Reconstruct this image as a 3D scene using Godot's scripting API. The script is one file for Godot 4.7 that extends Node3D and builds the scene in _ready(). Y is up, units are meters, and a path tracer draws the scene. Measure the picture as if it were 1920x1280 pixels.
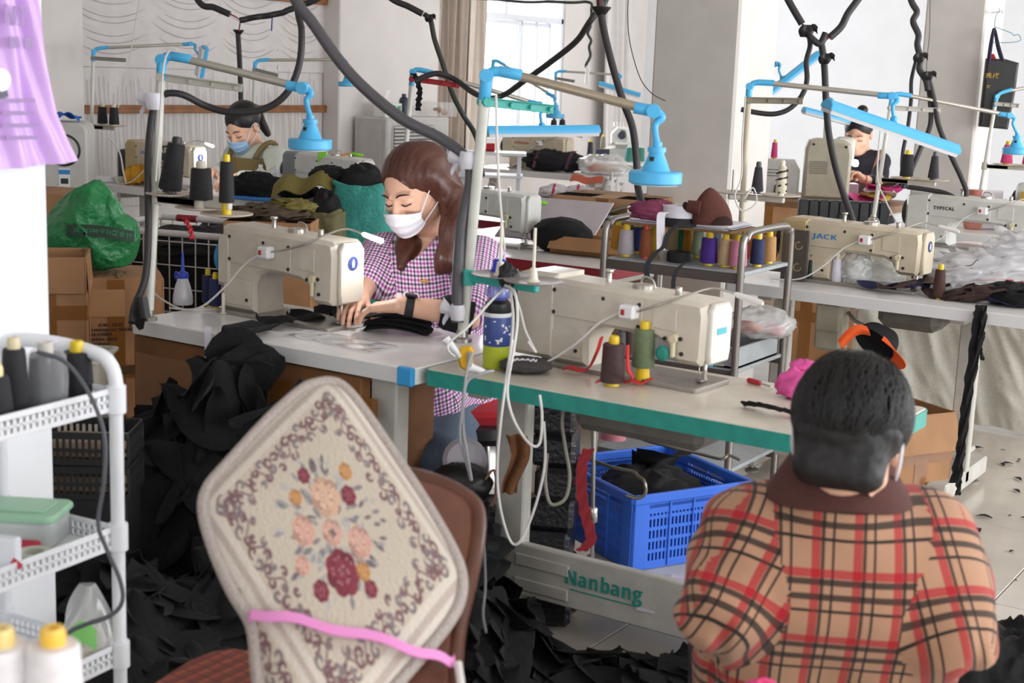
extends Node3D

func _ready() -> void:
	var cam := Camera3D.new()
	cam.name = "camera"
	add_child(cam)
	cam.transform = Transform3D(Basis(Vector3.UP, deg_to_rad(33.0))*Basis(Vector3.RIGHT, deg_to_rad(-10.78))*Basis(Vector3.BACK, deg_to_rad(2.13)), Vector3(0,1.55,0))
	cam.fov = 2.0*rad_to_deg(atan(640.0/2667.0))
	cam.near = 0.05
	cam.far = 100.0
	var at := CameraAttributesPhysical.new()
	at.frustum_focal_length = 50.0
	at.frustum_focus_distance = 5.6
	at.exposure_aperture = 5.6
	at.frustum_near = 0.05
	at.frustum_far = 100.0
	cam.attributes = at
	cam.fov = 2.0*rad_to_deg(atan(640.0/2667.0))
	var we := WorldEnvironment.new()
	we.name = "daylight"
	var env := Environment.new()
	env.background_mode = Environment.BG_COLOR
	env.background_color = Color(0.96,0.98,1.0)
	env.background_energy_multiplier = 3.5
	env.tonemap_mode = Environment.TONE_MAPPER_LINEAR
	env.tonemap_exposure = 0.93
	env.sdfgi_enabled = true
	env.ssao_enabled = true
	env.ssil_enabled = true
	we.environment = env
	add_child(we)
	window_light(Vector3(-7.44,1.75,-11.5),-90.0, Vector2(1.5,1.65),7.0)
	for w in [[0.6,6.0],[-2.6,9.0],[-5.8,13.0],[-9.0,15.0],[-12.0,15.0]]:
		window_light(Vector3(3.44,1.75, w[0]),90.0, Vector2(2.2,1.7), w[1])
	window_light(Vector3(-1.2,1.9,3.44),0.0, Vector2(2.6,1.7),1.2)
	build_room()
	build_tables()
	build_machines()
	build_lamps()
	build_wall_things()
	build_cables()
	build_left()
	build_heap()
	build_chair()
	build_trolley()
	build_clutter()
	build_far()
	build_people()

func window_light(pos: Vector3, yaw: float, size: Vector2, e: float) -> void:
	var l := AreaLight3D.new()
	l.name = numbered("window_daylight")
	add_child(l)
	l.position = pos
	l.rotation_degrees.y = yaw
	l.area_size = size
	l.area_normalize_energy = true
	l.light_energy = e
	l.light_color = Color(0.97,0.985,1.0)
	l.area_range = 30.0
	l.shadow_enabled = true

func build_room() -> void:
	var plaster := worn("plaster", col("e6e0dc"),0.75,0.96,0.35)
	var fresh := worn("plaster_bright", col("f1f3f6"),0.7,0.97,0.3)
	# floor: polished tiles with dark joints
	var tile := mt("floor_tile", col("cfc6ba"),0.12)
	tile.albedo_texture = shared("tilemottle", func(): return noise(0.012,5, Color(0.9,0.9,0.9), Color.WHITE))
	tile.uv1_triplanar = true
	tile.uv1_scale = Vector3.ONE*0.6
	tile.metallic_specular = 0.6
	var fl := shell("floor", G.new().box(v3(-2.2,-0.12,-5.5),v3(12.2,0.22,18.6),0), mt("floor_joint", col("8f877c"),0.6), "beige polished tile floor of the workshop", "floor")
	var slab := G.new().box(v3(0,0,0),v3(0.797,0.014,0.797),0.002).mesh()
	var k := 0
	var rest := G.new()
	for i in range(-10,5):
		for j in range(-18,4):
			var p := v3(i*0.8+0.2,-0.007, j*0.8+0.1)
			if p.x < -7.6 or p.x > 3.2 or p.z < -13.7 or p.z > 3.0: continue
			if p.x > -4.2 and p.x < 0.6 and p.z < -1.2 and p.z > -9:
				part("floor_tile", slab, tile, fl, "", Transform3D(Basis(), p))
			else: rest.box(p, v3(0.797,0.014,0.797),0.002)
	part("floor_tiles_beyond", rest, tile, fl).set_meta("kind", "stuff")
	shell("ceiling", G.new().box(v3(-2.2,3.5,-5.5),v3(12.2,0.2,18.6),0), plaster, "white plaster ceiling above the workshop", "ceiling")
	# left wall with the tall window
	var w := G.new()
	var wall := func(x: float, z0: float, z1: float, y0: float, y1: float): w.box(v3(x, (y0+y1)/2, (z0+z1)/2),v3(0.24, y1-y0, absf(z1-z0)),0)
	wall.call(-7.62,3.6,-10.71,0,3.4)
	wall.call(-7.62,-10.71,-12.3,0,0.915)
	wall.call(-7.62,-10.71,-12.3,2.75,3.4)
	wall.call(-7.62,-12.3,-14.4,0,3.4)
	shell("wall_left", w, plaster, "plain pale plaster wall with the tall bright window", "wall")
	shell("wall_back", G.new().box(v3(-2.2,1.7,-14.12),v3(12.2,3.4,0.24),0), fresh, "bright bluish white wall at the far end", "wall")
	var wr := G.new()
	var zs := [3.6,1.7,-0.5,-1.5,-3.7,-4.7,-6.9,-7.9,-10.1,-10.9,-13.1,-14.4]
	for i in range(0,12,2): wr.box(v3(3.52,1.7, (zs[i]+zs[i+1])/2),v3(0.24,3.4, zs[i]-zs[i+1]),0)
	for i in range(1,10,2):
		wr.box(v3(3.52,0.45, (zs[i]+zs[i+1])/2),v3(0.24,0.9, zs[i]-zs[i+1]),0)
		wr.box(v3(3.52,3.0, (zs[i]+zs[i+1])/2),v3(0.24,0.8, zs[i]-zs[i+1]),0)
	shell("wall_right", wr, plaster, "white plaster wall with a row of windows", "wall")
	var wf := G.new()
	wf.box(v3(-5.3,1.7,3.52),v3(5.6,3.4,0.24),0).box(v3(1.85,1.7,3.52),v3(3.5,3.4,0.24),0)
	wf.box(v3(-1.2,0.5,3.52),v3(2.6,1.0,0.24),0).box(v3(-1.2,3.1,3.52),v3(2.6,0.6,0.24),0)
	shell("wall_front", wf, plaster, "white plaster wall behind the camera with one window", "wall")
	# columns
	var p: Vector3 = v3(-2.79,1.423,-6.1)
	var q: Vector3 = v3(-3.227,1.404,-6.1)
	var cw := p.x-q.x
	shell("wall_column", G.new().box(v3(p.x-cw/2,1.7,-6.1-0.22),v3(cw, 3.4,0.44),0.012), worn("column_paint", col("dcd7d1"),0.8,0.95,0.8), "square plaster column with chipped paint in the middle of the room", "column")
	p = v3(-2.381,1.594,-8.6)
	q = v3(-2.738,1.582,-8.6)
	cw = p.x-q.x
	shell("wall_column", G.new().box(v3(p.x-cw/2,1.7,-8.6-0.2),v3(cw, 3.4,0.4),0.012), mats["column_paint"], "square plaster column behind the hanging black cables", "column")
	shell("wall_column", G.new().box(v3(-2.412-0.3,1.7,-1.939+0.3),v3(0.6,3.4,0.6),0.012), fresh, "bright white square column behind the white shelf cart", "column")
	# wall pilasters on the left wall
	shell("wall_pilaster", G.new().box(v3(-7.41,1.7,-5.2),v3(0.2,3.4,1.94),0.01), plaster, "plaster pilaster left of the quilted wall panels", "wall")
	shell("wall_pilaster", G.new().box(v3(-7.41,1.7,-9.31),v3(0.19,3.4,1.3),0.01), plaster, "plaster pilaster between the quilted panels and the curtain", "wall")

func steel() -> StandardMaterial3D: return worn("grey_paint", col("c9c6bd"),0.45,0.88,1.5)
func chrome() -> StandardMaterial3D: return mt("chrome", col("b9b4ac"),0.28,0.85)
func dark() -> StandardMaterial3D: return mt("black_plastic", col("1b1b1d"),0.45)
func black_cloth() -> StandardMaterial3D:
	var m := worn("black_cloth", col("121214"),0.95,0.7,6.0,0.03,0.0,0.15)
	m.rim_enabled = true
	m.rim = 0.06
	return m

# industrial sewing table: top with an edge band on a steel stand; x from x0 to x1, z from z0 (near) to z1 (far)
func table(called: String, label: String, x0: float, x1: float, z0: float, z1: float, top: Material, edge: Material, bar_z: float, legs := [], bar := true, h := 0.78, lw := 0.075) -> Node3D:
	var cx := (x0+x1)/2
	var cz := (z0+z1)/2
	var t := thing(called, label, "sewing table", v3(cx, 0, cz))
	var w := x1-x0
	var d := absf(z0-z1)
	part("tabletop", G.new().prism(rrect(w-0.006, d-0.006,0.02),0,0.044,0.003, T(v3(0, h-0.044,0),0,-90)), top, t)
	var band := G.new()
	var o := rrect(w, d, 0.023)
	var inn := rrect(w-0.007, d-0.007,0.02)
	for i in o.size():
		var j := (i+1) % o.size()
		var a := v3(o[i].x, h-0.043, o[i].y)
		var b := v3(o[j].x, h-0.043, o[j].y)
		var up := Vector3.UP*0.041
		var out := v3(a.x+b.x, 0, a.z+b.z)
		band.quad(a, b, b+up, a+up, out)
		band.quad(a+up, b+up, v3(inn[j].x, h-0.002, inn[j].y),v3(inn[i].x, h-0.002, inn[i].y), Vector3.UP)
		band.quad(a, b, v3(inn[j].x, h-0.043, inn[j].y),v3(inn[i].x, h-0.043, inn[i].y), Vector3.DOWN)
	part("edge_band", band, edge, t)
	var bz := bar_z-cz
	for x in legs:
		var l := G.new()
		l.box(v3(x-cx, h/2-0.0, bz),v3(lw, h-0.1,0.045),0.005)
		l.box(v3(x-cx, h-0.065, bz),v3(0.06,0.04, d*0.8),0.004)
		var lg := part("leg", l, steel(), t)
		part("foot", G.new().box(v3(x-cx, 0.065, bz),v3(0.075,0.07,0.56),0.006), steel(), t)
		for s in [-1,1]:
			part("levelling_pad", G.new().lathe([v2(0,0),v2(0.026,0),v2(0.028,0.006),v2(0.01,0.014),v2(0.007,0.03),v2(0,0.03)],12, T(v3(x-cx, 0, bz+s*0.22))), chrome(), lg)
	if bar and legs.size() > 1:
		var a: float = legs[0]-cx
		var b: float = legs[-1]-cx
		var g := G.new().box(v3((a+b)/2,0.185, bz+0.01),v3(b-a, 0.15,0.03),0.004)
		for q in [-1,1]:
			for y in [0.145,0.215]: g.box(v3((a+b)/2+q*(b-a)*0.36, y, bz+0.027),v3((b-a)*0.2,0.035,0.006),0.003)
		part("crossbar", g, steel(), t)
	return t

# the drive, knee lever, rods and treadle that hang under a tabletop
func under(t: Node3D, x: float, z: float, motor := true) -> void:
	var g := G.new()
	g.box(v3(x, 0.69, z),v3(0.24,0.09,0.18),0.03).box(v3(x, 0.728, z),v3(0.5,0.014,0.2),0.004)
	part("oil_pan", g, worn("pan_grey", col("77736c"),0.5,0.85,2.0), t)
	if motor:
		part("control_box", G.new().box(v3(x-0.3,0.63, z+0.06),v3(0.11,0.2,0.09),0.012).box(v3(x-0.3,0.66, z+0.11),v3(0.09,0.1,0.012),0.003), worn("box_beige", col("bdb69f"),0.5,0.9,2.0), t)
	part("knee_lever", G.new().tube(curve([v3(x-0.24,0.68, z+0.05),v3(x-0.2,0.66, z+0.09),v3(x-0.15,0.64, z+0.1),v3(x-0.14,0.58, z+0.1)]),0.008,8), chrome(), t)
	part("treadle_rod", G.new().cyl(v3(x-0.1,0.17, z-0.1),v3(x-0.13,0.6, z+0.02),0.006,8), chrome(), t)
	part("treadle", G.new().box(v3(x, 0.16, z-0.16),v3(0.42,0.02,0.2),0.006), steel(), t)

func build_tables() -> void:
	var white_top := worn("white_laminate", col("f2f0ef"),0.22,0.95,1.2)
	var cream_top := worn("cream_laminate", col("dcd4c4"),0.3,0.92,1.2)
	var white_edge := mt("white_edge", col("dfdedd"),0.4)
	var teal := worn("teal_edge", col("2a9d8f"),0.4,0.88,3.0)
	# woman's table on the left, its front closed with cardboard
	var t1 := table("sewing_table", "white worn sewing table with cardboard taped across its front", -3.24,-2.175,-2.885,-3.42, white_top, white_edge, -3.2,[-2.43])
	part("end_cap", G.new().box(v3(0.505,0.757,0.262),v3(0.05,0.05,0.02),0.004), mt("sky_blue", col("3c9fdc"),0.4), t1, "bright blue taped corner")
	var t2 := table("sewing_table", "cream sewing table with teal edge and lettered steel crossbar", -2.165,-0.985,-2.914,-3.40, cream_top, teal, -3.22,[-2.07,-1.2], true, 0.78,0.1)
	part("oil_pan", G.new().box(v3(-0.02,0.7,0.03),v3(0.36,0.075,0.2),0.02), worn("pan_grey", col("77736c"),0.5,0.85,2.0), t2)
	part("treadle_rod", G.new().cyl(v3(-0.26,0.16,-0.12),v3(-0.28,0.66,-0.12),0.006,8).cyl(v3(-0.265,0.34,-0.12),v3(-0.267,0.38,-0.12),0.012,8), chrome(), t2)
	part("shelf_board", G.new().box(v3(0.0,0.15,-0.3),v3(0.8,0.016,0.42),0.003), steel(), t2)
	var nb := text("Nanbang", 0.056,0.002)
	part("lettering", nb, mt("teal_print", col("2b8f82"),0.5), t2, "teal printed maker lettering", T(v3(-0.18,0.2,-3.22+3.157+0.028)))
	part("underline", G.new().box(v3(-0.18,0.166,-3.22+3.157+0.026),v3(0.2,0.003,0.002),0.0), mats["teal_print"], t2)
	var t3 := table("sewing_table", "white sewing table with black trimmings hanging over its edge", -2.3,-0.55,-5.03,-5.56, white_top, white_edge, -5.42,[-2.2,-1.44])
	under(t3,-0.2,0.0)
	var t4 := table("sewing_table", "white sewing table behind the hanging grey tarpaulin", -2.35,-0.6,-6.75,-7.3, white_top, white_edge, -7.0,[-2.25,-0.75])
	under(t4,0.1,0.0, false)
	var t5 := table("sewing_table", "far white sewing table of the woman in the olive apron", -6.95,-4.9,-5.9,-6.42, white_top, white_edge, -6.2,[-6.8,-5.1])
	under(t5,0.3,0.0, false)
	var red := mt("red_edge", col("8e2230"),0.45)
	table("sewing_table", "far white table with red edge behind the sacks", -4.85,-3.6,-6.1,-6.6, white_top, red, -6.35,[-4.7,-3.75])
	table("sewing_table", "white table with dark red edge under the cardboard box", -3.95,-2.75,-4.95,-5.98, white_top, red, -5.5,[-3.85,-2.85])
	table("sewing_table", "grey legged table under the window holding dark garments", -6.6,-5.3,-9.4,-9.95, white_top, white_edge, -9.65,[-6.5,-5.45])
	table("sewing_table", "farthest white sewing table by the end of the window curtain", -6.65,-4.7,-10.98,-11.6, white_top, white_edge, -11.3,[-6.55,-4.8])
	table("sewing_table", "white sewing table at the right edge under the pink cones", -2.6,-0.9,-7.72,-8.28, white_top, white_edge, -8.0,[-2.5,-1.0])
	table("sewing_table", "brown topped table of the woman in the dark top", -4.55,-2.95,-8.75,-9.55, worn("brown_top", col("9a7350"),0.5,0.85,2.0), worn("brown_top", col("9a7350"),0.5,0.85,2.0),-9.2,[-4.5,-3.1])

# lockstitch machine seen from behind: needle at +x, handwheel at -x, the bed flush with the tabletop
func machine(called: String, label: String, pos: Vector3, yaw: float, body: Material, o := {}) -> Node3D:
	var t := thing(called, label, "sewing machine", pos, yaw, o.get("group", ""))
	var L: float = o.get("L", 0.25)
	var H: float = o.get("H", 0.24)
	var d := 0.066
	part("bed", G.new().prism(rrect(L*2.0,0.178,0.012),0,0.012,0.002, T(v3(0,0.0,0),0,-90)), worn("bed_steel", col("a7a29a"),0.35,0.9,3.0,0.02,0.5), t)
	# column, arm and head in one casting
	var prof := [v2(-L, 0.01),v2(-L+0.155,0.01),v2(-L+0.15, H*0.36),v2(-L+0.165, H*0.47),v2(-L+0.2, H*0.53),v2(L-0.14, H*0.5),v2(L-0.11, H*0.45),v2(L-0.088, H*0.3),v2(L-0.075, H*0.27),v2(L-0.012, H*0.27),v2(L-0.002, H*0.34),v2(L, H*0.8),v2(L-0.006, H*0.92),v2(L-0.02, H*0.955),v2(-L+0.02, H),v2(-L+0.004, H*0.97)]
	part("arm_casting", G.new().prism(prof, -d, d, 0.012), body, t)
	# shaped face plate on the needle end
	var fp := [v2(-0.045, H*0.29),v2(0.045, H*0.29),v2(0.052, H*0.4),v2(0.052, H*0.86),v2(0.035, H*0.94),v2(-0.035, H*0.94),v2(-0.052, H*0.86),v2(-0.052, H*0.4)]
	part("face_plate", G.new().prism(fp, L-0.004, L+0.012,0.004, T(Vector3.ZERO, 90)), o.get("face", body), t)
	# drive housing behind the column
	var mw: float = o.get("mw", 0.07)
	var mh: float = o.get("mh", 1.0)
	var m0: float = o.get("m0", 0.3)*H if not o.get("box", false) else 0.015
	part("motor_housing", G.new().prism([v2(-L-mw, m0),v2(-L+0.05, m0),v2(-L+0.05, H*mh),v2(-L-mw+0.035, H*mh),v2(-L-mw+0.012, H*(mh-0.03)),v2(-L-mw, H*(mh-0.1))],-d-0.004, d+0.006,0.012), o.get("motor", body), t)
	part("handwheel", G.new().lathe([v2(0,0),v2(0.05,0),v2(0.062,0.006),v2(0.062,0.022),v2(0.05,0.028),v2(0.02,0.024),v2(0,0.024)],20, T(v3(-L-mw+0.002, H*0.6,0),0,0,90)), o.get("wheel", dark()), t)
	# back covers with screws
	var cov := G.new().prism([v2(-L+0.03, H*0.58),v2(L*0.28, H*0.56),v2(L*0.28, H*0.88),v2(-L+0.03, H*0.92)], d, d+0.004,0.0015)
	cov.prism([v2(L*0.4, H*0.62),v2(L*0.68, H*0.6),v2(L*0.68, H*0.85),v2(L*0.4, H*0.86)], d, d+0.003,0.0015)
	cov.prism([v2(-L+0.02,0.03),v2(-L+0.135,0.03),v2(-L+0.135, H*0.4),v2(-L+0.02, H*0.42)], d, d+0.003,0.0015)
	part("side_cover", cov, body, t)
	for s in [[-L+0.045, H*0.87],[-L*0.2, H*0.85],[L*0.24, H*0.84],[-L+0.045, H*0.62],[L*0.24, H*0.6],[L*0.66, H*0.47],[L*0.76, H*0.38],[L*0.56, H*0.52],[-L+0.12,0.05],[L*0.74, H*0.54]]:
		part("screw", G.new().lathe([v2(0,0),v2(0.0055,0),v2(0.0055,0.004),v2(0.003,0.0055),v2(0,0.0045)],8, T(v3(s[0], s[1], d+0.002),0,90)), dark(), t)
	part("lifting_lever", G.new().box(v3(L*0.68, H*0.45, d+0.012),v3(0.014,0.055,0.01),0.004, T(Vector3.ZERO, 0,0,0)).cyl(v3(L*0.68, H*0.54, d),v3(L*0.68, H*0.54, d+0.018),0.011,10), o.get("lever", mt("cream_plastic", col("d8cfae"),0.45)), t)
	# top fittings: thread guide posts, oil window, lid
	var tp := G.new()
	var post := G.new()
	var lid := G.new()
	post.cyl(v3(-L*0.35, H*0.96,-0.01),v3(-L*0.35, H+0.022,-0.01),0.007,10).cyl(v3(-L*0.35, H+0.022,-0.01),v3(-L*0.35, H+0.03,-0.01),0.012,10)
	lid.cyl(v3(L*0.1, H*0.95,0),v3(L*0.1, H+0.005,0),0.028,14)
	part("thread_post", G.new().cyl(v3(L*0.55, H*0.95,0.01),v3(L*0.55, H+0.012,0.01),0.009,10), chrome(), t)
	part("thread_post", post, chrome(), t)
	part("oil_lid", lid, chrome(), t)
	tp.tube(curve([v3(L*0.02, H, -0.02),v3(L*0.05, H+0.02,-0.02),v3(L*0.16, H+0.016,-0.02),v3(L*0.2, H-0.005,-0.02)],4),0.003,6)
	part("thread_guide", tp, chrome(), t)
	# needle end
	var nd := G.new().cyl(v3(L-0.045,0.05,0),v3(L-0.045, H*0.3,0),0.0045,8).cyl(v3(L-0.045,0.012,0),v3(L-0.045,0.05,0),0.0014,6).cyl(v3(L-0.026,0.035,0.004),v3(L-0.026, H*0.3,0.004),0.0055,8)
	part("needle_bar", nd, chrome(), t)
	part("presser_foot", G.new().box(v3(L-0.035,0.018,0.004),v3(0.022,0.008,0.034),0.003).box(v3(L-0.026,0.032,0.004),v3(0.012,0.026,0.012),0.003), chrome(), t)
	part("take_up", G.new().tube(curve([v3(L-0.05, H*0.72,-d),v3(L-0.05, H*0.76,-d-0.018),v3(L-0.03, H*0.8,-d-0.02)],4),0.003,6), chrome(), t)
	if o.has("logo"):
		part("lettering", text(o.logo, o.get("logo_size", 0.05),0.0012), o.logo_mat, t, "printed maker lettering", Transform3D(Basis().scaled(v3(1, o.get("logo_y", 0.6),1)),v3(o.get("logo_x", -L*0.52), H*0.74, d+0.0045)))
	if o.get("badge", false):
		part("badge", G.new().lathe([v2(0,0),v2(0.02,0),v2(0.021,0.002),v2(0,0.002)],20, T(v3(L+0.012, H*0.72,0),0,0,-90)), mt("badge_blue", col("26356f"),0.4), t, "round blue badge")
		part("badge_figure", G.new().prism([v2(-0.004,-0.012),v2(0.004,-0.012),v2(0.006,0.0),v2(0.002,0.012),v2(-0.002,0.012),v2(-0.006,0.0)], L+0.013, L+0.0155,0.0005, T(v3(0, H*0.72,0),90)), mt("white_print", col("e8e8ea"),0.5), t)
	# clip-on work lamp: switch box, cable, neck and glowing stick
	if o.get("lamp", false):
		var sx: float = o.get("switch_x", L*0.16)
		var sb := part("lamp_switch_box", G.new().box(v3(sx, H*0.76, d+0.02),v3(0.046,0.036,0.034),0.005), mt("white_plastic", col("ececec"),0.35), t)
		part("rocker", G.new().box(v3(sx-0.008, H*0.76, d+0.038),v3(0.011,0.015,0.004),0.0015), mt("red_rocker", col("b02a2a"),0.3), sb, "dark red rocker switch")
		part("lamp_neck", G.new().tube(curve([v3(sx+0.02, H*0.77, d+0.02),v3(L*0.5, H*0.88, d+0.018),v3(L*0.75, H*1.01, d*0.6),v3(L*0.92, H*1.08,0.0),v3(L+0.03, H*1.04,-0.02)],5),0.0032,6), chrome(), t)
		var e := v3(L+0.03, H*1.04,-0.02)
		part("work_lamp", G.new().tube([e, e+v3(0.008,-0.002,0), e+v3(0.075,-0.014,0.0), e+v3(0.08,-0.015,0)],[0.004,0.0075,0.0085,0.005],8), glow("lamp_stick_lit", col("ffffff"),2.2) if o.get("glow", 0.2) > 1.0 else mt("lamp_stick", col("e8e6e0"),0.35), t)
		if o.get("glow", 0.2) > 1.0:
			var ol := OmniLight3D.new()
			ol.name = "lamp_light"
			t.add_child(ol, true)
			ol.position = e+v3(0.05,-0.03,0)
			ol.light_energy = 0.035
			ol.light_size = 0.02
			ol.omni_range = 20.0
			ol.shadow_enabled = true
		part("lamp_cable", G.new().tube(curve([v3(sx-0.02, H*0.74, d+0.02),v3(sx-0.08, H*0.6, d+0.03),v3(sx-0.14, H*0.32, d+0.06),v3(sx-0.22,0.02, d+0.09),v3(sx-0.34,0.006, d+0.1)],6),0.0032,6), mt("white_cable", col("dcdad6"),0.5), t)
	return t

func build_machines() -> void:
	var cream := worn("cream_enamel", col("d9d0c0"),0.35,0.93,2.0)
	var ivory := worn("ivory_enamel", col("d6c9b0"),0.35,0.93,2.0)
	var pale := worn("pale_enamel", col("d6d6d0"),0.35,0.94,2.0)
	var blue := mt("wheel_blue", col("2e86b8"),0.4)
	var y := 0.78
	machine("sewing_machine", "cream sewing machine with round blue badge in front of the masked woman", v3(-2.9, y, -3.22),-3, cream, {"badge": true, "lamp": true, "wheel": blue, "L": 0.24, "H": 0.275, "mw": 0.015, "mh": 0.9, "switch_x": -0.02, "glow": 2.2})
	var m2 := machine("sewing_machine", "cream sewing machine with square drive housing on the teal edged table", v3(-1.73, y, -3.24),-4, cream, {"box": true, "mw": 0.085, "mh": 1.05, "lamp": true, "face": mt("white_face", col("d9d5cb"),0.4), "L": 0.25, "H": 0.235, "glow": 0.15})
	part("tension_dial", G.new().lathe([v2(0,0),v2(0.018,0),v2(0.02,0.008),v2(0.012,0.014),v2(0,0.014)],16, T(v3(0.14,0.085,0.07),0,90)), mt("teal_print", col("2b8f82"),0.5), m2, "teal round dial")
	part("face_sticker", G.new().box(v3(0.263,0.15,0.0),v3(0.002,0.016,0.045),0.0), mt("cyan_sticker", col("45aebd"),0.4), m2, "small cyan sticker")
	machine("sewing_machine", "ivory sewing machine lettered JACK beside the white bagged cones", v3(-1.86, y, -5.33),-2, ivory, {"logo": "JACK", "logo_mat": mt("jack_blue", col("2f7fc0"),0.4), "logo_size": 0.044, "logo_x": -0.13, "badge": true, "lamp": true, "motor": worn("ochre_enamel", col("cbb487"),0.4,0.92,2.0), "L": 0.25, "H": 0.245, "glow": 0.2})
	machine("sewing_machine", "pale grey sewing machine lettered TYPICAL behind the plastic bags", v3(-1.88, y, -7.0),-2, pale, {"logo": "TYPICAL", "logo_mat": dark(), "logo_size": 0.027, "logo_y": 0.85, "logo_x": -0.15, "lamp": true, "L": 0.27, "H": 0.255, "glow": 0.15})
	machine("sewing_machine", "pale grey sewing machine cut by the right edge of the photo", v3(-1.62, y, -8.0),-2, pale, {"logo": "TYPICAL", "logo_mat": dark(), "logo_size": 0.034, "logo_x": -0.1, "L": 0.26, "H": 0.28})
	machine("sewing_machine", "far ivory sewing machine in front of the woman in the olive apron", v3(-6.48, y, -6.1),-4, ivory, {"logo": "JACK", "logo_mat": mats["jack_blue"], "logo_size": 0.04, "motor": mats["ochre_enamel"], "L": 0.27, "H": 0.27, "badge": true, "lamp": true, "glow": 1.5, "face": mats["white_face"]})
	machine("sewing_machine", "far white sewing machine with a lime green lamp clip behind the olive apron woman", v3(-5.28, y, -6.2),-4, pale, {"L": 0.27, "H": 0.27, "box": true, "motor": mt("motor_grey", col("7d7f82"),0.4)})
	machine("sewing_machine", "white sewing machine with red lettering half hidden behind the long haired woman", v3(-3.62, y, -5.3),-3, pale, {"logo": "JUICE", "logo_mat": mt("red_print", col("b0303a"),0.4), "logo_size": 0.045, "logo_x": -0.04, "L": 0.27, "H": 0.25})
	machine("sewing_machine", "cream sewing machine lettered in red below the hanging tube lamp", v3(-6.06, y, -9.65),-3, ivory, {"logo": "SINGER", "logo_mat": mats["red_print"], "logo_size": 0.04, "L": 0.27, "H": 0.28, "lamp": true})

func sky() -> StandardMaterial3D: return mt("lamp_blue", col("4fb4e6"),0.38)
func pipe() -> StandardMaterial3D: return mt("pipe_grey", col("b8b2a6"),0.32,0.6)

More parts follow.
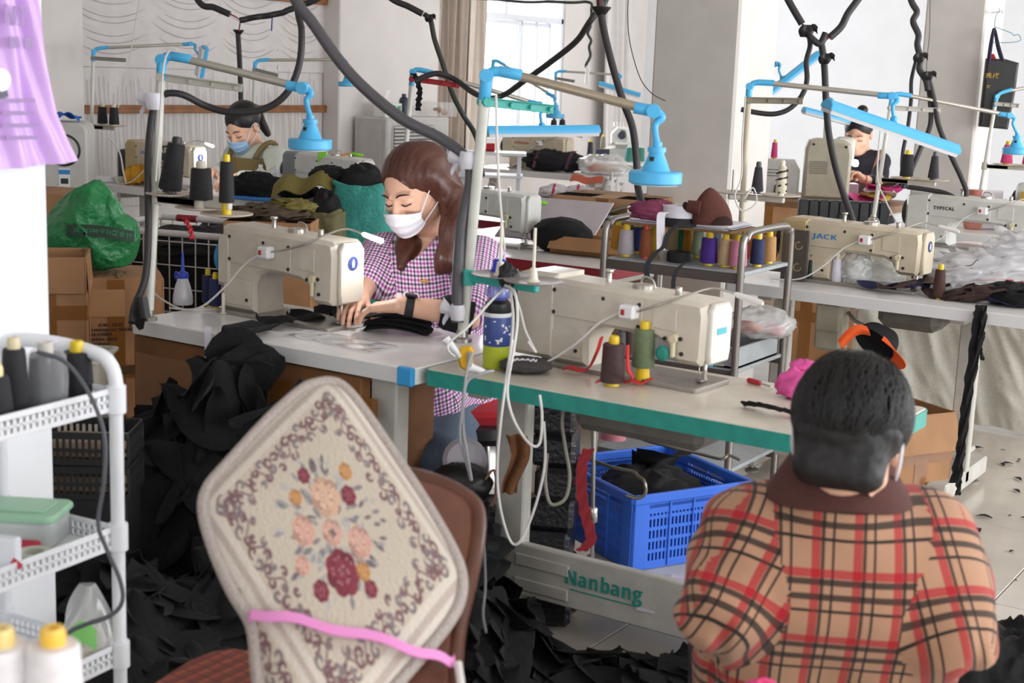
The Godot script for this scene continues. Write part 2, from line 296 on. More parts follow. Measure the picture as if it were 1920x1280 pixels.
# thread stand that carries a work lamp: pole from base to top, elbow, arm to end, lamp below
func stand(label: String, base: Vector3, top: Vector3, end: Vector3, o := {}) -> Node3D:
	var t := thing("lamp_stand", label, "work lamp", base)
	var tp := top-base
	var en := end-base
	var r: float = o.get("r", 0.0095)
	part("pole", G.new().cyl(Vector3.ZERO, tp, r*1.15,12), o.get("pole", worn("pole_white", col("d9d9d0"),0.4,0.93,3.0)), t)
	part("base_nut", G.new().lathe([v2(0,0),v2(0.026,0),v2(0.026,0.01),v2(0.016,0.014),v2(0.015,0.03),v2(0,0.03)],12), chrome(), t)
	var ah := (en-tp)
	var ad := ah.normalized()
	var el: Material = o.get("elbow", sky())
	var up := (tp).normalized()
	# elbow: socket on the pole, knuckle, socket on the arm
	var e := G.new()
	e.cyl(tp-up*0.05, tp+up*0.012, r*1.3,12)
	e.tube(curve([tp-up*0.005, tp+up*0.022+ad*0.012, tp+up*0.028+ad*0.04],5), r*1.15,10)
	var k0 := tp+up*0.028+ad*0.03
	e.cyl(k0, k0+ad*0.06, r*1.2,12)
	var side := ad.cross(Vector3.UP).normalized()
	e.cyl(tp+up*0.012+side*r*1.4, tp+up*0.012-side*r*1.4, r*1.45,14)
	part("elbow", e, el, t)
	var ar := G.new().cyl(k0+ad*0.02, en, r, 12)
	part("arm", ar, o.get("arm", pipe()), t)
	# end joint
	var drop: Vector3 = o.get("drop", v3(0.05,-0.13,0))
	var j := G.new()
	j.cyl(en-ad*0.05, en+ad*0.01, r*1.25,12)
	j.cyl(en+side*r*1.8, en-side*r*1.8, r*1.55,14)
	j.tube(curve([en, en+drop*0.15+ad*0.02, en+drop*0.45, en+drop],5),[1.2,1.15,1.1,1.05,1.0,0.95,0.9,0.85,0.8,0.75,0.72,0.7,0.7,0.7,0.72,0.75].map(func(q): return q*r),10)
	part("joint", j, el, t)
	var hp := en+drop
	if o.get("kind", "round") == "round":
		var s: float = o.get("s", 1.0)
		var hd := part("lamp_head", G.new().lathe([v2(0,0.0),v2(0.058,0.0),v2(0.064,0.004),v2(0.064,0.027),v2(0.061,0.031),v2(0.036,0.0315),v2(0.034,0.034),v2(0.0185,0.072),v2(0.018,0.076),v2(0.022,0.0765),v2(0.022,0.088),v2(0.012,0.089),v2(0.012,0.1),v2(0,0.1)],28, Transform3D(Basis().scaled(Vector3.ONE*s), hp-Vector3.UP*0.095*s)), el, t)
		part("switch", G.new().box(hp+v3(0.0,-0.035,0.021)*s, v3(0.012,0.012,0.008)*s, 0.001), dark(), hd)
		part("lamp_lens", G.new().lathe([v2(0,0),v2(0.055*s, 0),v2(0.055*s, 0.002),v2(0,0.002)],24, T(hp-Vector3.UP*(0.0965*s))), mt("lens_white", col("e9e9e9"),0.3), hd)
	elif o.get("kind") == "bar":
		var a: Vector3 = o["a"]-base
		var b: Vector3 = o["b"]-base
		var x := (b-a).normalized()
		var z := x.cross(Vector3.UP).normalized()
		var y := z.cross(x)
		var bt := o.get("tilt", 0.0) as float
		var bs := Basis(x, y, z)*Basis(Vector3.RIGHT, deg_to_rad(bt))
		var l := (b-a).length()
		var w: float = o.get("w", 0.032)
		var xf := Transform3D(bs, (a+b)/2)
		var hd := part("lamp_housing", G.new().prism([v2(-w, -0.004),v2(w, -0.004),v2(w, 0.012),v2(w*0.45,0.03),v2(-w*0.45,0.03),v2(-w, 0.012)],-l/2, l/2,0.003, xf*Transform3D(Basis(Vector3.UP, PI/2), Vector3.ZERO)), el, t)
		part("diffuser", G.new().prism([v2(-w*0.85,-0.018),v2(w*0.85,-0.018),v2(w*0.95,-0.003),v2(-w*0.95,-0.003)],-l/2+0.006, l/2-0.006,0.002, xf*Transform3D(Basis(Vector3.UP, PI/2), Vector3.ZERO)), mt("diffuser_grey", col("d5d5d8"),0.35), hd)
		var foot: Vector3 = xf*v3(0,0.03,0)+(hp-xf*v3(0,0.03,0)).project(x)
		part("swivel", G.new().cyl(hp, foot-y*0.004,0.011,10).box(hp, v3(0.024,0.024,0.024),0.005), el, t)
	# perforated thread guide below the elbow
	if o.has("guide"):
		var gd: Vector3 = o["guide"]
		var gl := gd.length()
		var gx := gd.normalized()
		var gz := gx.cross(Vector3.UP).normalized()
		var g := G.new()
		var bx := Transform3D(Basis(gx, gz.cross(gx), gz), tp-up*float(o.get("guide_at", 0.07)))
		g.box(v3(gl/2-0.01,0,0),v3(gl, 0.022,0.006),0.002, bx)
		g.box(v3(gl/2-0.01,0.011,0.008),v3(gl, 0.003,0.02),0.001, bx)
		g.cyl(bx*v3(0,0,-0.018), bx*v3(0,0,0.018),0.013,10)
		for q in 3: g.cyl(bx*v3(gl*(0.35+0.27*q),0,-0.008), bx*v3(gl*(0.35+0.27*q),0,0.012),0.006,8)
		part("thread_guide", g, o.get("guide_mat", mt("guide_grey", col("8c897f"),0.4,0.4)), t)
	# spool shelf: bracket with round plates
	if o.has("plates"):
		var py: float = o.get("plate_h", 0.3)
		var on := up*(py/up.y)
		var pts: Array = o["plates"]
		var sh := G.new()
		for p in pts:
			var q: Vector3 = p
			var dir := v3(q.x, 0, q.z)
			sh.box(v3(dir.length()/2,0,0),v3(dir.length()+0.03,0.022,0.02),0.003, Transform3D(Basis(Vector3.UP, atan2(-q.z, q.x)), on))
		sh.cyl(on-up*0.02, on+up*0.02, r*1.9,12)
		var sp := part("spool_shelf", sh, o.get("shelf_mat", worn("shelf_cream", col("cfc9bb"),0.45,0.92,3.0)), t)
		for p in pts:
			part("spool_plate", G.new().lathe([v2(0,0.012),v2(0.05,0.012),v2(0.074,0.017),v2(0.075,0.02),v2(0.05,0.016),v2(0,0.016)],24, T(on+p)), o.get("plate_mat", mt("plate_cream", col("cbbfb0"),0.5)), sp)
			part("spool_pin", G.new().lathe([v2(0,0.014),v2(0.02,0.014),v2(0.012,0.022),v2(0.008,0.05),v2(0,0.05)] if o.get("pins", false) else [v2(0,0.012),v2(0.004,0.012),v2(0.004,0.1),v2(0,0.1)],12, T(on+p)).cyl(on+p+v3(0,0.04,0), on+p+v3(0,0.15 if o.get("pins", false) else 0.1,0),0.004,8), mt("pin_cream", col("dcd6c4"),0.4) if o.get("pins", false) else chrome(), sp)
	return t

# where a spool stands on a plate
func plate_at(base: Vector3, top: Vector3, h: float, off: Vector3) -> Vector3:
	var up := (top-base).normalized()
	return base+up*(h/up.y)+off+v3(0,0.016,0)

# cone of thread: core with coloured ends and a wound body
func spool(label: String, pos: Vector3, yarn: Color, cap: Color, o := {}) -> Node3D:
	var s: float = o.get("s", 1.0)
	var r: float = o.get("r", 0.031)*s
	var h: float = o.get("h", 0.088)*s
	var t := thing("thread_cone", label, "thread cone", pos, 0, o.get("group", ""))
	var ym := worn("yarn_" + yarn.to_html(false), yarn, 0.75,0.9,6.0)
	ym.heightmap_enabled = true
	ym.heightmap_texture = shared("wind", func(): return winding())
	ym.heightmap_scale = 0.1
	ym.rim_enabled = true
	ym.rim = 0.15
	var cm := mt("cap_" + cap.to_html(false), cap, 0.4)
	var taper: float = o.get("taper", 0.78)
	var b: float = o.get("foot", 0.009)*s
	var tilt := T(Vector3.ZERO)
	if o.has("lie"): tilt = T(v3(0, r, 0), o["lie"],0,90)
	if o.has("lean"): tilt = Transform3D(Basis(o["lean"][0], deg_to_rad(o["lean"][1])), Vector3.ZERO)
	part("yarn", G.new().lathe([v2(r*0.35, b),v2(r*0.93, b),v2(r, b+h*0.05),v2(r*taper, b+h*0.96),v2(r*taper*0.92, b+h),v2(r*0.35, b+h)],20, tilt), ym, t)
	part("core", G.new().lathe([v2(0,0),v2(r*0.62,0),v2(r*0.58, b*0.99),v2(r*0.5, b*1.05),v2(r*0.42, b+h*0.99),v2(r*0.44, b+h+0.012*s),v2(r*0.36, b+h+0.02*s),v2(r*0.2, b+h+0.02*s),v2(r*0.2, b+h+0.01*s),v2(0, b+h+0.01*s)],14, tilt), cm, t)
	return t

func winding() -> Texture2D:
	var im := Image.create(64,64, false, Image.FORMAT_RGB8)
	for y in 64:
		for x in 64:
			var g := 0.5+0.25*sin(TAU*(x+y*2)/16.0)+0.25*sin(TAU*(x-y*2)/16.0)
			im.set_pixel(x, y, Color(g, g, g))
	return ImageTexture.create_from_image(im)

func build_lamps() -> void:
	# near left stand, on the masked woman's table
	var b2: Vector3 = v3(-3.12,0.794,-2.851)
	var t2: Vector3 = v3(-3.219,1.531,-3.003)
	stand("blue round work lamp on a white pole at the left end of the near tables", b2, t2,v3(-2.834,1.477,-3.192), {"r": 0.0115, "drop": v3(-2.8,1.391,-3.195)-v3(-2.829,1.473,-3.195), "guide": v3(-3.001,1.47,-3.131)-v3(-3.214,1.495,-2.998), "guide_at": 0.04, "guide_mat": mt("guide_pale", col("b9b6aa"),0.4), "plate_h": 0.35, "plates": [v3(0.07,0,0.0),v3(0.19,-0.03,0.0),v3(0.29,-0.04,0.0)]})
	var b5: Vector3 = v3(-2.1,0.849,-2.993)
	var t5: Vector3 = v3(-2.08,1.523,-3.037)
	stand("blue round work lamp on the pole at the left end of the teal edged table", b5, t5,v3(-1.705,1.462,-3.242), {"r": 0.012, "arm": mt("pipe_brass", col("a89a86"),0.35,0.4), "drop": v3(-1.682,1.378,-3.238)-v3(-1.701,1.46,-3.244), "s": 1.06, "guide": v3(-1.988,1.477,-3.244)-v3(-2.076,1.494,-3.033), "guide_at": 0.055, "guide_mat": mt("teal_bracket", col("2fa79b"),0.4), "plate_h": 0.17, "pins": true, "plates": [v3(0.1,0,0.0),v3(0.22,0,0.03)], "plate_mat": mt("plate_smoke", col("8d8480"),0.4), "shelf_mat": mats["teal_bracket"]})
	var b1: Vector3 = v3(-6.856,0.782,-5.812)
	stand("far left work lamp with its blue tube folded down beside the quilted wall", b1,v3(-6.945,1.558,-5.931),v3(-6.535,1.638,-6.336), {"kind": "bar", "drop": v3(-6.482,1.569,-6.355)-v3(-6.535,1.638,-6.336), "a": v3(-6.43,1.621,-6.34), "b": v3(-6.507,1.44,-6.37), "w": 0.03, "tilt": 90, "guide": v3(-6.765,1.528,-6.041)-v3(-6.941,1.533,-5.927), "guide_at": 0.03, "plate_h": 0.34, "plates": [v3(0.1,0,0.0),v3(0.2,0,0.0)]})
	var b3: Vector3 = v3(-6.257,0.792,-6.567)
	stand("far blue round lamp hanging in front of the pale pilaster", b3,v3(-6.334,1.524,-6.684),v3(-5.947,1.577,-7.068), {"drop": v3(-5.909,1.502,-7.076)-v3(-5.947,1.577,-7.068), "guide": v3(-6.195,1.47,-6.762)-v3(-6.331,1.504,-6.681), "guide_at": 0.03, "s": 0.95})
	var b4: Vector3 = v3(-3.801,0.966,-4.925)
	stand("work lamp with blue tube hung level before the window", b4,v3(-3.834,1.516,-5.028),v3(-3.354,1.408,-5.315), {"kind": "bar", "drop": v3(-3.334,1.319,-5.308)-v3(-3.354,1.408,-5.315), "a": v3(-3.476,1.283,-5.086), "b": v3(-3.175,1.297,-5.528), "w": 0.028, "guide": v3(-3.643,1.483,-5.145)-v3(-3.829,1.504,-5.029), "guide_at": 0.02, "guide_mat": mt("guide_red", col("b3202c"),0.4)})
	var b6: Vector3 = v3(-5.573,0.9,-8.128)
	stand("small blue round lamp seen against the bright window", b6,v3(-5.606,1.595,-8.265),v3(-5.235,1.387,-8.458), {"drop": v3(-5.209,1.333,-8.463)-v3(-5.235,1.387,-8.458), "s": 1.0, "elbow": sky()})
	var b7: Vector3 = v3(-6.105,0.845,-9.955)
	b7.y = 0.78
	stand("farthest work lamp with a tilted blue tube in front of the end curtain", b7,v3(-6.198,1.528,-10.05),v3(-5.77,1.547,-10.332), {"kind": "bar", "drop": v3(-5.747,1.462,-10.328)-v3(-5.77,1.547,-10.332), "a": v3(-5.897,1.464,-10.231), "b": v3(-5.601,1.378,-10.404), "w": 0.03, "guide": v3(-6.053,1.483,-10.134)-v3(-6.194,1.503,-10.046), "guide_at": 0.03})
	var b8: Vector3 = v3(-2.185,0.817,-4.908)
	stand("work lamp over the ivory machine with a long tilted blue tube", b8,v3(-2.223,1.512,-4.981),v3(-1.743,1.509,-5.17), {"kind": "bar", "pole": mt("pole_cream", col("cfc4ae"),0.45), "drop": v3(-1.725,1.425,-5.163)-v3(-1.743,1.509,-5.17), "a": v3(-1.902,1.463,-4.935), "b": v3(-1.554,1.313,-5.37), "w": 0.042, "tilt": 8, "guide": v3(-2.039,1.473,-5.091)-v3(-2.217,1.469,-4.975), "guide_at": 0.04, "guide_mat": mt("guide_olive", col("7f7762"),0.4), "plate_h": 0.30, "plates": [v3(-0.03,0.0,0.03),v3(0.15,0.0,0.0)]})
	var b9: Vector3 = v3(-3.463,0.692,-7.995)*v3(1,0,1)
	stand("work lamp with a blue tube pointing steeply up before the white wall", b9,v3(-3.565,1.579,-8.13),v3(-3.449,1.645,-8.099), {"kind": "bar", "drop": v3(-3.411,1.562,-8.105)-v3(-3.449,1.645,-8.099), "a": v3(-3.444,1.437,-7.933), "b": v3(-3.279,1.709,-8.345), "w": 0.034, "tilt": -10})
	var b10: Vector3 = v3(-2.308,0.895,-6.728)
	stand("blue round work lamp reaching towards the right edge over the grey machine", b10,v3(-2.311,1.482,-6.859),v3(-1.826,1.424,-7.161), {"drop": v3(-1.779,1.334,-7.171)-v3(-1.826,1.424,-7.161), "guide": v3(-2.105,1.453,-6.986)-v3(-2.317,1.457,-6.849), "guide_at": 0.045, "guide_mat": mats["guide_pale"], "plate_h": 0.2, "plates": [v3(0.13,0,0.0),v3(0.26,0.0,0.0)]})
	var b11: Vector3 = v3(-2.251,0.778,-8.316)
	stand("rightmost work lamp pole carrying the bright pink thread cones", b11,v3(-2.244,1.492,-8.482),v3(-2.019,1.583,-8.649), {"guide": v3(-2.119,1.467,-8.558)-v3(-2.242,1.476,-8.48), "guide_at": 0.03, "plate_h": 0.33, "plates": [v3(0.12,0,0.0),v3(0.24,0,0.0)]})
	var b12: Vector3 = v3(-3.633,0.754,-9.476)
	stand("small blue tube lamp over the head of the woman in the dark top", b12,v3(-3.692,1.418,-9.589),v3(-3.615,1.399,-9.513), {"kind": "bar", "drop": v3(-3.595,1.342,-9.514)-v3(-3.615,1.399,-9.513), "a": v3(-3.742,1.351,-9.298), "b": v3(-3.445,1.253,-9.712), "w": 0.03})

func build_wall_things() -> void:
	var pad := worn("pad_white", col("ddd8d6"),0.85,0.95,1.0)
	var zs := [-6.17,-6.87,-7.53,-8.13,-8.655]
	var w := thing("wall_padding", "white quilted padding with sagging curved pleats high on the left wall", "wall padding", v3(-7.49,0,0))
	for k in 4:
		var za: float = zs[k]
		var zb: float = zs[k+1]
		part("quilted_panel", G.new().sheet(20,96, func(u, v):
			var yy: float = 1.475+v*1.6
			var wob: float = sin(k*2.1+v*9.0)*0.02
			var s: float = absf(u-0.5-wob)*2.0
			var ph: float = fposmod((yy-0.16*s*s+0.01*sin(u*9.0+k))/0.062,1.0)
			var fade: float = clampf((1.0-s)*3.0,0,1)*clampf(v*6.0,0,1)
			var bump: float = exp(-pow((ph-0.5)/0.13,2.0))*0.008*fade
			return v3(0.012+bump, yy, lerpf(za, zb-0.006, u)),0.0), pad, w)
	# pleat shade and dirt painted as thin dark tubes, sagging above, wavering below
	var shade_dirt := mt("shade_dirt_taupe", col("ada09a"),0.9)
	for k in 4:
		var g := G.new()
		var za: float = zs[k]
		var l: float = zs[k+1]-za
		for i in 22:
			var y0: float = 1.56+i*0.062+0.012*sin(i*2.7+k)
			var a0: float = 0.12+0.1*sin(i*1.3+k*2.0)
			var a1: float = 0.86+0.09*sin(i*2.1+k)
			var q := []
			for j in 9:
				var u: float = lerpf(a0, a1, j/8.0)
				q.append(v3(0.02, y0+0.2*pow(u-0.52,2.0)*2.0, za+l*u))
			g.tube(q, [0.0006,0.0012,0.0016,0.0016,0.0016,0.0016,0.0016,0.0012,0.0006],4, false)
		part("crease_shade_dirt", g, shade_dirt, w).set_meta("kind", "stuff")
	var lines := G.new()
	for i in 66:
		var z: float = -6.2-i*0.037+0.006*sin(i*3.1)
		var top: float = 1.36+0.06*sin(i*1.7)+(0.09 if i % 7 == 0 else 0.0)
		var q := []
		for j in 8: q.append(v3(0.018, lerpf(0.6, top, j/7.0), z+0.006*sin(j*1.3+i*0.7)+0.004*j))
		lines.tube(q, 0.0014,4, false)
	part("upright_shade_dirt", lines, shade_dirt, w).set_meta("kind", "stuff")
	part("ribbed_panel", G.new().sheet(330,14, func(u, v):
		var z: float = lerpf(-6.17,-8.65, u)
		var ph: float = fposmod(u*62.0+0.22*sin(v*5.0+u*31.0)+v*0.6,1.0)
		var amp: float = 0.004*clampf((1.12-v)*3.0,0,1)
		return v3(0.008+exp(-pow((ph-0.5)/0.12,2.0))*amp, 0.55+v*0.92, z)), pad, w)
	var wood := worn("rail_wood", col("a4693a"),0.45,0.75,2.0,0.01)
	for r in [[1.2,-6.17,-8.66, "orange brown wooden rail across the quilted wall at head height"],[2.02,-7.6,-8.66, "upper wooden rail at the top of the quilted wall"]]:
		var g := G.new().box(v3(0,0,0),v3(0.03,0.055, absf(r[1]-r[2])),0.004)
		g.box(v3(0.012,0.012,0),v3(0.012,0.016, absf(r[1]-r[2])),0.003)
		one("wooden_rail", g, wood, r[3], "wall rail", v3(-7.455, r[0], (r[1]+r[2])/2))
	# window: frame, sashes, panes
	var alu := worn("aluminium", col("eef2f8"),0.35,0.97,2.0,0.02,0.0)
	var wn := Node3D.new()
	wn.name = "window_1"
	add_child(wn)
	wn.position = v3(-7.56,0,-11.505)
	tag(wn, "bright aluminium window with sliding sashes on the left wall", "window")
	wn.set_meta("kind", "structure")
	var glass := clear("pane_glass", col("f4f8fb"),0.06,0.02)
	var fr := G.new()
	for z in [-0.77,0.77]: fr.box(v3(0,1.83, z),v3(0.09,1.84,0.045),0.004)
	for yy in [0.94,2.04,2.72]: fr.box(v3(0, yy, 0),v3(0.09,0.055,1.6),0.004)
	part("window_frame", fr, alu, wn)
	for s in [[-0.62,-0.02,-0.02],[-0.06,0.7,0.02]]:
		var sg := G.new()
		for z in [s[0], s[1]]: sg.box(v3(s[2],1.49, z),v3(0.035,1.04,0.036),0.003)
		for yy in [0.99,1.99]: sg.box(v3(s[2], yy, (s[0]+s[1])/2),v3(0.035,0.036, absf(s[0]-s[1])),0.003)
		var sa := part("sash", sg, alu, wn)
		part("pane", G.new().box(v3(s[2],1.49, (s[0]+s[1])/2),v3(0.004,0.98, absf(s[0]-s[1])-0.04),0), glass, sa)
	var mu := part("mullion", G.new().box(v3(0,2.38,0.2),v3(0.05,0.62,0.05),0.003).box(v3(0,1.49,-0.37),v3(0.03,1.04,0.03),0.003), alu, wn)
	for z in [[-0.74,0.17],[0.23,0.74]]: part("pane", G.new().box(v3(0,2.38, (z[0]+z[1])/2),v3(0.004,0.6, absf(z[0]-z[1])),0), glass, mu)
	# windows of the right wall, out of sight, only their frames
	for i in 5:
		var z: float = [0.6,-2.6,-5.8,-9.0,-12.0][i]
		var f := G.new()
		for q in [-1.08,0.0,1.08]: f.box(v3(0,1.75, q),v3(0.06,1.7,0.05),0.003)
		for yy in [0.92,2.58]: f.box(v3(0, yy, 0),v3(0.06,0.05,2.2),0.003)
		var o := one("window_%d" % (i+2), f, alu, "aluminium window frame number %d along the right wall" % (i+1), "window", v3(3.56,0, z))
		o.set_meta("kind", "structure")
	# curtains
	var taupe := worn("curtain_taupe", col("c6b6a8"),0.9,0.92,2.0)
	taupe.backlight_enabled = true
	taupe.backlight = Color(0.35,0.32,0.3)
	var white := worn("curtain_white", col("e9e4e2"),0.9,0.95,2.0)
	white.backlight_enabled = true
	white.backlight = Color(0.3,0.3,0.3)
	var fold := func(z0: float, z1: float, n: float, lean: float): return func(u, v):
		var a: float = u*n*TAU+0.5*sin(v*3.0+u*6.0)
		return v3(0.045*sin(a)+0.015*sin(a*2.3+1.0),0.25+v*2.75, lerpf(z0, z1, u)+lean*(1.0-v)+0.02*sin(a*0.5+v*4.0))
	var c := thing("window_curtain", "taupe curtain gathered at the near side of the bright window", "curtain", v3(-7.41,0,0))
	part("curtain_cloth", G.new().sheet(90,20, fold.call(-10.02,-10.5,5.0,0.0),0.003), taupe, c)
	part("curtain_lining", G.new().sheet(40,20, fold.call(-10.5,-10.78,2.0,0.0),0.003), worn("curtain_cream", col("e6d9cd"),0.9,0.95,2.0), c, "paler cream lining")
	c = thing("window_curtain", "white curtain bunched at the far side of the window", "curtain", v3(-7.34,0,0))
	part("curtain_cloth", G.new().sheet(70,20, fold.call(-12.75,-13.25,4.0,-0.2),0.003), white, c)
	one("curtain_rod", G.new().cyl(v3(0,3.02,-9.98),v3(0,3.02,-13.4),0.015,10).box(v3(-0.1,3.02,-10.2),v3(0.2,0.02,0.02)).box(v3(-0.1,3.02,-13.2),v3(0.2,0.02,0.02)), chrome(), "thin metal rod above the window curtains", "curtain rod", v3(-7.34,0,0))
	# big floor unit with two grilles
	var grey := worn("unit_grey", col("c9c6c2"),0.5,0.94,1.5)
	var p: Vector3 = v3(-6.95,0.827,-8.809)
	var q: Vector3 = v3(-6.95,0.801,-9.641)
	var zc := (p.z+q.z)/2
	var l := absf(p.z-q.z)
	var ac := thing("air_conditioner", "grey floor standing air conditioner unit with slatted grilles beside the curtain", "air conditioner", v3(-7.12,0, zc))
	part("casing", G.new().box(v3(0,0.575,0),v3(0.33,1.15, l),0.012).box(v3(0,0.85, l/2+0.002),v3(0.22,0.5,0.006),0.002).box(v3(0,0.35, l/2+0.002),v3(0.22,0.4,0.006),0.002).box(v3(0.02,0.76, l/2+0.006),v3(0.1,0.02,0.01),0.003), grey, ac)
	var deep := mt("grille_dark", col("5d5a58"),0.7)
	for yy in [0.88,0.34]:
		part("grille_recess", G.new().prism(rrect(l*0.66,0.42,0.03),0.165,0.167,0.0005, T(v3(0, yy, l*0.08),90)), deep, ac)
		var ring := []
		for a in rrect(l*0.67,0.43,0.03): ring.append(v3(0.167, yy+a.y, l*0.08-a.x))
		ring.append(ring[0])
		var gr := part("grille_ring", G.new().tube(ring, 0.008,6), grey, ac)
		for k in 15:
			part("slat", G.new().box(v3(0.174, yy-0.195+k*0.028, l*0.08),v3(0.012,0.017, l*0.64),0.002, T(Vector3.ZERO)), grey, gr)
		part("fan_hub", G.new().lathe([v2(0,0),v2(0.08,0),v2(0.075,0.01),v2(0,0.012)],18, T(v3(0.166, yy, -l*0.36),0,0,-90)), dark(), ac)
	part("nameplate", G.new().box(v3(0.182,0.88, l*0.08),v3(0.004,0.03,0.18),0.001), mt("plate_silver", col("b9b9ba"),0.4), ac)
	var st := part("energy_label", G.new().box(v3(0.167,0.68,-l*0.38),v3(0.003,0.12,0.09),0), mt("label_white", col("e6e9ec"),0.5), ac, "white and blue energy label")
	part("label_band", G.new().box(v3(0.169,0.73,-l*0.38),v3(0.003,0.025,0.09),0), mt("label_blue", col("2b86c9"),0.5), st)
	# on top of it
	var top := 1.15
	var tb := thing("tissue_box", "white printed tissue box on the grey air conditioner", "tissue box", v3(-7.1, top, v3(-7.1,1.21,-9.007).z))
	part("carton", G.new().box(v3(0,0.055,0),v3(0.12,0.11,0.22),0.004), mt("carton_white", col("e8e9e2"),0.5), tb)
	part("printed_mark", G.new().box(v3(0.061,0.06,-0.06),v3(0.002,0.06,0.05),0).box(v3(0.061,0.07,0.0),v3(0.002,0.05,0.03),0), mt("print_green", col("4f9e6c"),0.5), tb)
	part("tissue", G.new().sheet(8,8, func(u, v): return v3((u-0.5)*0.07*(1.2-v),0.11+v*0.1, (u-0.5)*0.08+0.02*sin(v*5.0)+(0.5-u)*(0.5-u)*0.1),0.001), mt("tissue_white", col("eceae6"),0.9), tb)
	var cb := thing("snack_tub", "clear plastic tub of brown rolled snacks on the air conditioner", "food tub", v3(-7.1, top, v3(-7.1,1.209,-9.723).z))
	part("tub", G.new().box(v3(0,0.06,0),v3(0.16,0.12,0.24),0.008), clear("tub_clear", col("e9eef0"),0.22,0.1), cb)
	var sn := G.new()
	for k in 14: sn.cyl(v3(-0.05+0.02*(k % 5),0.02+0.018*(k/5),-0.08+0.012*k),v3(0.02+0.01*(k % 3),0.03+0.02*(k/5),-0.06+0.011*k),0.012,8)
	part("snacks", sn, worn("snack_brown", col("b9763d"),0.7,0.8,6.0), cb).set_meta("kind", "stuff")
	one("drinking_bottle", G.new().lathe([v2(0,0),v2(0.038,0),v2(0.04,0.01),v2(0.04,0.13),v2(0.03,0.155),v2(0.018,0.16),v2(0.018,0.185),v2(0,0.185)],16), mt("bottle_navy", col("2a2f45"),0.4), "dark bottle standing between tissue box and snack tub", "bottle", v3(-7.05, top, v3(-7.05,1.212,-9.142).z))
	# round fronted white unit with blue cloth at the far left
	p = v3(-6.521,1.058,-5.364)
	var wd := thing("drum_heater", "pale grey appliance with a round black opening beside the left pilaster", "appliance", v3(p.x, 0, p.z),33+10)
	part("casing", G.new().prism(rrect(0.27,0.44,0.05),-0.2,0.17,0.012, T(v3(0, p.y-0.1,0))).box(v3(0,0.25,-0.01),v3(0.22,0.5,0.3),0.01).box(v3(0, (p.y-0.3+0.5)/2,-0.01),v3(0.24, p.y-0.3-0.45,0.3),0.01), grey, wd)
	part("round_opening", G.new().lathe([v2(0,0),v2(0.075,0),v2(0.08,0.006),v2(0.09,0.004),v2(0.09,0)],24, T(v3(0.01, p.y-0.03,0.168),0,90)), dark(), wd)
	var lb := part("energy_label", G.new().box(v3(0.01, p.y-0.2,0.171),v3(0.06,0.14,0.002),0), mats["label_white"], wd)
	part("label_band", G.new().box(v3(0.01, p.y-0.15,0.173),v3(0.06,0.025,0.002),0), mats["label_blue"], lb)
	part("barcode", G.new().box(v3(0.01, p.y-0.2,0.173),v3(0.04,0.03,0.002),0).box(v3(0.01, p.y-0.25,0.173),v3(0.04,0.02,0.002),0), dark(), lb)
	one("blue_cloth", G.new().sheet(12,8, func(u, v): return v3((u-0.5)*0.16,0.012+0.02*sin(u*7.0)*sin(v*5.0)+0.02*sin(u*3.14), (v-0.5)*0.14),0.004), mt("cloth_blue", col("2f66c4"),0.9), "crumpled bright blue cloth on top of the drum appliance", "cloth", v3(p.x, p.y+0.125, p.z),43)
	# shopping bag on a hanger, against the column
	bag_on_column()
	# power strip and wavy lead near the window
	p = v3(-5.829,1.538,-9.928)
	one("power_strip", G.new().box(Vector3.ZERO, v3(0.03,0.14,0.045),0.005), mt("white_plastic", col("ececec"),0.35), "white power strip hanging near the bright window", "power strip", p, 33)
	# paint chips on the column
	var rng := RandomNumberGenerator.new()
	rng.seed = 4

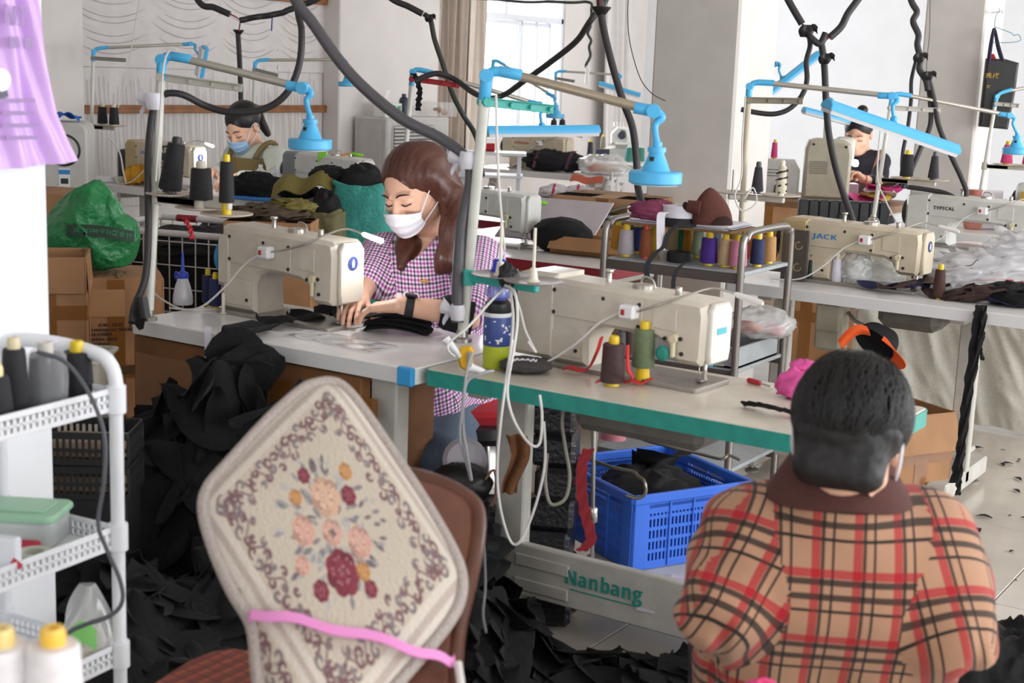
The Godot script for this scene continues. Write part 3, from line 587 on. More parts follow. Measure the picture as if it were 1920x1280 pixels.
func bag_on_column() -> void:
	var p: Vector3 = v3(-2.262,1.598,-8.556)
	var b := thing("shopping_bag", "black shopping bag with gold characters hanging beside the right column", "bag", v3(p.x, p.y-0.27, p.z),33-12)
	var leather := worn("bag_black", col("242322"),0.45,0.8,3.0)
	var pf := [v2(-0.085,0.0),v2(0.075,-0.01),v2(0.095,0.2),v2(0.1,0.37),v2(0.02,0.39),v2(-0.08,0.39)]
	part("bag_body", G.new().prism(pf, -0.05,0.05,0.012), leather, b)
	var navy := mt("handle_navy", col("23233c"),0.7)
	for z in [-0.04,0.045]:
		part("handle", G.new().tube(curve([v3(-0.065,0.36, z),v3(-0.06,0.48, z),v3(-0.05,0.56,0),v3(-0.02,0.46, z),v3(0.015,0.37, z)]),0.008,6), navy, b)
	part("red_lining", G.new().sheet(6,4, func(u, v): return v3(-0.07+u*0.05,0.37+0.05*sin(u*3.0)*v, 0.0),0.004), mt("cloth_red", col("c0272d"),0.8), b, "red cloth showing at the top")
	var gold := mt("gold_print", col("c9a227"),0.4)
	var g := G.new()
	glyphs(g, "宗成", v3(-0.075,0.275,0.052),0.034,0.002)
	part("gold_characters", g, gold, b, "gold printed characters")
	part("gold_characters", G.new().box(v3(-0.058,0.235,0.0515),v3(0.02,0.003,0.002),0).box(v3(-0.058,0.225,0.0515),v3(0.014,0.003,0.002),0), gold, b)
	var hg := G.new().tube(curve([v3(-0.05,0.57,0),v3(-0.05,0.62,0),v3(-0.04,0.65,0),v3(-0.02,0.66,0),v3(-0.012,0.645,0)]),0.0025,6)
	hg.tube(curve([v3(-0.05,0.57,0),v3(0.04,0.54,0),v3(0.06,0.525,0),v3(0.085,0.53,0),v3(0.1,0.5,0),v3(0.05,0.485,0),v3(-0.06,0.48,0)]),0.0025,6)
	one("coat_hanger", hg, mt("hanger_teal", col("4d93a8"),0.4), "thin teal wire coat hanger holding the black shopping bag", "hanger", v3(p.x, p.y-0.27, p.z),21)
	one("wall_hook", G.new().cyl(Vector3.ZERO, v3(-0.08,0.0,-0.12),0.004,8).cyl(Vector3.ZERO, v3(0,0.02,0.01),0.004,8), chrome(), "small steel hook carrying the teal coat hanger", "hook", v3(p.x, p.y-0.27, p.z)+T(Vector3.ZERO, 21)*v3(-0.03,0.655,0))

# stroke characters on a 6 x 6 grid: pairs of ends, two digits each
const STROKES := {
	"肉": "01 51 51 55 01 05 30 33 33 14 33 54", "用": "11 51 11 15 51 55 13 53 11 51 30 35 12 52", "仔": "20 02 11 15 31 51 51 42 42 45 33 53", "鸭": "01 31 01 04 31 34 03 33 15 11 41 51 51 53 41 43 43 55",
	"中": "11 51 11 13 51 53 13 53 30 35", "期": "01 31 10 14 20 24 04 34 41 51 41 45 51 55 42 52 43 53", "配": "00 30 01 31 01 05 31 35 05 35 04 34 40 50 50 52 42 52 42 45 45 55", "合": "30 02 30 52 22 42 13 43 13 15 43 45 15 45",
	"饲": "10 02 02 22 12 15 15 24 31 51 51 55 33 43 32 42", "宗": "01 51 30 31 12 42 03 53 33 35 14 05 44 55", "成": "11 51 11 05 13 23 30 45 45 55 50 52", "料": "20 24 02 42 21 02 40 42 40 45 45 55", "工": "01 51 31 35 05 55", "大": "02 52 30 33 33 05 33 55",
}

func glyphs(g: G, s: String, at: Vector3, size: float, th: float, xf := Transform3D()) -> void:
	for i in s.length():
		var d: PackedStringArray = String(STROKES.get(s[i], STROKES["工"])).split(" ")
		for k in range(0, d.size()-1,2):
			var a := v2(float(d[k][0]), float(d[k][1]))/6.0*size
			var b := v2(float(d[k+1][0]), float(d[k+1][1]))/6.0*size
			var m := (a+b)/2
			var l := (b-a).length()
			g.box(Vector3.ZERO, v3(l+size*0.08, size*0.09, th),0, xf*Transform3D(Basis(Vector3.BACK, -(b-a).angle()), at+v3(i*size*1.1+m.x, size-m.y, 0)))

func cable(label: String, pts: Array, r: float, m: Material, cat := "cable", wob := 0.0) -> MeshInstance3D:
	var c := curve(pts, 7)
	if wob > 0.0:
		for i in c.size(): c[i] += v3(sin(i*1.1),0.0, cos(i*0.9))*wob
	var o: Vector3 = pts[0]
	return one("hanging_cable", G.new().tube(c.map(func(p): return p-o), r, 10), m, label, cat, o)

# rags of black tape wound round a joint
func knot(parent: Node3D, p: Vector3, s: float, m: Material) -> void:
	var g := G.new()
	g.sheet(16,6, func(u, v):
		var a: float = u*TAU
		var rr: float = s*(0.5+0.3*sin(a*3.0+v*2.0)+0.35*sin(v*3.1))
		return p+v3(cos(a)*rr, (v-0.5)*s*1.6, sin(a)*rr),0.0, true)
	g.sheet(4,5, func(u, v): return p+v3(s*(0.3+v*1.3), s*(0.5*sin(v*3.0)+(u-0.5)*0.9), s*0.2*sin(u*3.0)),0.002)
	part("tape_wrap", g, m, parent)

func build_cables() -> void:
	var hose := mt("hose_black", col("2a2729"),0.5)
	var grey := mt("hose_grey", col("4a484b"),0.45)
	var red := mt("wire_red", col("8c2230"),0.4)
	var tape := mt("tape_black", col("1c1b1d"),0.35)
	var film := clear("film_white", col("e8e6ee"),0.75,0.3)
	# the thick grey hose sweeping down to the middle lamp pole
	var c := cable("thick grey hose sweeping from the ceiling down to the middle lamp pole", [v3(-2.651,2.034,-2.879),v3(-2.584,1.749,-2.858),v3(-2.517,1.645,-2.878),v3(-2.419,1.521,-2.914),v3(-2.3,1.419,-2.968),v3(-2.2,1.366,-3.021),v3(-2.128,1.318,-3.032),v3(-2.113,1.257,-3.028),v3(-2.117,1.155,-3.002),v3(-2.108,1.019,-2.977),v3(-2.093,0.904,-2.961)],0.0155, grey)
	var o := c.position
	tie(c, v3(-2.116,1.319,-3.016)-o, 0.022, film)
	tie(c, v3(-2.085,0.934,-2.949)-o, 0.02, film)
	part("red_tie", G.new().lathe([v2(0.016,-0.008),v2(0.019,0),v2(0.016,0.008)],12, T(v3(-2.096,0.927,-2.964)-o)), mt("tie_red", col("b2202c"),0.5), c)
	c = cable("dark hose looping from the ceiling to the left lamp pole and down to the table", [v3(-3.121,2.095,-3.438),v3(-2.981,1.735,-3.325),v3(-2.921,1.639,-3.282),v3(-2.915,1.537,-3.263),v3(-2.937,1.453,-3.229),v3(-2.991,1.407,-3.184),v3(-3.07,1.397,-3.13),v3(-3.132,1.413,-3.094),v3(-3.159,1.445,-3.023),v3(-3.204,1.441,-2.992),v3(-3.207,1.399,-2.957),v3(-3.185,1.254,-2.914),v3(-3.149,1.056,-2.88),v3(-3.123,0.921,-2.842),v3(-3.13,0.838,-2.806),v3(-3.115,0.796,-2.782)],0.0105, hose)
	o = c.position
	tie(c, v3(-3.194,1.423,-2.947)-o, 0.024, film)
	part("frayed_end", G.new().sheet(5,6, func(u, v): return (v3(-3.104,0.857,-2.803)-o)+v3((u-0.5)*0.05-v*0.02,-v*0.075-0.012*sin(u*9.0)*v, 0.012*sin(u*4.0)),0.003), tape, c)
	part("frayed_end", G.new().sheet(4,5, func(u, v): return (v3(-3.096,0.873,-2.812)-o)+v3((u-0.5)*0.03+v*0.015,-v*0.06,0.012*sin(u*4.0)+0.01),0.003), tape, c)
	# far left group
	c = cable("black hose stub slanting in from the top above the olive apron woman", [v3(-5.691,2.118,-5.415),v3(-5.559,1.849,-5.44),v3(-5.482,1.814,-5.482),v3(-5.41,1.782,-5.521)],0.017, hose)
	o = c.position
	part("bare_wire", G.new().tube([v3(-5.413,1.785,-5.52)-o, v3(-5.385,1.772,-5.535)-o, v3(-5.36,1.754,-5.548)-o, v3(-5.359,1.699,-5.536)-o],0.004,6), red, c, "bare red wire")
	c = cable("black hose rising to the right from the junction over the quilted wall", [v3(-5.36,1.754,-5.548),v3(-5.295,1.773,-5.594),v3(-5.227,1.787,-5.642),v3(-5.16,1.812,-5.69),v3(-5.114,1.847,-5.729),v3(-5.047,1.872,-5.777),v3(-4.866,2.044,-5.934)],0.016, hose, "cable", 0.004)
	o = c.position
	part("blue_tie", G.new().cyl(v3(-5.226,1.798,-5.645)-o, v3(-5.218,1.705,-5.629)-o, 0.004,6), mt("tie_blue", col("3a4f9a"),0.5), c)
	c = cable("black hose hanging straight down behind the dark haired woman", [v3(-6.74,1.731,-6.952),v3(-6.708,1.56,-6.934),v3(-6.679,1.389,-6.914),v3(-6.655,1.232,-6.894),v3(-6.672,1.113,-6.917)],0.017, hose)
	o = c.position
	part("frayed_mouth", G.new().lathe([v2(0.014,-0.02),v2(0.034,0.005),v2(0.038,0.014),v2(0.01,0.0)],9, T(v3(-6.737,1.731,-6.954)-o)), tape, c)
	# before the left pilaster
	c = cable("black hose stub entering at the top left of the curtain", [v3(-4.312,1.943,-5.3),v3(-4.207,1.855,-5.348),v3(-4.14,1.824,-5.384),v3(-4.08,1.792,-5.416)],0.015, hose)
	c = cable("dark hose hanging before the taupe curtain down to the window sill", [v3(-4.074,1.792,-5.42),v3(-4.045,1.764,-5.433),v3(-4.016,1.675,-5.431),v3(-3.965,1.555,-5.437),v3(-3.915,1.435,-5.442),v3(-3.861,1.34,-5.456),v3(-3.853,1.233,-5.558),v3(-3.86,1.049,-5.633)],0.012, mt("hose_green", col("30352f"),0.5))
	o = c.position
	knot(c, v3(-4.036,1.773,-5.416)-o, 0.022, tape)
	# middle junction
	c = cable("black hose drooping from the middle junction to the red bracket pole", [v3(-2.785,1.913,-4.95),v3(-2.823,1.814,-4.902),v3(-2.857,1.743,-4.864),v3(-2.943,1.67,-4.913),v3(-3.073,1.585,-4.931),v3(-3.199,1.513,-4.954),v3(-3.32,1.449,-4.982),v3(-3.374,1.433,-4.944),v3(-3.491,1.455,-4.994),v3(-3.613,1.5,-5.046),v3(-3.674,1.525,-5.012),v3(-3.72,1.514,-4.98),v3(-3.756,1.49,-4.952)],0.012, hose)
	c = cable("black hose falling from the middle junction to the thread trolley", [v3(-2.693,1.891,-4.64),v3(-2.673,1.78,-4.628),v3(-2.648,1.69,-4.624),v3(-2.605,1.567,-4.624),v3(-2.56,1.454,-4.627),v3(-2.518,1.359,-4.633),v3(-2.491,1.245,-4.625),v3(-2.473,1.149,-4.614),v3(-2.399,1.086,-4.527),v3(-2.347,1.062,-4.494),v3(-2.295,1.057,-4.467)],0.0135, hose)
	o = c.position
	part("frayed_mouth", G.new().lathe([v2(0.012,-0.025),v2(0.036,0.004),v2(0.038,0.01),v2(0.01,0.004)],9, T(v3(-2.672,1.78,-4.629)-o)), tape, c)
	part("bare_wire", G.new().tube([v3(-2.687,1.871,-4.627)-o, v3(-2.669,1.783,-4.619)-o],0.004,6), red, c, "bare red wire")
	# right group
	c = cable("black hose stub slanting down before the white wall", [v3(-2.362,1.96,-5.478),v3(-2.308,1.867,-5.492),v3(-2.276,1.816,-5.501),v3(-2.249,1.775,-5.509)],0.0145, hose)
	part("bare_wire", G.new().tube([v3(-2.251,1.779,-5.509)-c.position, v3(-2.231,1.752,-5.515)-c.position],0.004,6), red, c)
	c = cable("black hose stub rising to the right above the tilted blue tube", [v3(-2.032,1.974,-5.695),v3(-2.076,1.877,-5.645),v3(-2.101,1.823,-5.616),v3(-2.117,1.77,-5.594),v3(-2.149,1.726,-5.563)],0.0145, hose)
	part("bare_wire", G.new().tube([v3(-2.148,1.731,-5.565)-c.position, v3(-2.169,1.704,-5.545)-c.position],0.004,6), red, c)
	c = cable("short black hose bridging the two taped joints over the white wall", [v3(-2.23,1.744,-5.514),v3(-2.209,1.719,-5.523),v3(-2.178,1.7,-5.538),v3(-2.165,1.742,-5.556)],0.014, hose)
	knot(c, v3(-2.223,1.747,-5.495)-c.position, 0.03, tape)
	c = cable("thin black hose curling from the taped joint behind the blue tube", [v3(-2.243,1.746,-5.567),v3(-2.23,1.693,-5.564),v3(-2.234,1.629,-5.546),v3(-2.222,1.555,-5.537),v3(-2.23,1.495,-5.518),v3(-2.263,1.441,-5.485),v3(-2.308,1.417,-5.45),v3(-2.363,1.417,-5.415),v3(-2.428,1.429,-5.375)],0.0105, hose)
	c = cable("long black hose falling behind the ivory sewing machine", [v3(-2.187,1.715,-5.56),v3(-2.172,1.667,-5.559),v3(-2.157,1.6,-5.553),v3(-2.135,1.474,-5.539),v3(-2.109,1.348,-5.528),v3(-2.07,1.222,-5.524),v3(-2.026,1.108,-5.527),v3(-1.971,0.995,-5.513),v3(-1.946,0.891,-5.505)],0.0135, hose)
	knot(c, v3(-2.154,1.642,-5.541)-c.position, 0.026, tape)
	c = cable("wavy black hose hanging from the top at the right column", [v3(-2.332,2.082,-6.982),v3(-2.297,1.956,-6.975),v3(-2.266,1.901,-6.983),v3(-2.275,1.854,-6.967),v3(-2.245,1.792,-6.972),v3(-2.242,1.741,-6.962),v3(-2.221,1.678,-6.962),v3(-2.218,1.627,-6.952),v3(-2.185,1.577,-6.962),v3(-2.17,1.527,-6.961)],0.0155, hose)
	knot(c, v3(-2.221,1.682,-6.938)-c.position, 0.028, tape)
	knot(c, v3(-2.173,1.598,-6.95)-c.position, 0.026, tape)
	cable("left thin black hose of three before the right column", [v3(-2.253,1.673,-7),v3(-2.26,1.575,-6.974),v3(-2.248,1.472,-6.958),v3(-2.244,1.344,-6.932),v3(-2.248,1.228,-6.903),v3(-2.236,1.126,-6.887),v3(-2.209,1.057,-6.889)],0.0095, hose)
	cable("middle black hose of three before the right column", [v3(-2.191,1.603,-6.989),v3(-2.16,1.476,-6.98),v3(-2.145,1.362,-6.964),v3(-2.169,1.25,-6.923),v3(-2.196,1.129,-6.878),v3(-2.217,1.059,-6.848)],0.0125, hose)
	cable("right black hose of three, ending in a loop over the grey machine", [v3(-2.172,1.578,-6.971),v3(-2.137,1.477,-6.971),v3(-2.104,1.364,-6.966),v3(-2.044,1.239,-6.977),v3(-1.98,1.121,-6.992),v3(-1.948,1.046,-6.995),v3(-1.97,1.014,-6.974),v3(-2.065,1.043,-6.979),v3(-2.226,1.059,-6.939)],0.0125, hose)
	# thin leads
	cable("thin wavy black lead along the top of the window", [v3(-6.667,2.096,-9.389),v3(-6.455,2.093,-9.526),v3(-6.26,2.081,-9.65),v3(-6.103,2.092,-9.754),v3(-5.961,2.09,-9.845),v3(-5.835,2.095,-9.929),v3(-5.814,1.993,-9.919),v3(-5.838,1.87,-9.937),v3(-5.836,1.747,-9.97),v3(-5.841,1.596,-9.933)],0.012, mt("hose_green", col("30352f"),0.5), "cable", 0.008)
	cable("fine dark wire curving before the middle column", [v3(-3.098,1.938,-5.602),v3(-3.085,1.801,-5.579),v3(-3.058,1.676,-5.568),v3(-3.005,1.54,-5.572),v3(-2.953,1.474,-5.591),v3(-2.898,1.444,-5.619)],0.0022, mt("wire_dark", col("4a4542"),0.5))
	cable("fine wire hanging down the right column face", [v3(-2.614,2.09,-8.257),v3(-2.584,1.851,-8.222),v3(-2.576,1.701,-8.193),v3(-2.561,1.552,-8.169)],0.0022, mats["wire_dark"])

	var cord := mt("cord_white", col("d2cfca"),0.7)
	for w in [["white cord hanging from the teal bracket down to the spool plates", [v3(-2.043,1.487,-3.029),v3(-2.026,1.379,-3.015),v3(-2.003,1.247,-3),v3(-2.006,1.096,-3.037)],0.0035],["thin white thread slanting down the quilted wall to the far left cones", [v3(-6.679,1.913,-6.062),v3(-6.678,1.629,-5.998),v3(-6.691,1.33,-5.922),v3(-6.715,1.074,-5.848)],0.003],["white lead looping under the far left lamp shelf", [v3(-6.638,1.073,-5.777),v3(-6.577,0.992,-5.798),v3(-6.544,0.884,-5.795),v3(-6.522,0.817,-5.794)],0.005],["white lead running along the left work lamp pole", [v3(-3.129,1.575,-2.975),v3(-3.146,1.568,-2.962),v3(-3.152,1.516,-2.946),v3(-3.126,1.38,-2.908),v3(-3.097,1.2,-2.862)],0.003],["pale lead coiled at the shelf left of the ivory machine", [v3(-2.21,1.488,-4.923),v3(-2.199,1.333,-4.895),v3(-2.171,1.2,-4.846),v3(-2.173,1.128,-4.805),v3(-2.143,1.077,-4.813),v3(-2.105,1.108,-4.845),v3(-2.122,1.161,-4.846),v3(-2.142,1.121,-4.823)],0.003],["white lead running down behind the ivory machine from the lamp pole", [v3(-2.305,1.369,-6.716),v3(-2.286,1.118,-6.671),v3(-2.206,1.015,-6.578),v3(-2.108,0.911,-6.497)],0.004]]:
		cable(w[0], w[1], w[2], cord, "cord")

func tie(parent: Node3D, p: Vector3, s: float, m: Material) -> void:
	var g := G.new().lathe([v2(s*0.85,-s),v2(s*1.05,0),v2(s*0.85, s)],12, T(p))
	g.sheet(4,4, func(u, v): return p+v3(-s-v*s*1.6, (u-0.5)*s*(0.6+v*1.5)+v*s*0.6, s*0.4*sin(u*5.0)),0.001)
	g.sheet(4,4, func(u, v): return p+v3(-s-v*s*1.2, (u-0.5)*s*(0.6+v)-v*s*1.2, s*0.3*sin(u*5.0)),0.001)
	part("plastic_tie", g, m, parent, "white plastic strip knotted round the hose")

func card() -> StandardMaterial3D: return worn("cardboard", col("b0825a"),0.8,0.85,1.3,0.015)
func tape_film() -> StandardMaterial3D: return clear("parcel_tape", col("a06a34"),0.55,0.2)

# open or closed carton with flaps and parcel tape
func carton(label: String, pos: Vector3, yaw: float, s: Vector3, o := {}) -> Node3D:
	var t := thing("cardboard_box", label, "cardboard box", pos, yaw)
	var m: Material = o.get("mat", card())
	var g := G.new()
	var w := 0.006
	g.box(v3(0, w/2,0),v3(s.x, w, s.z),0.001)
	for q in [-1,1]:
		g.box(v3(q*(s.x/2-w/2), s.y/2,0),v3(w, s.y, s.z),0.0015)
		g.box(v3(0, s.y/2, q*(s.z/2-w/2)),v3(s.x-2*w, s.y, w),0.0015)
	part("carton_walls", g, m, t)
	var op: float = o.get("open", 20.0)
	for q in [[-1,0],[1,0],[0,-1],[0,1]]:
		var along: float = s.z if q[0] != 0 else s.x
		var f: float = minf(s.x, s.z)*0.48
		var ang: float = op*(1.0 if q[0] != 0 else o.get("open2", 1.0))
		var bx := Basis(Vector3.UP, atan2(-q[1], q[0]))*Basis(Vector3.BACK, deg_to_rad(ang))
		var xf := Transform3D(bx, v3(q[0]*s.x/2, s.y, q[1]*s.z/2))
		part("flap", G.new().box(v3(f/2,0,0),v3(f, w*0.8, along-0.012),0.0015, xf), m, t)
	if o.get("tape", true):
		var tp := G.new()
		tp.box(v3(0, s.y*0.55, s.z/2+0.001),v3(s.x*1.004,0.05,0.001),0)
		tp.box(v3(s.x/2+0.001, s.y*0.55,0),v3(0.001,0.05, s.z*1.004),0)
		tp.box(v3(0, s.y*0.5, s.z/2+0.0015),v3(0.06, s.y, 0.001),0)
		tp.box(v3(s.x/2+0.0015, s.y*0.5,0),v3(0.001, s.y, 0.06),0)
		part("parcel_tape", tp, tape_film(), t)
	return t

func printed(t: Node3D, lines: Array, at: Vector3, size: float, m: Material, yaw := 0.0, gap := 1.5) -> void:
	for i in lines.size():
		var tx := text(lines[i], size, 0.0008, true)
		var w := tx.get_aabb().size.x
		part("printed_line", tx, m, t, "", T(at, yaw)*T(v3(w/2,-i*size*gap, 0)))

func build_left() -> void:
	var white := worn("white_plastic_cart", col("eceef2"),0.35,0.96,2.0)
	var p: Vector3 = v3(-1.984,0.953,-1.732)
	var base := v3(p.x, 0, p.z)
	var c := thing("shelf_cart", "white plastic shelf cart with perforated trays in the left foreground", "shelf cart", base, 5.5)
	var W := 0.3
	var Lz := 0.52
	for x in [0.0,-W]:
		for z in [0.0, Lz]:
			part("post", G.new().cyl(v3(x, 0.09, z),v3(x, 0.955, z),0.0125,14), white, c)
	var wheel := mt("wheel_grey", col("4a4a4c"),0.5)
	for x in [0.0,-W]:
		for z in [0.0, Lz]:
			var cs := part("caster", G.new().cyl(v3(x-0.012,0.035, z),v3(x+0.012,0.035, z),0.035,14), wheel, c)
			part("caster_fork", G.new().box(v3(x, 0.07, z),v3(0.045,0.05,0.04),0.006), white, cs)
	for z in [0.0, Lz]:
		part("end_handle", G.new().tube(curve([v3(0,0.93, z),v3(0,0.965, z),v3(-0.012,0.995, z),v3(-0.045,1.012, z),v3(-W/2,1.02, z),v3(-W+0.045,1.012, z),v3(-W+0.012,0.995, z),v3(-W, 0.965, z),v3(-W, 0.93, z)],6),0.0135,12), white, c)
	var rim: float = 0.042
	var k := 0
	for ty in [0.953,0.69,0.458,0.2]:
		var top: float = ty
		var tr := Node3D.new()
		tr.name = "tray"
		c.add_child(tr, true)
		part("tray_floor", G.new().box(v3(-W/2, top-rim+0.004, Lz/2),v3(W-0.01,0.008, Lz-0.01),0.002), white, tr)
		# rims: rails with posts between two rows of slots
		for side in 4:
			var len := Lz if side < 2 else W
			var fx := func(a: float, yy: float, d: float) -> Vector3:
				return v3((0.0-d) if side == 0 else (-W+d), yy, a) if side < 2 else v3(-a, yy, d if side == 2 else Lz-d)
			var g := G.new()
			var sl := func(a0: float, a1: float, y0: float, y1: float):
				var q: Vector3 = fx.call(a0, y0,0.0)
				var r: Vector3 = fx.call(a1, y1,0.004)
				g.box((q+r)/2, (r-q).abs().max(Vector3.ONE*0.004),0.0008)
			sl.call(0.0, len, top-0.009, top+0.002)
			sl.call(0.0, len, top-rim, top-rim+0.009)
			sl.call(0.0, len, top-0.024, top-0.019)
			var n := int(len/0.014)
			for i in n+1: sl.call(i*len/n-0.0042, i*len/n+0.0042, top-rim+0.008, top-0.01)
			part("perforated_rim", g, white, tr)
		for x in [0.0,-W]:
			for z in [0.0, Lz]: part("corner_sleeve", G.new().cyl(v3(x, top-rim-0.004, z),v3(x, top+0.006, z),0.0185,14), white, tr)
		k += 1
	var lead := mt("lead_grey", col("4c4e55"),0.45)
	var o: Vector3 = v3(-2.001,1.044,-1.62)
	one("hanging_lead", G.new().tube(curve([v3(-2.031,1.034,-1.598),v3(-1.992,1.021,-1.621),v3(-1.962,0.99,-1.633),v3(-1.934,0.945,-1.641),v3(-1.913,0.891,-1.643),v3(-1.903,0.817,-1.632),v3(-1.902,0.743,-1.616),v3(-1.883,0.698,-1.618),v3(-1.856,0.643,-1.624),v3(-1.849,0.606,-1.62),v3(-1.864,0.583,-1.604),v3(-1.897,0.567,-1.579),v3(-1.922,0.548,-1.559),v3(-1.929,0.51,-1.546)],6).map(func(q): return q-o),0.004,8), lead, "thin grey lead draped down over the white shelf cart", "cable", o)
	spool("tall black thread cone with cream core standing at the top left of the cart", v3(-2.044,0.92,-1.559), col("1d1c22"), col("cfc3a0"), {"r": 0.027, "h": 0.115, "taper": 0.72})
	spool("black thread cone cut by the left edge on the cart top", v3(-2.016,0.92,-1.499), col("1d1c22"), col("e8d9a0"), {"r": 0.03, "h": 0.08, "taper": 0.75})
	spool("black thread cone with yellow cap leaning at the right of the cart top", v3(-2.063,0.92,-1.711), col("1b1a1f"), col("dfc128"), {"r": 0.03, "h": 0.085, "taper": 0.85})
	var sp := spool("black thread cone wrapped in clear film in the middle of the cart top", v3(-2.052,0.92,-1.632), col("232227"), col("d9d2c0"), {"r": 0.033, "h": 0.095, "taper": 0.85})
	part("clear_film", G.new().lathe([v2(0.0,0.0),v2(0.037,0.005),v2(0.04,0.06),v2(0.036,0.1),v2(0.018,0.115),v2(0.022,0.125),v2(0.012,0.122)],13), clear("cling_film", col("dfe2e6"),0.22,0.12), sp)
	var gb := thing("food_box", "translucent food box with pale green lid on the middle tray of the cart", "food box", v3(-2.144,0.655,-1.639),30)
	part("box_body", G.new().prism(rrect(0.16,0.11,0.02),0,0.05,0.006, T(Vector3.ZERO, 0,-90)), clear("box_clear", col("dfe6e0"),0.4,0.2), gb)
	part("lid", G.new().prism(rrect(0.17,0.12,0.02),0.05,0.064,0.004, T(Vector3.ZERO, 0,-90)).prism(rrect(0.12,0.07,0.012),0.064,0.067,0.001, T(Vector3.ZERO, 0,-90)), mt("lid_green", col("9cc9a8"),0.4), gb, "pale green lid")
	var pk := thing("medicine_packet", "white packet with a red and green mark leaning in the cart tray", "packet", v3(-1.994,0.655,-1.487),25)
	part("packet_body", G.new().box(v3(0,0.035,0),v3(0.06,0.085,0.02),0.003), mt("packet_white", col("e4e8ee"),0.5), pk)
	part("mark", G.new().box(v3(0.005,0.045,0.011),v3(0.02,0.012,0.001),0, T(Vector3.ZERO, 0,0,-35)), mt("mark_red", col("c5304a"),0.5), pk)
	one("tape_roll", G.new().lathe([v2(0.018,0),v2(0.032,0),v2(0.033,0.004),v2(0.033,0.018),v2(0.031,0.022),v2(0.018,0.022),v2(0.018,0)],20), mt("roll_cream", col("cfd0c2"),0.5), "small pale roll of tape beside the white packet in the cart", "tape roll", v3(-2.02,0.655,-1.571))
	one("red_box", G.new().box(v3(0,0.009,0),v3(0.04,0.018,0.02),0.002), mt("mark_red", col("c5304a"),0.5), "tiny dark red box behind the tape roll in the cart", "small box", v3(-2.083,0.655,-1.611),20)
	var pb := thing("plastic_bag", "clear plastic bag with green print on the lower tray of the cart", "plastic bag", v3(-2.042,0.425,-1.692),33)
	part("bag_film", G.new().sheet(22,18, func(u, v):
		var a: float = u*TAU
		var r: float = (0.055+0.012*sin(a*3.0+v*4.0))*(1.0-0.75*v*v)*(0.7+0.3*minf(1.0,v*6.0))
		return v3(cos(a)*r*1.0+0.012*v, v*0.15, sin(a)*r*0.7),0.0, true), clear("bag_film", col("eef0ee"),0.4,0.15), pb)
	part("green_print", G.new().sheet(8,8, func(u, v):
		var a: float = 0.9+u*1.3
		var yy: float = 0.03+v*0.045+0.02*sin(u*5.0)
		return v3(cos(a)*0.06, yy, sin(a)*0.045),0.001), mt("print_lime", col("7ec46a"),0.5), pb)
	part("bag_filling", G.new().lathe([v2(0,0.002),v2(0.045,0.002),v2(0.048,0.04),v2(0.02,0.075),v2(0,0.08)],12, Transform3D(Basis().scaled(v3(1,1,0.7)), Vector3.ZERO)), mt("filling_beige", col("d8d0c4"),0.8), pb)
	spool("white thread cone with orange yellow cap closest to the lens at bottom left", v3(-1.228,0.813,-0.977), col("efe9ea"), col("efc14a"), {"r": 0.033, "h": 0.083, "taper": 0.88})
	spool("white thread cone with pale yellow cap cut by the bottom left corner", v3(-1.276,0.815,-0.946), col("f0ebec"), col("f0d489"), {"r": 0.034, "h": 0.078, "taper": 0.88})
	var q: Vector3 = v3(-1.25,0.812,-0.963)
	var st := thing("stool_shelf", "white stool top below the frame carrying two white cones", "stool", v3(q.x, 0, q.z),33)
	part("stool_top", G.new().box(v3(-0.03, q.y-0.012,0.0),v3(0.2,0.02,0.14),0.005), white, st)
	for a in [[-0.11,-0.05],[0.05,-0.05],[-0.11,0.05],[0.05,0.05]]: part("leg", G.new().cyl(v3(a[0],0, a[1]),v3(a[0], q.y-0.02, a[1]),0.012,10), white, st)
	var lb := thing("lilac_bag", "lilac plastic bag with faint purple print hanging on the white pillar", "plastic bag", v3(-2.375,1.517,-1.855),90)
	lb.scale = Vector3.ONE*1.7
	var lm := clear("bag_lilac", col("e2bdf4"),0.93,0.35)
	lm.backlight_enabled = true
	lm.backlight = Color(0.4,0.3,0.45)
	part("bag_sheet", G.new().sheet(40,40, func(u, v):
		var w: float = lerpf(0.055,0.088, pow(v, 1.2))+(0.012*maxf(0.0,v-0.75)*4.0)
		var x: float = -0.06+(u-0.12)*w*1.45
		var zf: float = 0.006*sin(u*15.0+v*2.0)+0.004*sin(u*34.0-v*6.0)+0.012*v
		return v3(x, 0.13-v*0.245+0.016*u*maxf(0.0,v-0.5), zf),0.003), lm, lb)
	var pur := mt("bag_print", col("9a7fae"),0.6)
	part("printed_word", text("SHI", 0.03,0.0008), pur, lb, "faint purple printing", T(v3(-0.035,0.06,0.02),0,0,-4))
	part("printed_mark", G.new().box(v3(-0.03,0.03,0.0215),v3(0.012,0.012,0.001),0).box(v3(-0.01,0.03,0.0215),v3(0.012,0.012,0.001),0), pur, lb)
	for r in 4: part("printed_line", G.new().box(v3(-0.03+0.002*r, -0.035-r*0.014,0.024),v3(0.05-0.006*(r % 2),0.004,0.001),0), pur, lb)
	part("dark_figure", G.new().prism([v2(-0.055,0.005),v2(-0.045,-0.012),v2(-0.04,-0.03),v2(-0.055,-0.035)],0.022,0.0235,0.0003), mt("figure_grey", col("5d5a66"),0.6), lb)
	part("round_figure", G.new().lathe([v2(0,0),v2(0.013,0),v2(0.013,0.001),v2(0,0.001)],16, T(v3(-0.05,-0.012,0.0235),0,90)), mt("figure_white", col("efe6f4"),0.6), lb)
	carton("lower taped carton of the stack between white pillar and printed carton", v3(-4.032,0.857,-3.232)*v3(1,0,1),50,v3(0.26,0.44,0.26), {"open": 180.0})
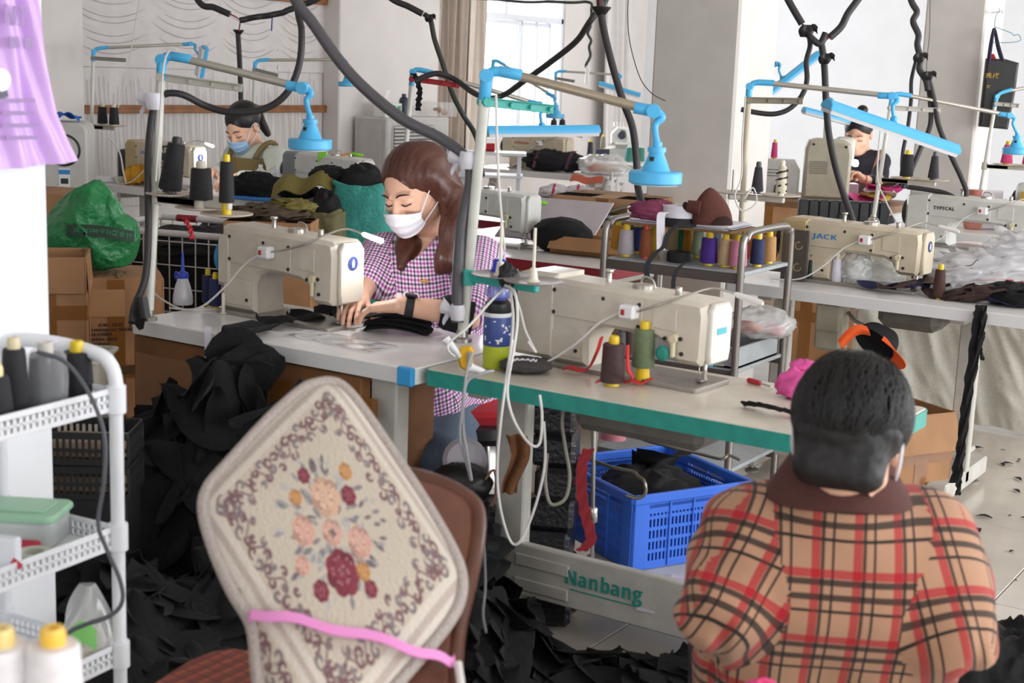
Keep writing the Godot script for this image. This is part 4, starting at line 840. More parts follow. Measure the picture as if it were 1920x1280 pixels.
	carton("upper open carton of the stack between white pillar and printed carton", v3(-4.032,0.857,-3.232)*v3(1,0,1)+v3(0,0.445,0),47,v3(0.26,0.425,0.26), {"open": -86.0})
	var b1 := carton("brown carton printed with weights, measures and destination under the green sack", v3(-4.11,0.754,-3.584)*v3(1,0,1),52,v3(0.34,0.755,0.34), {"open": 178.0})
	var ink := mt("carton_ink", col("3a2a20"),0.7)
	printed(b1,[".6.5Kg.     G.W.: 13.22", "carton measures: 58X35X4", "Made in CHINA", "Destination: Italy", "Delivery date:"],v3(-0.135,0.59,0.1725),0.0165, ink, 0.0,1.05)
	part("barcode_strip", G.new().box(v3(-0.02,0.42,0.172),v3(0.24,0.03,0.001),0), worn("barcode_brown", col("7a5836"),0.8,0.4,20.0,0.2), b1)
	part("blank_patch", G.new().box(v3(-0.04,0.67,0.173),v3(0.14,0.1,0.001),0), worn("card_pale", col("b68a5f"),0.8,0.93,1.0), b1)
	carton("brown carton at the back left above the green sack's corner", v3(-5.27,0.971,-4.214)*v3(1,0,1),30,v3(0.34,0.94,0.34), {"open": 178.0})
	sack("crumpled green woven sack with black characters lying on the cartons", v3(0,0,0))
	one("plastic_bin", G.new().prism(rrect(0.24,0.2,0.02),0,0.2,0.004, T(Vector3.ZERO, 0,-90)).prism(rrect(0.26,0.22,0.02),0.19,0.2,0.002, T(Vector3.ZERO, 0,-90)), clear("bin_clear", col("d5cfc2"),0.5,0.2), "translucent plastic bin edge between white pillar and cartons", "bin", v3(-3.11,0.747,-2.532)-v3(0,0.2,0),35)
	var sup: Vector3 = v3(-3.11,0.747,-2.532)-v3(0,0.2,0)
	carton("plain carton standing under the translucent bin", v3(sup.x, 0, sup.z),35,v3(0.3, sup.y-0.01,0.26), {"open": 180.0, "tape": false})
	for i in 2:
		var bp: Vector3 = v3(-2.661,0.607,-2.245)
		basket("black slotted plastic basket beside the pillar, %s of its stack" % ["lower", "upper"][i],v3(bp.x, bp.y-0.1+i*0.085, bp.z),35.0)
	var bp: Vector3 = v3(-2.661,0.607,-2.245)
	carton("black box carrying the two slotted baskets", v3(bp.x, 0, bp.z),35,v3(0.2, bp.y-0.102,0.14), {"open": 180.0, "tape": false, "mat": dark()})

func basket(label: String, pos: Vector3, yaw: float) -> void:
	var t := thing("slotted_basket", label, "basket", pos, yaw, "black slotted baskets")
	t.scale = Vector3.ONE*0.62
	var m := mt("basket_black", col("191719"),0.45)
	var W := 0.34
	var D := 0.24
	var H := 0.13
	part("basket_floor", G.new().box(v3(0,0.004,0),v3(W, 0.008, D),0.002), m, t)
	for s in 4:
		var g := G.new()
		var l := W if s < 2 else D
		var off := D/2 if s < 2 else W/2
		var xf := Transform3D(Basis(Vector3.UP, [0.0, PI, PI/2,-PI/2][s]), Vector3.ZERO)*Transform3D(Basis(),v3(0,0, off))
		g.box(v3(0, H-0.014,0),v3(l, 0.028,0.008),0.002, xf).box(v3(0,0.012,0),v3(l, 0.024,0.006),0.001, xf).box(v3(0,0.06,0),v3(l, 0.012,0.006),0.001, xf)
		var n := int(l/0.024)
		for i in n+1: g.box(v3(-l/2+i*l/n, 0.06,0),v3(0.011,0.1,0.005),0.001, xf)
		part("slotted_side", g, m, t)
	var fill := worn("offcut_cream", col("b7a184"),0.9,0.6,9.0,0.05)
	part("offcuts", G.new().box(v3(0,0.045,0),v3(W-0.03,0.07, D-0.03),0.02), fill, t).set_meta("kind", "stuff")

func sack(label: String, _p: Vector3) -> void:
	var m := worn("sack_green", col("23864a"),0.42,0.82,5.0,0.03,0.0,0.5)
	var c: Vector3 = v3(-4.146,0.904,-3.533)
	var t := thing("woven_sack", label, "sack", c-v3(0,0.24,0),33)
	# outline in the picture plane of the sack, metres from its middle: a leaning heap with a peak
	var outl := func(a: float) -> float:
		var keys := [[-PI, 0.2],[-2.6,0.2],[-2.1,0.165],[-1.57,0.145],[-1.1,0.155],[-0.75,0.17],[-0.3,0.165],[0.0,0.165],[0.3,0.16],[0.6,0.13],[1.0,0.145],[1.4,0.18],[1.5,0.19],[1.7,0.18],[2.2,0.16],[2.75,0.18],[PI, 0.2]]
		for i in keys.size()-1:
			if a <= keys[i+1][0]: return lerpf(keys[i][1], keys[i+1][1], clampf((a-keys[i][0])/(keys[i+1][0]-keys[i][0]),0,1))
		return 0.19
	var nz := FastNoiseLite.new()
	nz.seed = 9
	nz.frequency = 4.0
	nz.fractal_type = FastNoiseLite.FRACTAL_RIDGED
	nz.fractal_octaves = 3
	var surf := func(u: float, v: float) -> Vector3:
		var th: float = (v-0.5)*PI
		var a: float = wrapf(u*TAU, -PI, PI)
		var r: float = outl.call(a)
		var s := cos(th)
		var p := v3(cos(a)*r*s, 0.24+sin(a)*r*s, sin(th)*0.12)
		return p+v3(0.2,0.5,1.0)*(nz.get_noise_3d(p.x, p.y, p.z)*0.04)
	part("sack_body", G.new().sheet(90,44, func(u, v): return surf.call(u, v),0.0, true), m, t)
	# folded hem with printed strip
	var hem := func(u: float, v: float) -> Vector3:
		var x := lerpf(-0.06,0.17, u)
		var yy := 0.285-0.022*u-v*0.042+0.012*sin(u*3.0)
		return v3(x, yy, 0.125*sqrt(maxf(0.02,1.0-pow(x/0.21,2.0)))+0.02)
	part("dark_strip", G.new().sheet(24,4, hem, 0.003), mt("strip_dark", col("1e3a2c"),0.5), t, "dark printed strip along the hem")
	var ink := mt("sack_ink", col("3f8f62"),0.6)
	var g := G.new()
	var word := "肉用仔鸭中期配合饲"
	for i in word.length():
		var u := 0.12+i*0.097
		var q: Vector3 = hem.call(u, 0.9)
		var q2: Vector3 = hem.call(u+0.06,0.9)
		var yaw := rad_to_deg(atan2(-(q2.z-q.z), q2.x-q.x))
		glyphs(g, word[i], Vector3.ZERO, 0.021,0.0015, T(q+v3(0,0.006,0.003), yaw, 0,-6))
	part("characters", g, ink, t, "pale green characters on the strip")
	var g2 := G.new()
	var rng := RandomNumberGenerator.new()
	rng.seed = 3
	for r in 6:
		for i in 7-absi(r-3):
			var x := -0.05+r*0.012+i*0.024
			var yy := 0.205-r*0.021-i*0.006
			var zz := 0.15*sqrt(maxf(0.02,1.0-pow(x/0.2,2.0)-pow((yy-0.2)/0.22,2.0)))+0.02
			glyphs(g2, "肉中合用料成"[(r*3+i) % 6], Vector3.ZERO, 0.015,0.001, T(v3(x, yy, zz), x*160.0,-8,-14))
	part("small_characters", g2, mt("sack_ink_dark", col("164a2c"),0.6), t).set_meta("kind", "stuff")

# one cut piece of cap cloth: a curved leaf
func cloth_piece(w: float, h: float, bend: float, seed_: int) -> G:
	return G.new().sheet(9,7, func(u, v):
		var x: float = (u-0.5)*w
		var half: float = h*sqrt(maxf(0.015,1.0-pow((u-0.5)*2.0,2.0)))
		var y: float = (v-0.42)*half+0.25*h*pow((u-0.5)*2.0,2.0)
		return v3(x, bend*(x*x*4.0-y*y*3.0)+0.012*sin(u*5.0+seed_)*cos(v*4.0+seed_), y),0.0016)

func heap_height(x: float, z: float) -> float:
	# ridges of the pile: [x, z, height, spread x, spread z]
	var h := 0.0
	for r in [[-2.66,-2.68,0.76,0.13,0.16],[-2.83,-2.66,0.60,0.14,0.18],[-2.48,-2.7,0.64,0.16,0.16],[-3.0,-2.55,0.45,0.22,0.3],[-3.2,-2.4,0.36,0.35,0.4],[-2.3,-2.55,0.45,0.3,0.3],[-2.55,-2.1,0.34,0.5,0.45],[-2.0,-2.75,0.32,0.2,0.2],[-2.08,-2.98,0.3,0.1,0.14],[-1.92,-3.0,0.15,0.1,0.12],[-1.72,-3.02,0.07,0.16,0.12],[-1.45,-3.1,0.07,0.26,0.13],[-1.15,-2.95,0.06,0.3,0.2],[-3.3,-2.0,0.3,0.5,0.5]]:
		var dx: float = (x-r[0])/r[3]
		var dz: float = (z-r[1])/r[4]
		h = maxf(h, r[2]*exp(-(dx*dx+dz*dz)*0.8))
	return h

func build_heap() -> void:
	var m := black_cloth()
	var nz := FastNoiseLite.new()
	nz.seed = 21
	nz.frequency = 2.3
	nz.fractal_type = FastNoiseLite.FRACTAL_RIDGED
	nz.fractal_octaves = 4
	var t := thing("fabric_heap", "large heap of black cut cloth pieces spilling over the floor below the tables", "fabric heap", v3(0,0,0))
	t.set_meta("kind", "stuff")
	var x0 := -3.75
	var x1 := -0.95
	var z0 := -3.25
	var z1 := -1.35
	var g := G.new()
	var nx := 150
	var nzz := 110
	var hh := func(x: float, z: float) -> float:
		var h := heap_height(x, z)
		if (z < -2.93 and x < -2.2) or (x < -2.36 and z > -2.0): h = 0.0
		var k := clampf(h*4.0,0,1)
		return h-0.035+k*(0.045*nz.get_noise_2d(x, z)+0.02)
	g.sheet(nx, nzz, func(u, v):
		var x: float = lerpf(x0, x1, u)
		var z: float = lerpf(z0, z1,v)
		return v3(x, maxf(hh.call(x, z),-0.05), z),0.0, false, true)
	part("cloth_mass", g, m, t).set_meta("kind", "stuff")
	var rng := RandomNumberGenerator.new()
	rng.seed = 77
	for kind in 3:
		var mm := MultiMesh.new()
		mm.transform_format = MultiMesh.TRANSFORM_3D
		mm.mesh = cloth_piece([0.26,0.2,0.3][kind],[0.12,0.14,0.1][kind],[0.35,-0.25,0.2][kind], kind*3).mesh()
		var list := []
		var tries := 0
		while list.size() < 240 and tries < 9000:
			tries += 1
			var x := rng.randf_range(x0, x1)
			var z := rng.randf_range(z0, z1)
			var h: float = hh.call(x, z)
			if heap_height(x, z) < 0.035 or (z < -2.9 and x < -2.2) or (x < -2.25 and z > -2.1): continue
			var e := 0.03
			var nn := Vector3(hh.call(x-e, z)-hh.call(x+e, z),2*e, hh.call(x, z-e)-hh.call(x, z+e)).normalized()
			var b := Basis(Quaternion(Vector3.UP, nn))*Basis(Vector3.UP, rng.randf()*TAU)*Basis(Vector3.RIGHT, rng.randf_range(-0.12,0.12))
			list.append(Transform3D(b, v3(x, maxf(h, 0.0)+rng.randf_range(0.0,0.02), z)))
		mm.instance_count = list.size()
		for i in list.size(): mm.set_instance_transform(i, list[i])
		var o := MultiMeshInstance3D.new()
		o.name = "loose_pieces"
		o.multimesh = mm
		o.material_override = m
		o.set_meta("kind", "stuff")
		t.add_child(o, true)
	# the strip of pieces sewn together, running from the needle over the table edge into the heap
	var ch := thing("cloth_garland", "chain of black sewn cloth pieces hanging from the white table into the heap", "cloth pieces", v3(0,0,0))
	var path := [[v3(-2.832,0.785,-3.377),20.0],[v3(-2.827,0.785,-3.247),5.0],[v3(-2.822,0.79,-3.11),12.0],[v3(-2.859,0.79,-3.024),5.0]]
	for i in 3:
		var q: Vector3 = path[i][0]
		part("cloth_piece", cloth_piece(0.13,0.105,0.55, i), mats["black_cloth"], ch, "", T(q+v3(0,0.014,0.02), path[i][1]-10,0,0))
	var q: Vector3 = v3(-2.799,0.79,-2.939)
	part("cloth_fold", G.new().sheet(16,22, func(u, v):
		var px: float = lerpf(-0.055,0.06, u)*(1.0-0.25*v)+0.02*sin(v*6.0)
		var a: float = clampf(v*3.0,0,1)*PI/2
		var drop: float = maxf(0.0,v-0.33)*0.42
		return q+v3(px, 0.012-drop+0.012*sin(u*8.0+v*5.0),-0.06+0.12*sin(a)+0.02*sin(u*9.0)+v*0.05),0.004), mats["black_cloth"], ch)
	for i in 4:
		var pp: Vector3 = [v3(-2.686,0.794,-2.769),v3(-2.637,0.761,-2.769),v3(-2.642,0.742,-2.713),v3(-2.594,0.723,-2.74)][i]
		part("cloth_piece", cloth_piece(0.17,0.11,0.5, i), mats["black_cloth"], ch, "", T(pp, 33+i*40,75-i*14, i*30))
	# white tape tail on the table front
	one("white_ribbon", G.new().sheet(2,10, func(u, v): return v3((u-0.5)*0.018,-v*0.15,0.006+0.004*sin(v*5.0)),0.002), mt("ribbon_white", col("dcd9e2"),0.8), "narrow white ribbon hanging down the cardboard table front", "ribbon", v3(-2.858,0.812,-2.832),33)
	# cardboard carton that closes the table front
	var cb := thing("cardboard_box", "large dark brown cardboard box wedged under the front of the white table", "cardboard box", v3(-2.795,0,-2.92),0)
	part("carton_walls", G.new().box(v3(0,0.365,0),v3(0.88,0.73,0.05),0.004).box(v3(0.43,0.36,-0.16),v3(0.02,0.72,0.3),0.004), worn("cardboard_dark", col("8a5c34"),0.75,0.8,1.4,0.012), cb)
	var tp := G.new().box(v3(-0.28,0.6,0.0265),v3(0.3,0.16,0.001),0).box(v3(0.05,0.5,0.0262),v3(0.08,0.44,0.001),0).box(v3(0.25,0.65,0.0265),v3(0.5,0.06,0.001),0)
	tp.box(v3(0.4,0.4,0.0268),v3(0.06,0.6,0.001),0)
	part("parcel_tape", tp, tape_film(), cb)
	part("pressed_lines", G.new().box(v3(-0.1,0.47,0.026),v3(0.28,0.004,0.002),0).box(v3(-0.1,0.43,0.026),v3(0.26,0.003,0.002),0).box(v3(-0.24,0.3,0.026),v3(0.004,0.34,0.002),0), mt("crease_brown", col("5f3d20"),0.8), cb)
	# grey cabinet leg beside it
	var lg := thing("cabinet_leg", "grey boxed leg plate between cardboard and the woman's jeans", "table leg plate", v3(-2.33,0,-2.97))
	part("plate", G.new().box(v3(0,0.365,0),v3(0.12,0.73,0.06),0.006).box(v3(0,0.55,0.031),v3(0.118,0.004,0.002),0), steel(), lg)
	part("keyhole", G.new().box(v3(0.02,0.42,0.0315),v3(0.014,0.02,0.003),0.001), dark(), lg)
	# offcuts on the floor at right
	var rng2 := RandomNumberGenerator.new()
	rng2.seed = 12
	var mm2 := MultiMesh.new()
	mm2.transform_format = MultiMesh.TRANSFORM_3D
	mm2.mesh = G.new().sheet(4,2, func(u, v): return v3((u-0.5)*0.05,0.002+0.006*sin(u*3.1), (v-0.5)*0.02*sin(u*3.1+0.1)),0.002).mesh()
	var lst := []
	for i in 150:
		var px := rng2.randf_range(-2.1,-0.3)
		var pz := rng2.randf_range(-6.4,-3.5)
		lst.append(Transform3D(Basis(Vector3.UP, rng2.randf()*TAU).scaled(Vector3.ONE*rng2.randf_range(0.3,1.2)),v3(px, 0.0015, pz)))
	mm2.instance_count = lst.size()
	for i in lst.size(): mm2.set_instance_transform(i, lst[i])
	var off := MultiMeshInstance3D.new()
	off.name = "cloth_offcuts"
	off.multimesh = mm2
	off.material_override = m
	tag(off, "tiny black cloth offcuts scattered over the tiled floor", "offcuts")
	off.set_meta("kind", "stuff")
	add_child(off)
	# dark cloth lying right of the seated woman
	var rc: Vector3 = v3(-0.83,0,-3.826)
	var g3 := G.new().sheet(40,24, func(u, v):
		var r: float = 1.0-pow((u-0.5)*2.0,2.0)
		var r2: float = 1.0-pow((v-0.5)*2.0,2.0)
		return v3((u-0.5)*0.55,-0.01+0.14*sqrt(maxf(0, r*r2))*(1.0+0.4*nz.get_noise_2d(u*1.1,v*0.8)), (v-0.5)*0.5),0.0, false, true)
	one("cloth_pile", g3, m, "black cloth pile on the floor right of the plaid jacket", "cloth pile", rc+v3(0.06,0,0.1),33)

# embroidered cushion cover as a picture of its print, u across, v down
func cushion_print() -> Texture2D:
	var n := 512
	var im := Image.create(n, n, false, Image.FORMAT_RGB8)
	im.fill(col("c6b9a8"))
	var rng := RandomNumberGenerator.new()
	rng.seed = 5
	for y in n:
		for x in n:
			var k := 0.95+0.05*sin(x*1.9)*sin(y*1.9)
			var e := mini(mini(x, n-x), mini(y, n-y))
			var c := col("c6b9a8")
			if e < 8: c = col("b9aaa0")
			elif e < 26: c = col("d4cabd")
			im.set_pixel(x, y, Color(c.r*k, c.g*k, c.b*k))
	var mauve := col("74575a")
	var grey := col("7b7172")
	# scroll border
	for s in 4:
		for i in 240:
			var q0 := Vector2(30+i*1.9,56+17*sin(i*0.165))
			for q in s: q0 = Vector2(n-q0.y, q0.x)
			dab(im, q0,2.2, mauve)
		for i in 19:
			var p := Vector2(36+i*24.5,44+5*sin(i*1.9))
			for q in s: p = Vector2(n-p.y, p.x)
			curl(im, p, rng.randf_range(11,16), rng.randf()*TAU, mauve if i % 3 else grey, 1.0 if i % 2 else -1.0)
			var p2 := Vector2(44+i*23.5,72+12*sin(i*2.6))
			for q in s: p2 = Vector2(n-p2.y, p2.x)
			curl(im, p2, rng.randf_range(8,15), rng.randf()*TAU, grey if i % 2 else mauve, -1.0 if i % 2 else 1.0)
			if i % 3 == 0: leaf(im, p2, rng.randf()*TAU, 20, mauve)
	# leaves then flowers of the bouquet
	var mid := Vector2(246,262)
	for i in 150:
		var a := rng.randf()*TAU
		var r := rng.randf_range(40,150)
		leaf(im, mid+Vector2(cos(a)*r, sin(a)*r*1.05), a+rng.randf_range(-0.5,0.5), rng.randf_range(17,34),[col("6d6a70"), col("8d898c"), col("5c5357"), col("a8a3a0")][i % 4])
	for f in [[-8,-46,33,0],[20,62,36,1],[-56,14,25,2],[58,10,26,2],[40,-58,17,1],[-52,-72,14,1],[76,74,14,1],[-24,96,17,1],[62,52,15,3],[-70,-34,14,3],[36,-96,15,3],[2,6,22,2],[-60,66,16,2]]:
		rose(im, mid+Vector2(f[0], f[1]).rotated(-0.8)*1.35, f[2]*1.25,[col("c9a38a"), col("7d3340"), col("c79a8a"), col("b8834f")][f[3]], rng)
	im.generate_mipmaps()
	return ImageTexture.create_from_image(im)

func dab(im: Image, p: Vector2, r: float, c: Color) -> void:
	for y in range(int(p.y-r), int(p.y+r)+1):
		for x in range(int(p.x-r), int(p.x+r)+1):
			if x >= 0 and y >= 0 and x < im.get_width() and y < im.get_height() and Vector2(x, y).distance_squared_to(p) <= r*r: im.set_pixel(x, y, c)

func curl(im: Image, p: Vector2, r: float, a: float, c: Color, dir: float) -> void:
	for i in 26:
		var f := i/25.0
		var g := a+dir*f*5.2
		dab(im, p+Vector2(cos(g), sin(g))*r*(1.0-0.75*f),2.2+2.2*sin(f*PI), c)

func leaf(im: Image, p: Vector2, a: float, l: float, c: Color) -> void:
	for i in 12:
		var f := i/11.0-0.5
		dab(im, p+Vector2(cos(a), sin(a))*f*l, 1.0+l*0.14*cos(f*PI), c)
	for i in 10:
		var f := i/9.0-0.5
		dab(im, p+Vector2(cos(a), sin(a))*f*l, 0.8, col("c9c2b8"))

func rose(im: Image, p: Vector2, r: float, c: Color, rng: RandomNumberGenerator) -> void:
	for i in 7:
		var a := TAU*i/7.0
		dab(im, p+Vector2(cos(a), sin(a))*r*0.6, r*0.45, c.darkened(0.08*(i % 3)))
	dab(im, p, r*0.62, c)
	for i in 30:
		var f := i/29.0
		var a := f*11.0
		dab(im, p+Vector2(cos(a), sin(a))*r*0.75*f, r*0.07, c.lightened(0.3) if i % 3 else c.darkened(0.3))

func build_chair() -> void:
	var brown := worn("leather_brown", col("6e4434"),0.35,0.85,4.0,0.03,0.0,0.05)
	# plane of the backrest: top corner, right corner and left corner of the cushion
	var A: Vector3 = v3(-1.472,1.045,-1.721)
	var R: Vector3 = v3(-1.149,0.803,-1.657)
	var L: Vector3 = v3(-1.475,0.899,-1.444)
	var u := R-A
	var v := L-A
	var nn := u.cross(v).normalized()
	if nn.dot(v3(0,1.55,0)-A) < 0: nn = -nn
	# pixel offsets of the outline in the cushion's own two directions
	var ab := func(px: float, py: float) -> Vector2:
		var d := Vector2(px-612, py-716)
		var U := Vector2(254,370)
		var V := Vector2(-236,236)
		var det := U.x*V.y-U.y*V.x
		return Vector2((d.x*V.y-d.y*V.x)/det, (U.x*d.y-U.y*d.x)/det)
	var on := func(q: Vector2) -> Vector3: return A+u*q.x+v*q.y
	var cut := []
	for p in [[560,738],[588,724],[622,721],[650,735],[690,785],[742,862],[800,950],[848,1036],[863,1085],[853,1130],[820,1172],[765,1222],[705,1275],[650,1325],[590,1372],[540,1372],[510,1310],[492,1230],[478,1150],[440,1092],[404,1022],[383,960],[390,918],[428,872],[500,792]]:
		cut.append(ab.call(p[0], p[1]))
	var c := thing("padded_chair", "brown leather backed chair with a floral cushion tied to it in the foreground", "chair", v3(-1.42,0,-1.62))
	var inv := c.transform.affine_inverse()
	# chair back in its own plane, a hand behind the cushion
	var bx := u.normalized()
	var by := (v-bx*v.dot(bx)).normalized()
	if by.cross(bx).dot(nn) < 0: by = -by
	var flat := func(px: float, py: float) -> Vector2:
		var q: Vector3 = on.call(ab.call(px, py))-A
		return Vector2(q.dot(bx), q.dot(by))
	var back := []
	for p in [[560,905],[640,880],[720,872],[790,880],[850,898],[895,922],[914,948],[908,1000],[884,1075],[858,1150],[846,1220],[842,1330],[838,1560],[600,1560],[520,1300]]:
		back.append(flat.call(p[0], p[1]))
	var fr := Transform3D(Basis(bx, by, bx.cross(by)), A-nn*0.035)
	part("backrest", G.new().prism(back, -0.018,0.018,0.014, inv*fr), brown, c)
	var ro := []
	for p in [[720,872],[790,880],[850,898],[895,922],[914,948],[908,1000],[884,1075],[858,1150],[846,1220],[842,1330],[838,1560]]:
		var q: Vector2 = flat.call(p[0], p[1])
		ro.append(inv*(fr*v3(q.x, q.y, 0)))
	part("back_frame", G.new().tube(curve(ro, 4),0.016,10), worn("wood_brown", col("5e3626"),0.3,0.8,3.0), c)
	# seat: rounded slab with woven mat, two legs
	var sp := []
	for q in [v3(-1.726,0.5,-1.54),v3(-1.745,0.5,-1.611),v3(-1.759,0.5,-1.681),v3(-1.756,0.5,-1.743),v3(-1.733,0.5,-1.78),v3(-1.674,0.5,-1.801),v3(-1.586,0.5,-1.788),v3(-1.416,0.5,-1.703),v3(-1.224,0.5,-1.476),v3(-1.431,0.5,-1.319),v3(-1.653,0.5,-1.446)]:
		sp.append(v2(q.x+1.42,-(q.z+1.62)))
	part("seat", G.new().prism(sp, 0.445,0.5,0.014, T(Vector3.ZERO, 0,-90)), brown, c)
	var inner := []
	var ctr := Vector2.ZERO
	for q in sp: ctr += q/sp.size()
	for q in sp: inner.append(ctr+(q-ctr)*0.9)
	var mat := mt("mat_red", col("96472f"),0.5)
	mat.albedo_texture = shared("matweave", func():
		var im := Image.create(64,64, false, Image.FORMAT_RGB8)
		for y in 64:
			for x in 64:
				var edge := (x % 16 < 2) or (y % 16 < 2)
				var f := 0.55 if edge else 0.85+0.15*sin((x % 16)*0.39)
				im.set_pixel(x, y, Color(f, f*(0.9 if (x/16+y/16) % 2 else 1.0), f))
		return ImageTexture.create_from_image(im))
	mat.uv1_triplanar = true
	mat.uv1_scale = Vector3.ONE*9.0
	part("seat_mat", G.new().prism(inner, 0.5,0.508,0.003, T(Vector3.ZERO, 0,-90)), mat, c, "woven reddish brown mat")
	for q in [[-0.22,-0.08],[0.1,-0.2],[-0.12,0.3],[0.16,0.24]]:
		part("leg", G.new().cyl(v3(q[0],0, q[1]),v3(q[0],0.45, q[1]),0.018,10), mats["wood_brown"], c)
	# the cushion is a thing of its own
	var k := thing("floral_cushion", "cream floral tapestry cushion standing on its corner against the brown chair", "cushion", A+(u+v)/2)
	var ik := k.transform.affine_inverse()
	var cm := Vector2(0.5,0.52)
	var sm := []
	var m := cut.size()
	for i in m:
		for s in 5:
			var p0: Vector2 = cut[(i+m-1) % m]
			var p1: Vector2 = cut[i]
			var p2: Vector2 = cut[(i+1) % m]
			var p3: Vector2 = cut[(i+2) % m]
			sm.append(p1.cubic_interpolate(p2, p0, p3, s/5.0))
	var ms := sm.size()
	var cloth := mt("cushion_cloth", Color.WHITE, 0.9)
	cloth.albedo_texture = shared("cushion", cushion_print)
	cloth.rim_enabled = true
	cloth.rim = 0.2
	cloth.heightmap_enabled = true
	cloth.heightmap_texture = shared("bump0.150", func(): return noise(0.15,11, Color.BLACK, Color.WHITE, 3, true))
	cloth.heightmap_scale = 0.15
	for side in [1.0,-1.0]:
		var g := G.new().sheet(ms, 14, func(a, b):
			var q: Vector2 = sm[int(round(a*ms)) % ms]
			var w: Vector2 = cm+(q-cm)*(1.0-b)
			var th: float = 0.034*pow(1.0-pow(1.0-b, 3.0),0.6)
			return ik*(on.call(w)+nn*(0.004+side*th)),0.0, true)
		for i in g.v.size():
			var ii := i % (ms+1)
			var jj := i/(ms+1)
			var q: Vector2 = sm[ii % ms]
			g.t[i] = cm+(q-cm)*(1.0-jj/14.0)
		for i in g.n.size():
			if g.n[i].dot(nn*side) < 0: g.n[i] = -g.n[i]
		part("cushion_front" if side > 0 else "cushion_back", g, cloth if side > 0 else mt("cushion_lining", col("b7aca2"),0.9), k)
	var edge := []
	for i in ms+1: edge.append(ik*(on.call(sm[i % ms])+nn*0.004))
	part("piped_edge", G.new().tube(edge, 0.0105,8, false), worn("piping_cream", col("c2b6ae"),0.9,0.8,12.0,0.06,0.0,0.4), k)
	# pink band round cushion and chair post
	var pink := mt("band_pink", col("e08cc6"),0.6)
	var line := []
	for p in [[474,1146,0.03],[520,1160,0.046],[580,1176,0.05],[650,1192,0.05],[720,1208,0.046],[780,1218,0.03],[820,1220,0.012],[842,1212,-0.01],[850,1190,-0.04],[846,1165,-0.06],[760,1150,-0.075],[600,1130,-0.075],[480,1128,-0.03],[474,1146,0.03]]:
		line.append(on.call(ab.call(p[0], p[1]))+nn*p[2])
	var ln := curve(line, 5)
	var da: Vector3 = on.call(ab.call(640,1300))
	var db: Vector3 = on.call(ab.call(650,1100))
	var dn := (da-db).normalized()
	var o: Vector3 = ln[0]
	one("pink_band", G.new().sheet(ln.size()-1,2, func(a, b):
		var q: Vector3 = ln[int(round(a*(ln.size()-1)))]
		return q-o+dn*((b-0.5)*0.015+0.003*sin(a*40.0)),0.003), pink, "pink fabric band tied across the floral cushion and the chair back", "band", o)
	var q1: Vector3 = on.call(ab.call(846,1222))+nn*0.004
	var q2: Vector3 = on.call(ab.call(856,1330))+nn*0.004
	one("white_strap", G.new().cyl(Vector3.ZERO, q2-q1,0.006,8), mt("strap_white", col("d9d4d0"),0.6), "white strap hanging down from the pink band", "strap", q1)

# crumpled soft lump sitting on y = 0
func lump(r: Vector3, seed_: int, amp: float, nu := 30, nv := 18, freq := 1.6, peak := 1.0) -> G:
	var nz := FastNoiseLite.new()
	nz.seed = seed_
	nz.frequency = freq
	nz.fractal_octaves = 3
	nz.fractal_type = FastNoiseLite.FRACTAL_RIDGED
	var g := G.new().sheet(nu, nv, func(u, v):
		var th: float = (v-0.5)*PI
		var d := v3(cos(u*TAU)*cos(th), sin(th), sin(u*TAU)*cos(th))
		var k: float = 1.0+amp*nz.get_noise_3d(d.x, d.y, d.z)
		var p := d*k
		p.y = pow(absf(p.y), peak)*signf(p.y)
		return v3(p.x*r.x, maxf(-0.92, p.y)*r.y+0.92*r.y, p.z*r.z),0.0, true)
	for i in g.n.size():
		if g.n[i].dot(g.v[i]-v3(0, r.y*0.9,0)) < 0: g.n[i] = -g.n[i]
	return g

# baseball cap lying on y = 0, brim towards +z
func cap_shape(s := 1.0, sag := 0.0) -> Array:
	var dome := G.new().sheet(28,12, func(u, v):
		var a: float = u*TAU
		var r: float = cos(v*PI/2)
		return v3(cos(a)*r*0.082,0.105*sin(v*PI/2)*(1.0-sag*0.4*sin(a*2.0+1.0)*r), sin(a)*r*0.095)*s, 0.002, true)
	var brim := G.new().sheet(20,6, func(u, v):
		var a: float = lerpf(0.25, PI-0.25, u)
		var r: float = 1.0+v*0.72*sin(a)
		return v3(cos(a)*0.084*(1.0+0.12*v),0.006-0.022*pow(cos(a),2.0)*v-0.008*v, sin(a)*0.096*r)*s, 0.003)
	return [dome, brim]

func cap(label: String, pos: Vector3, xf: Transform3D, m: Material, m2: Material, s := 1.0, sag := 0.3) -> Node3D:
	var t := thing("cap", label, "cap", pos)
	var c := cap_shape(s, sag)
	part("crown", c[0], m, t, "", xf)
	part("brim", c[1], m2, t, "", xf)
	part("top_button", G.new().lathe([v2(0,0.104),v2(0.007,0.105),v2(0.004,0.11),v2(0,0.111)],8).moved(Transform3D(Basis().scaled(Vector3.ONE*s), Vector3.ZERO)), m, t, "", xf)
	return t

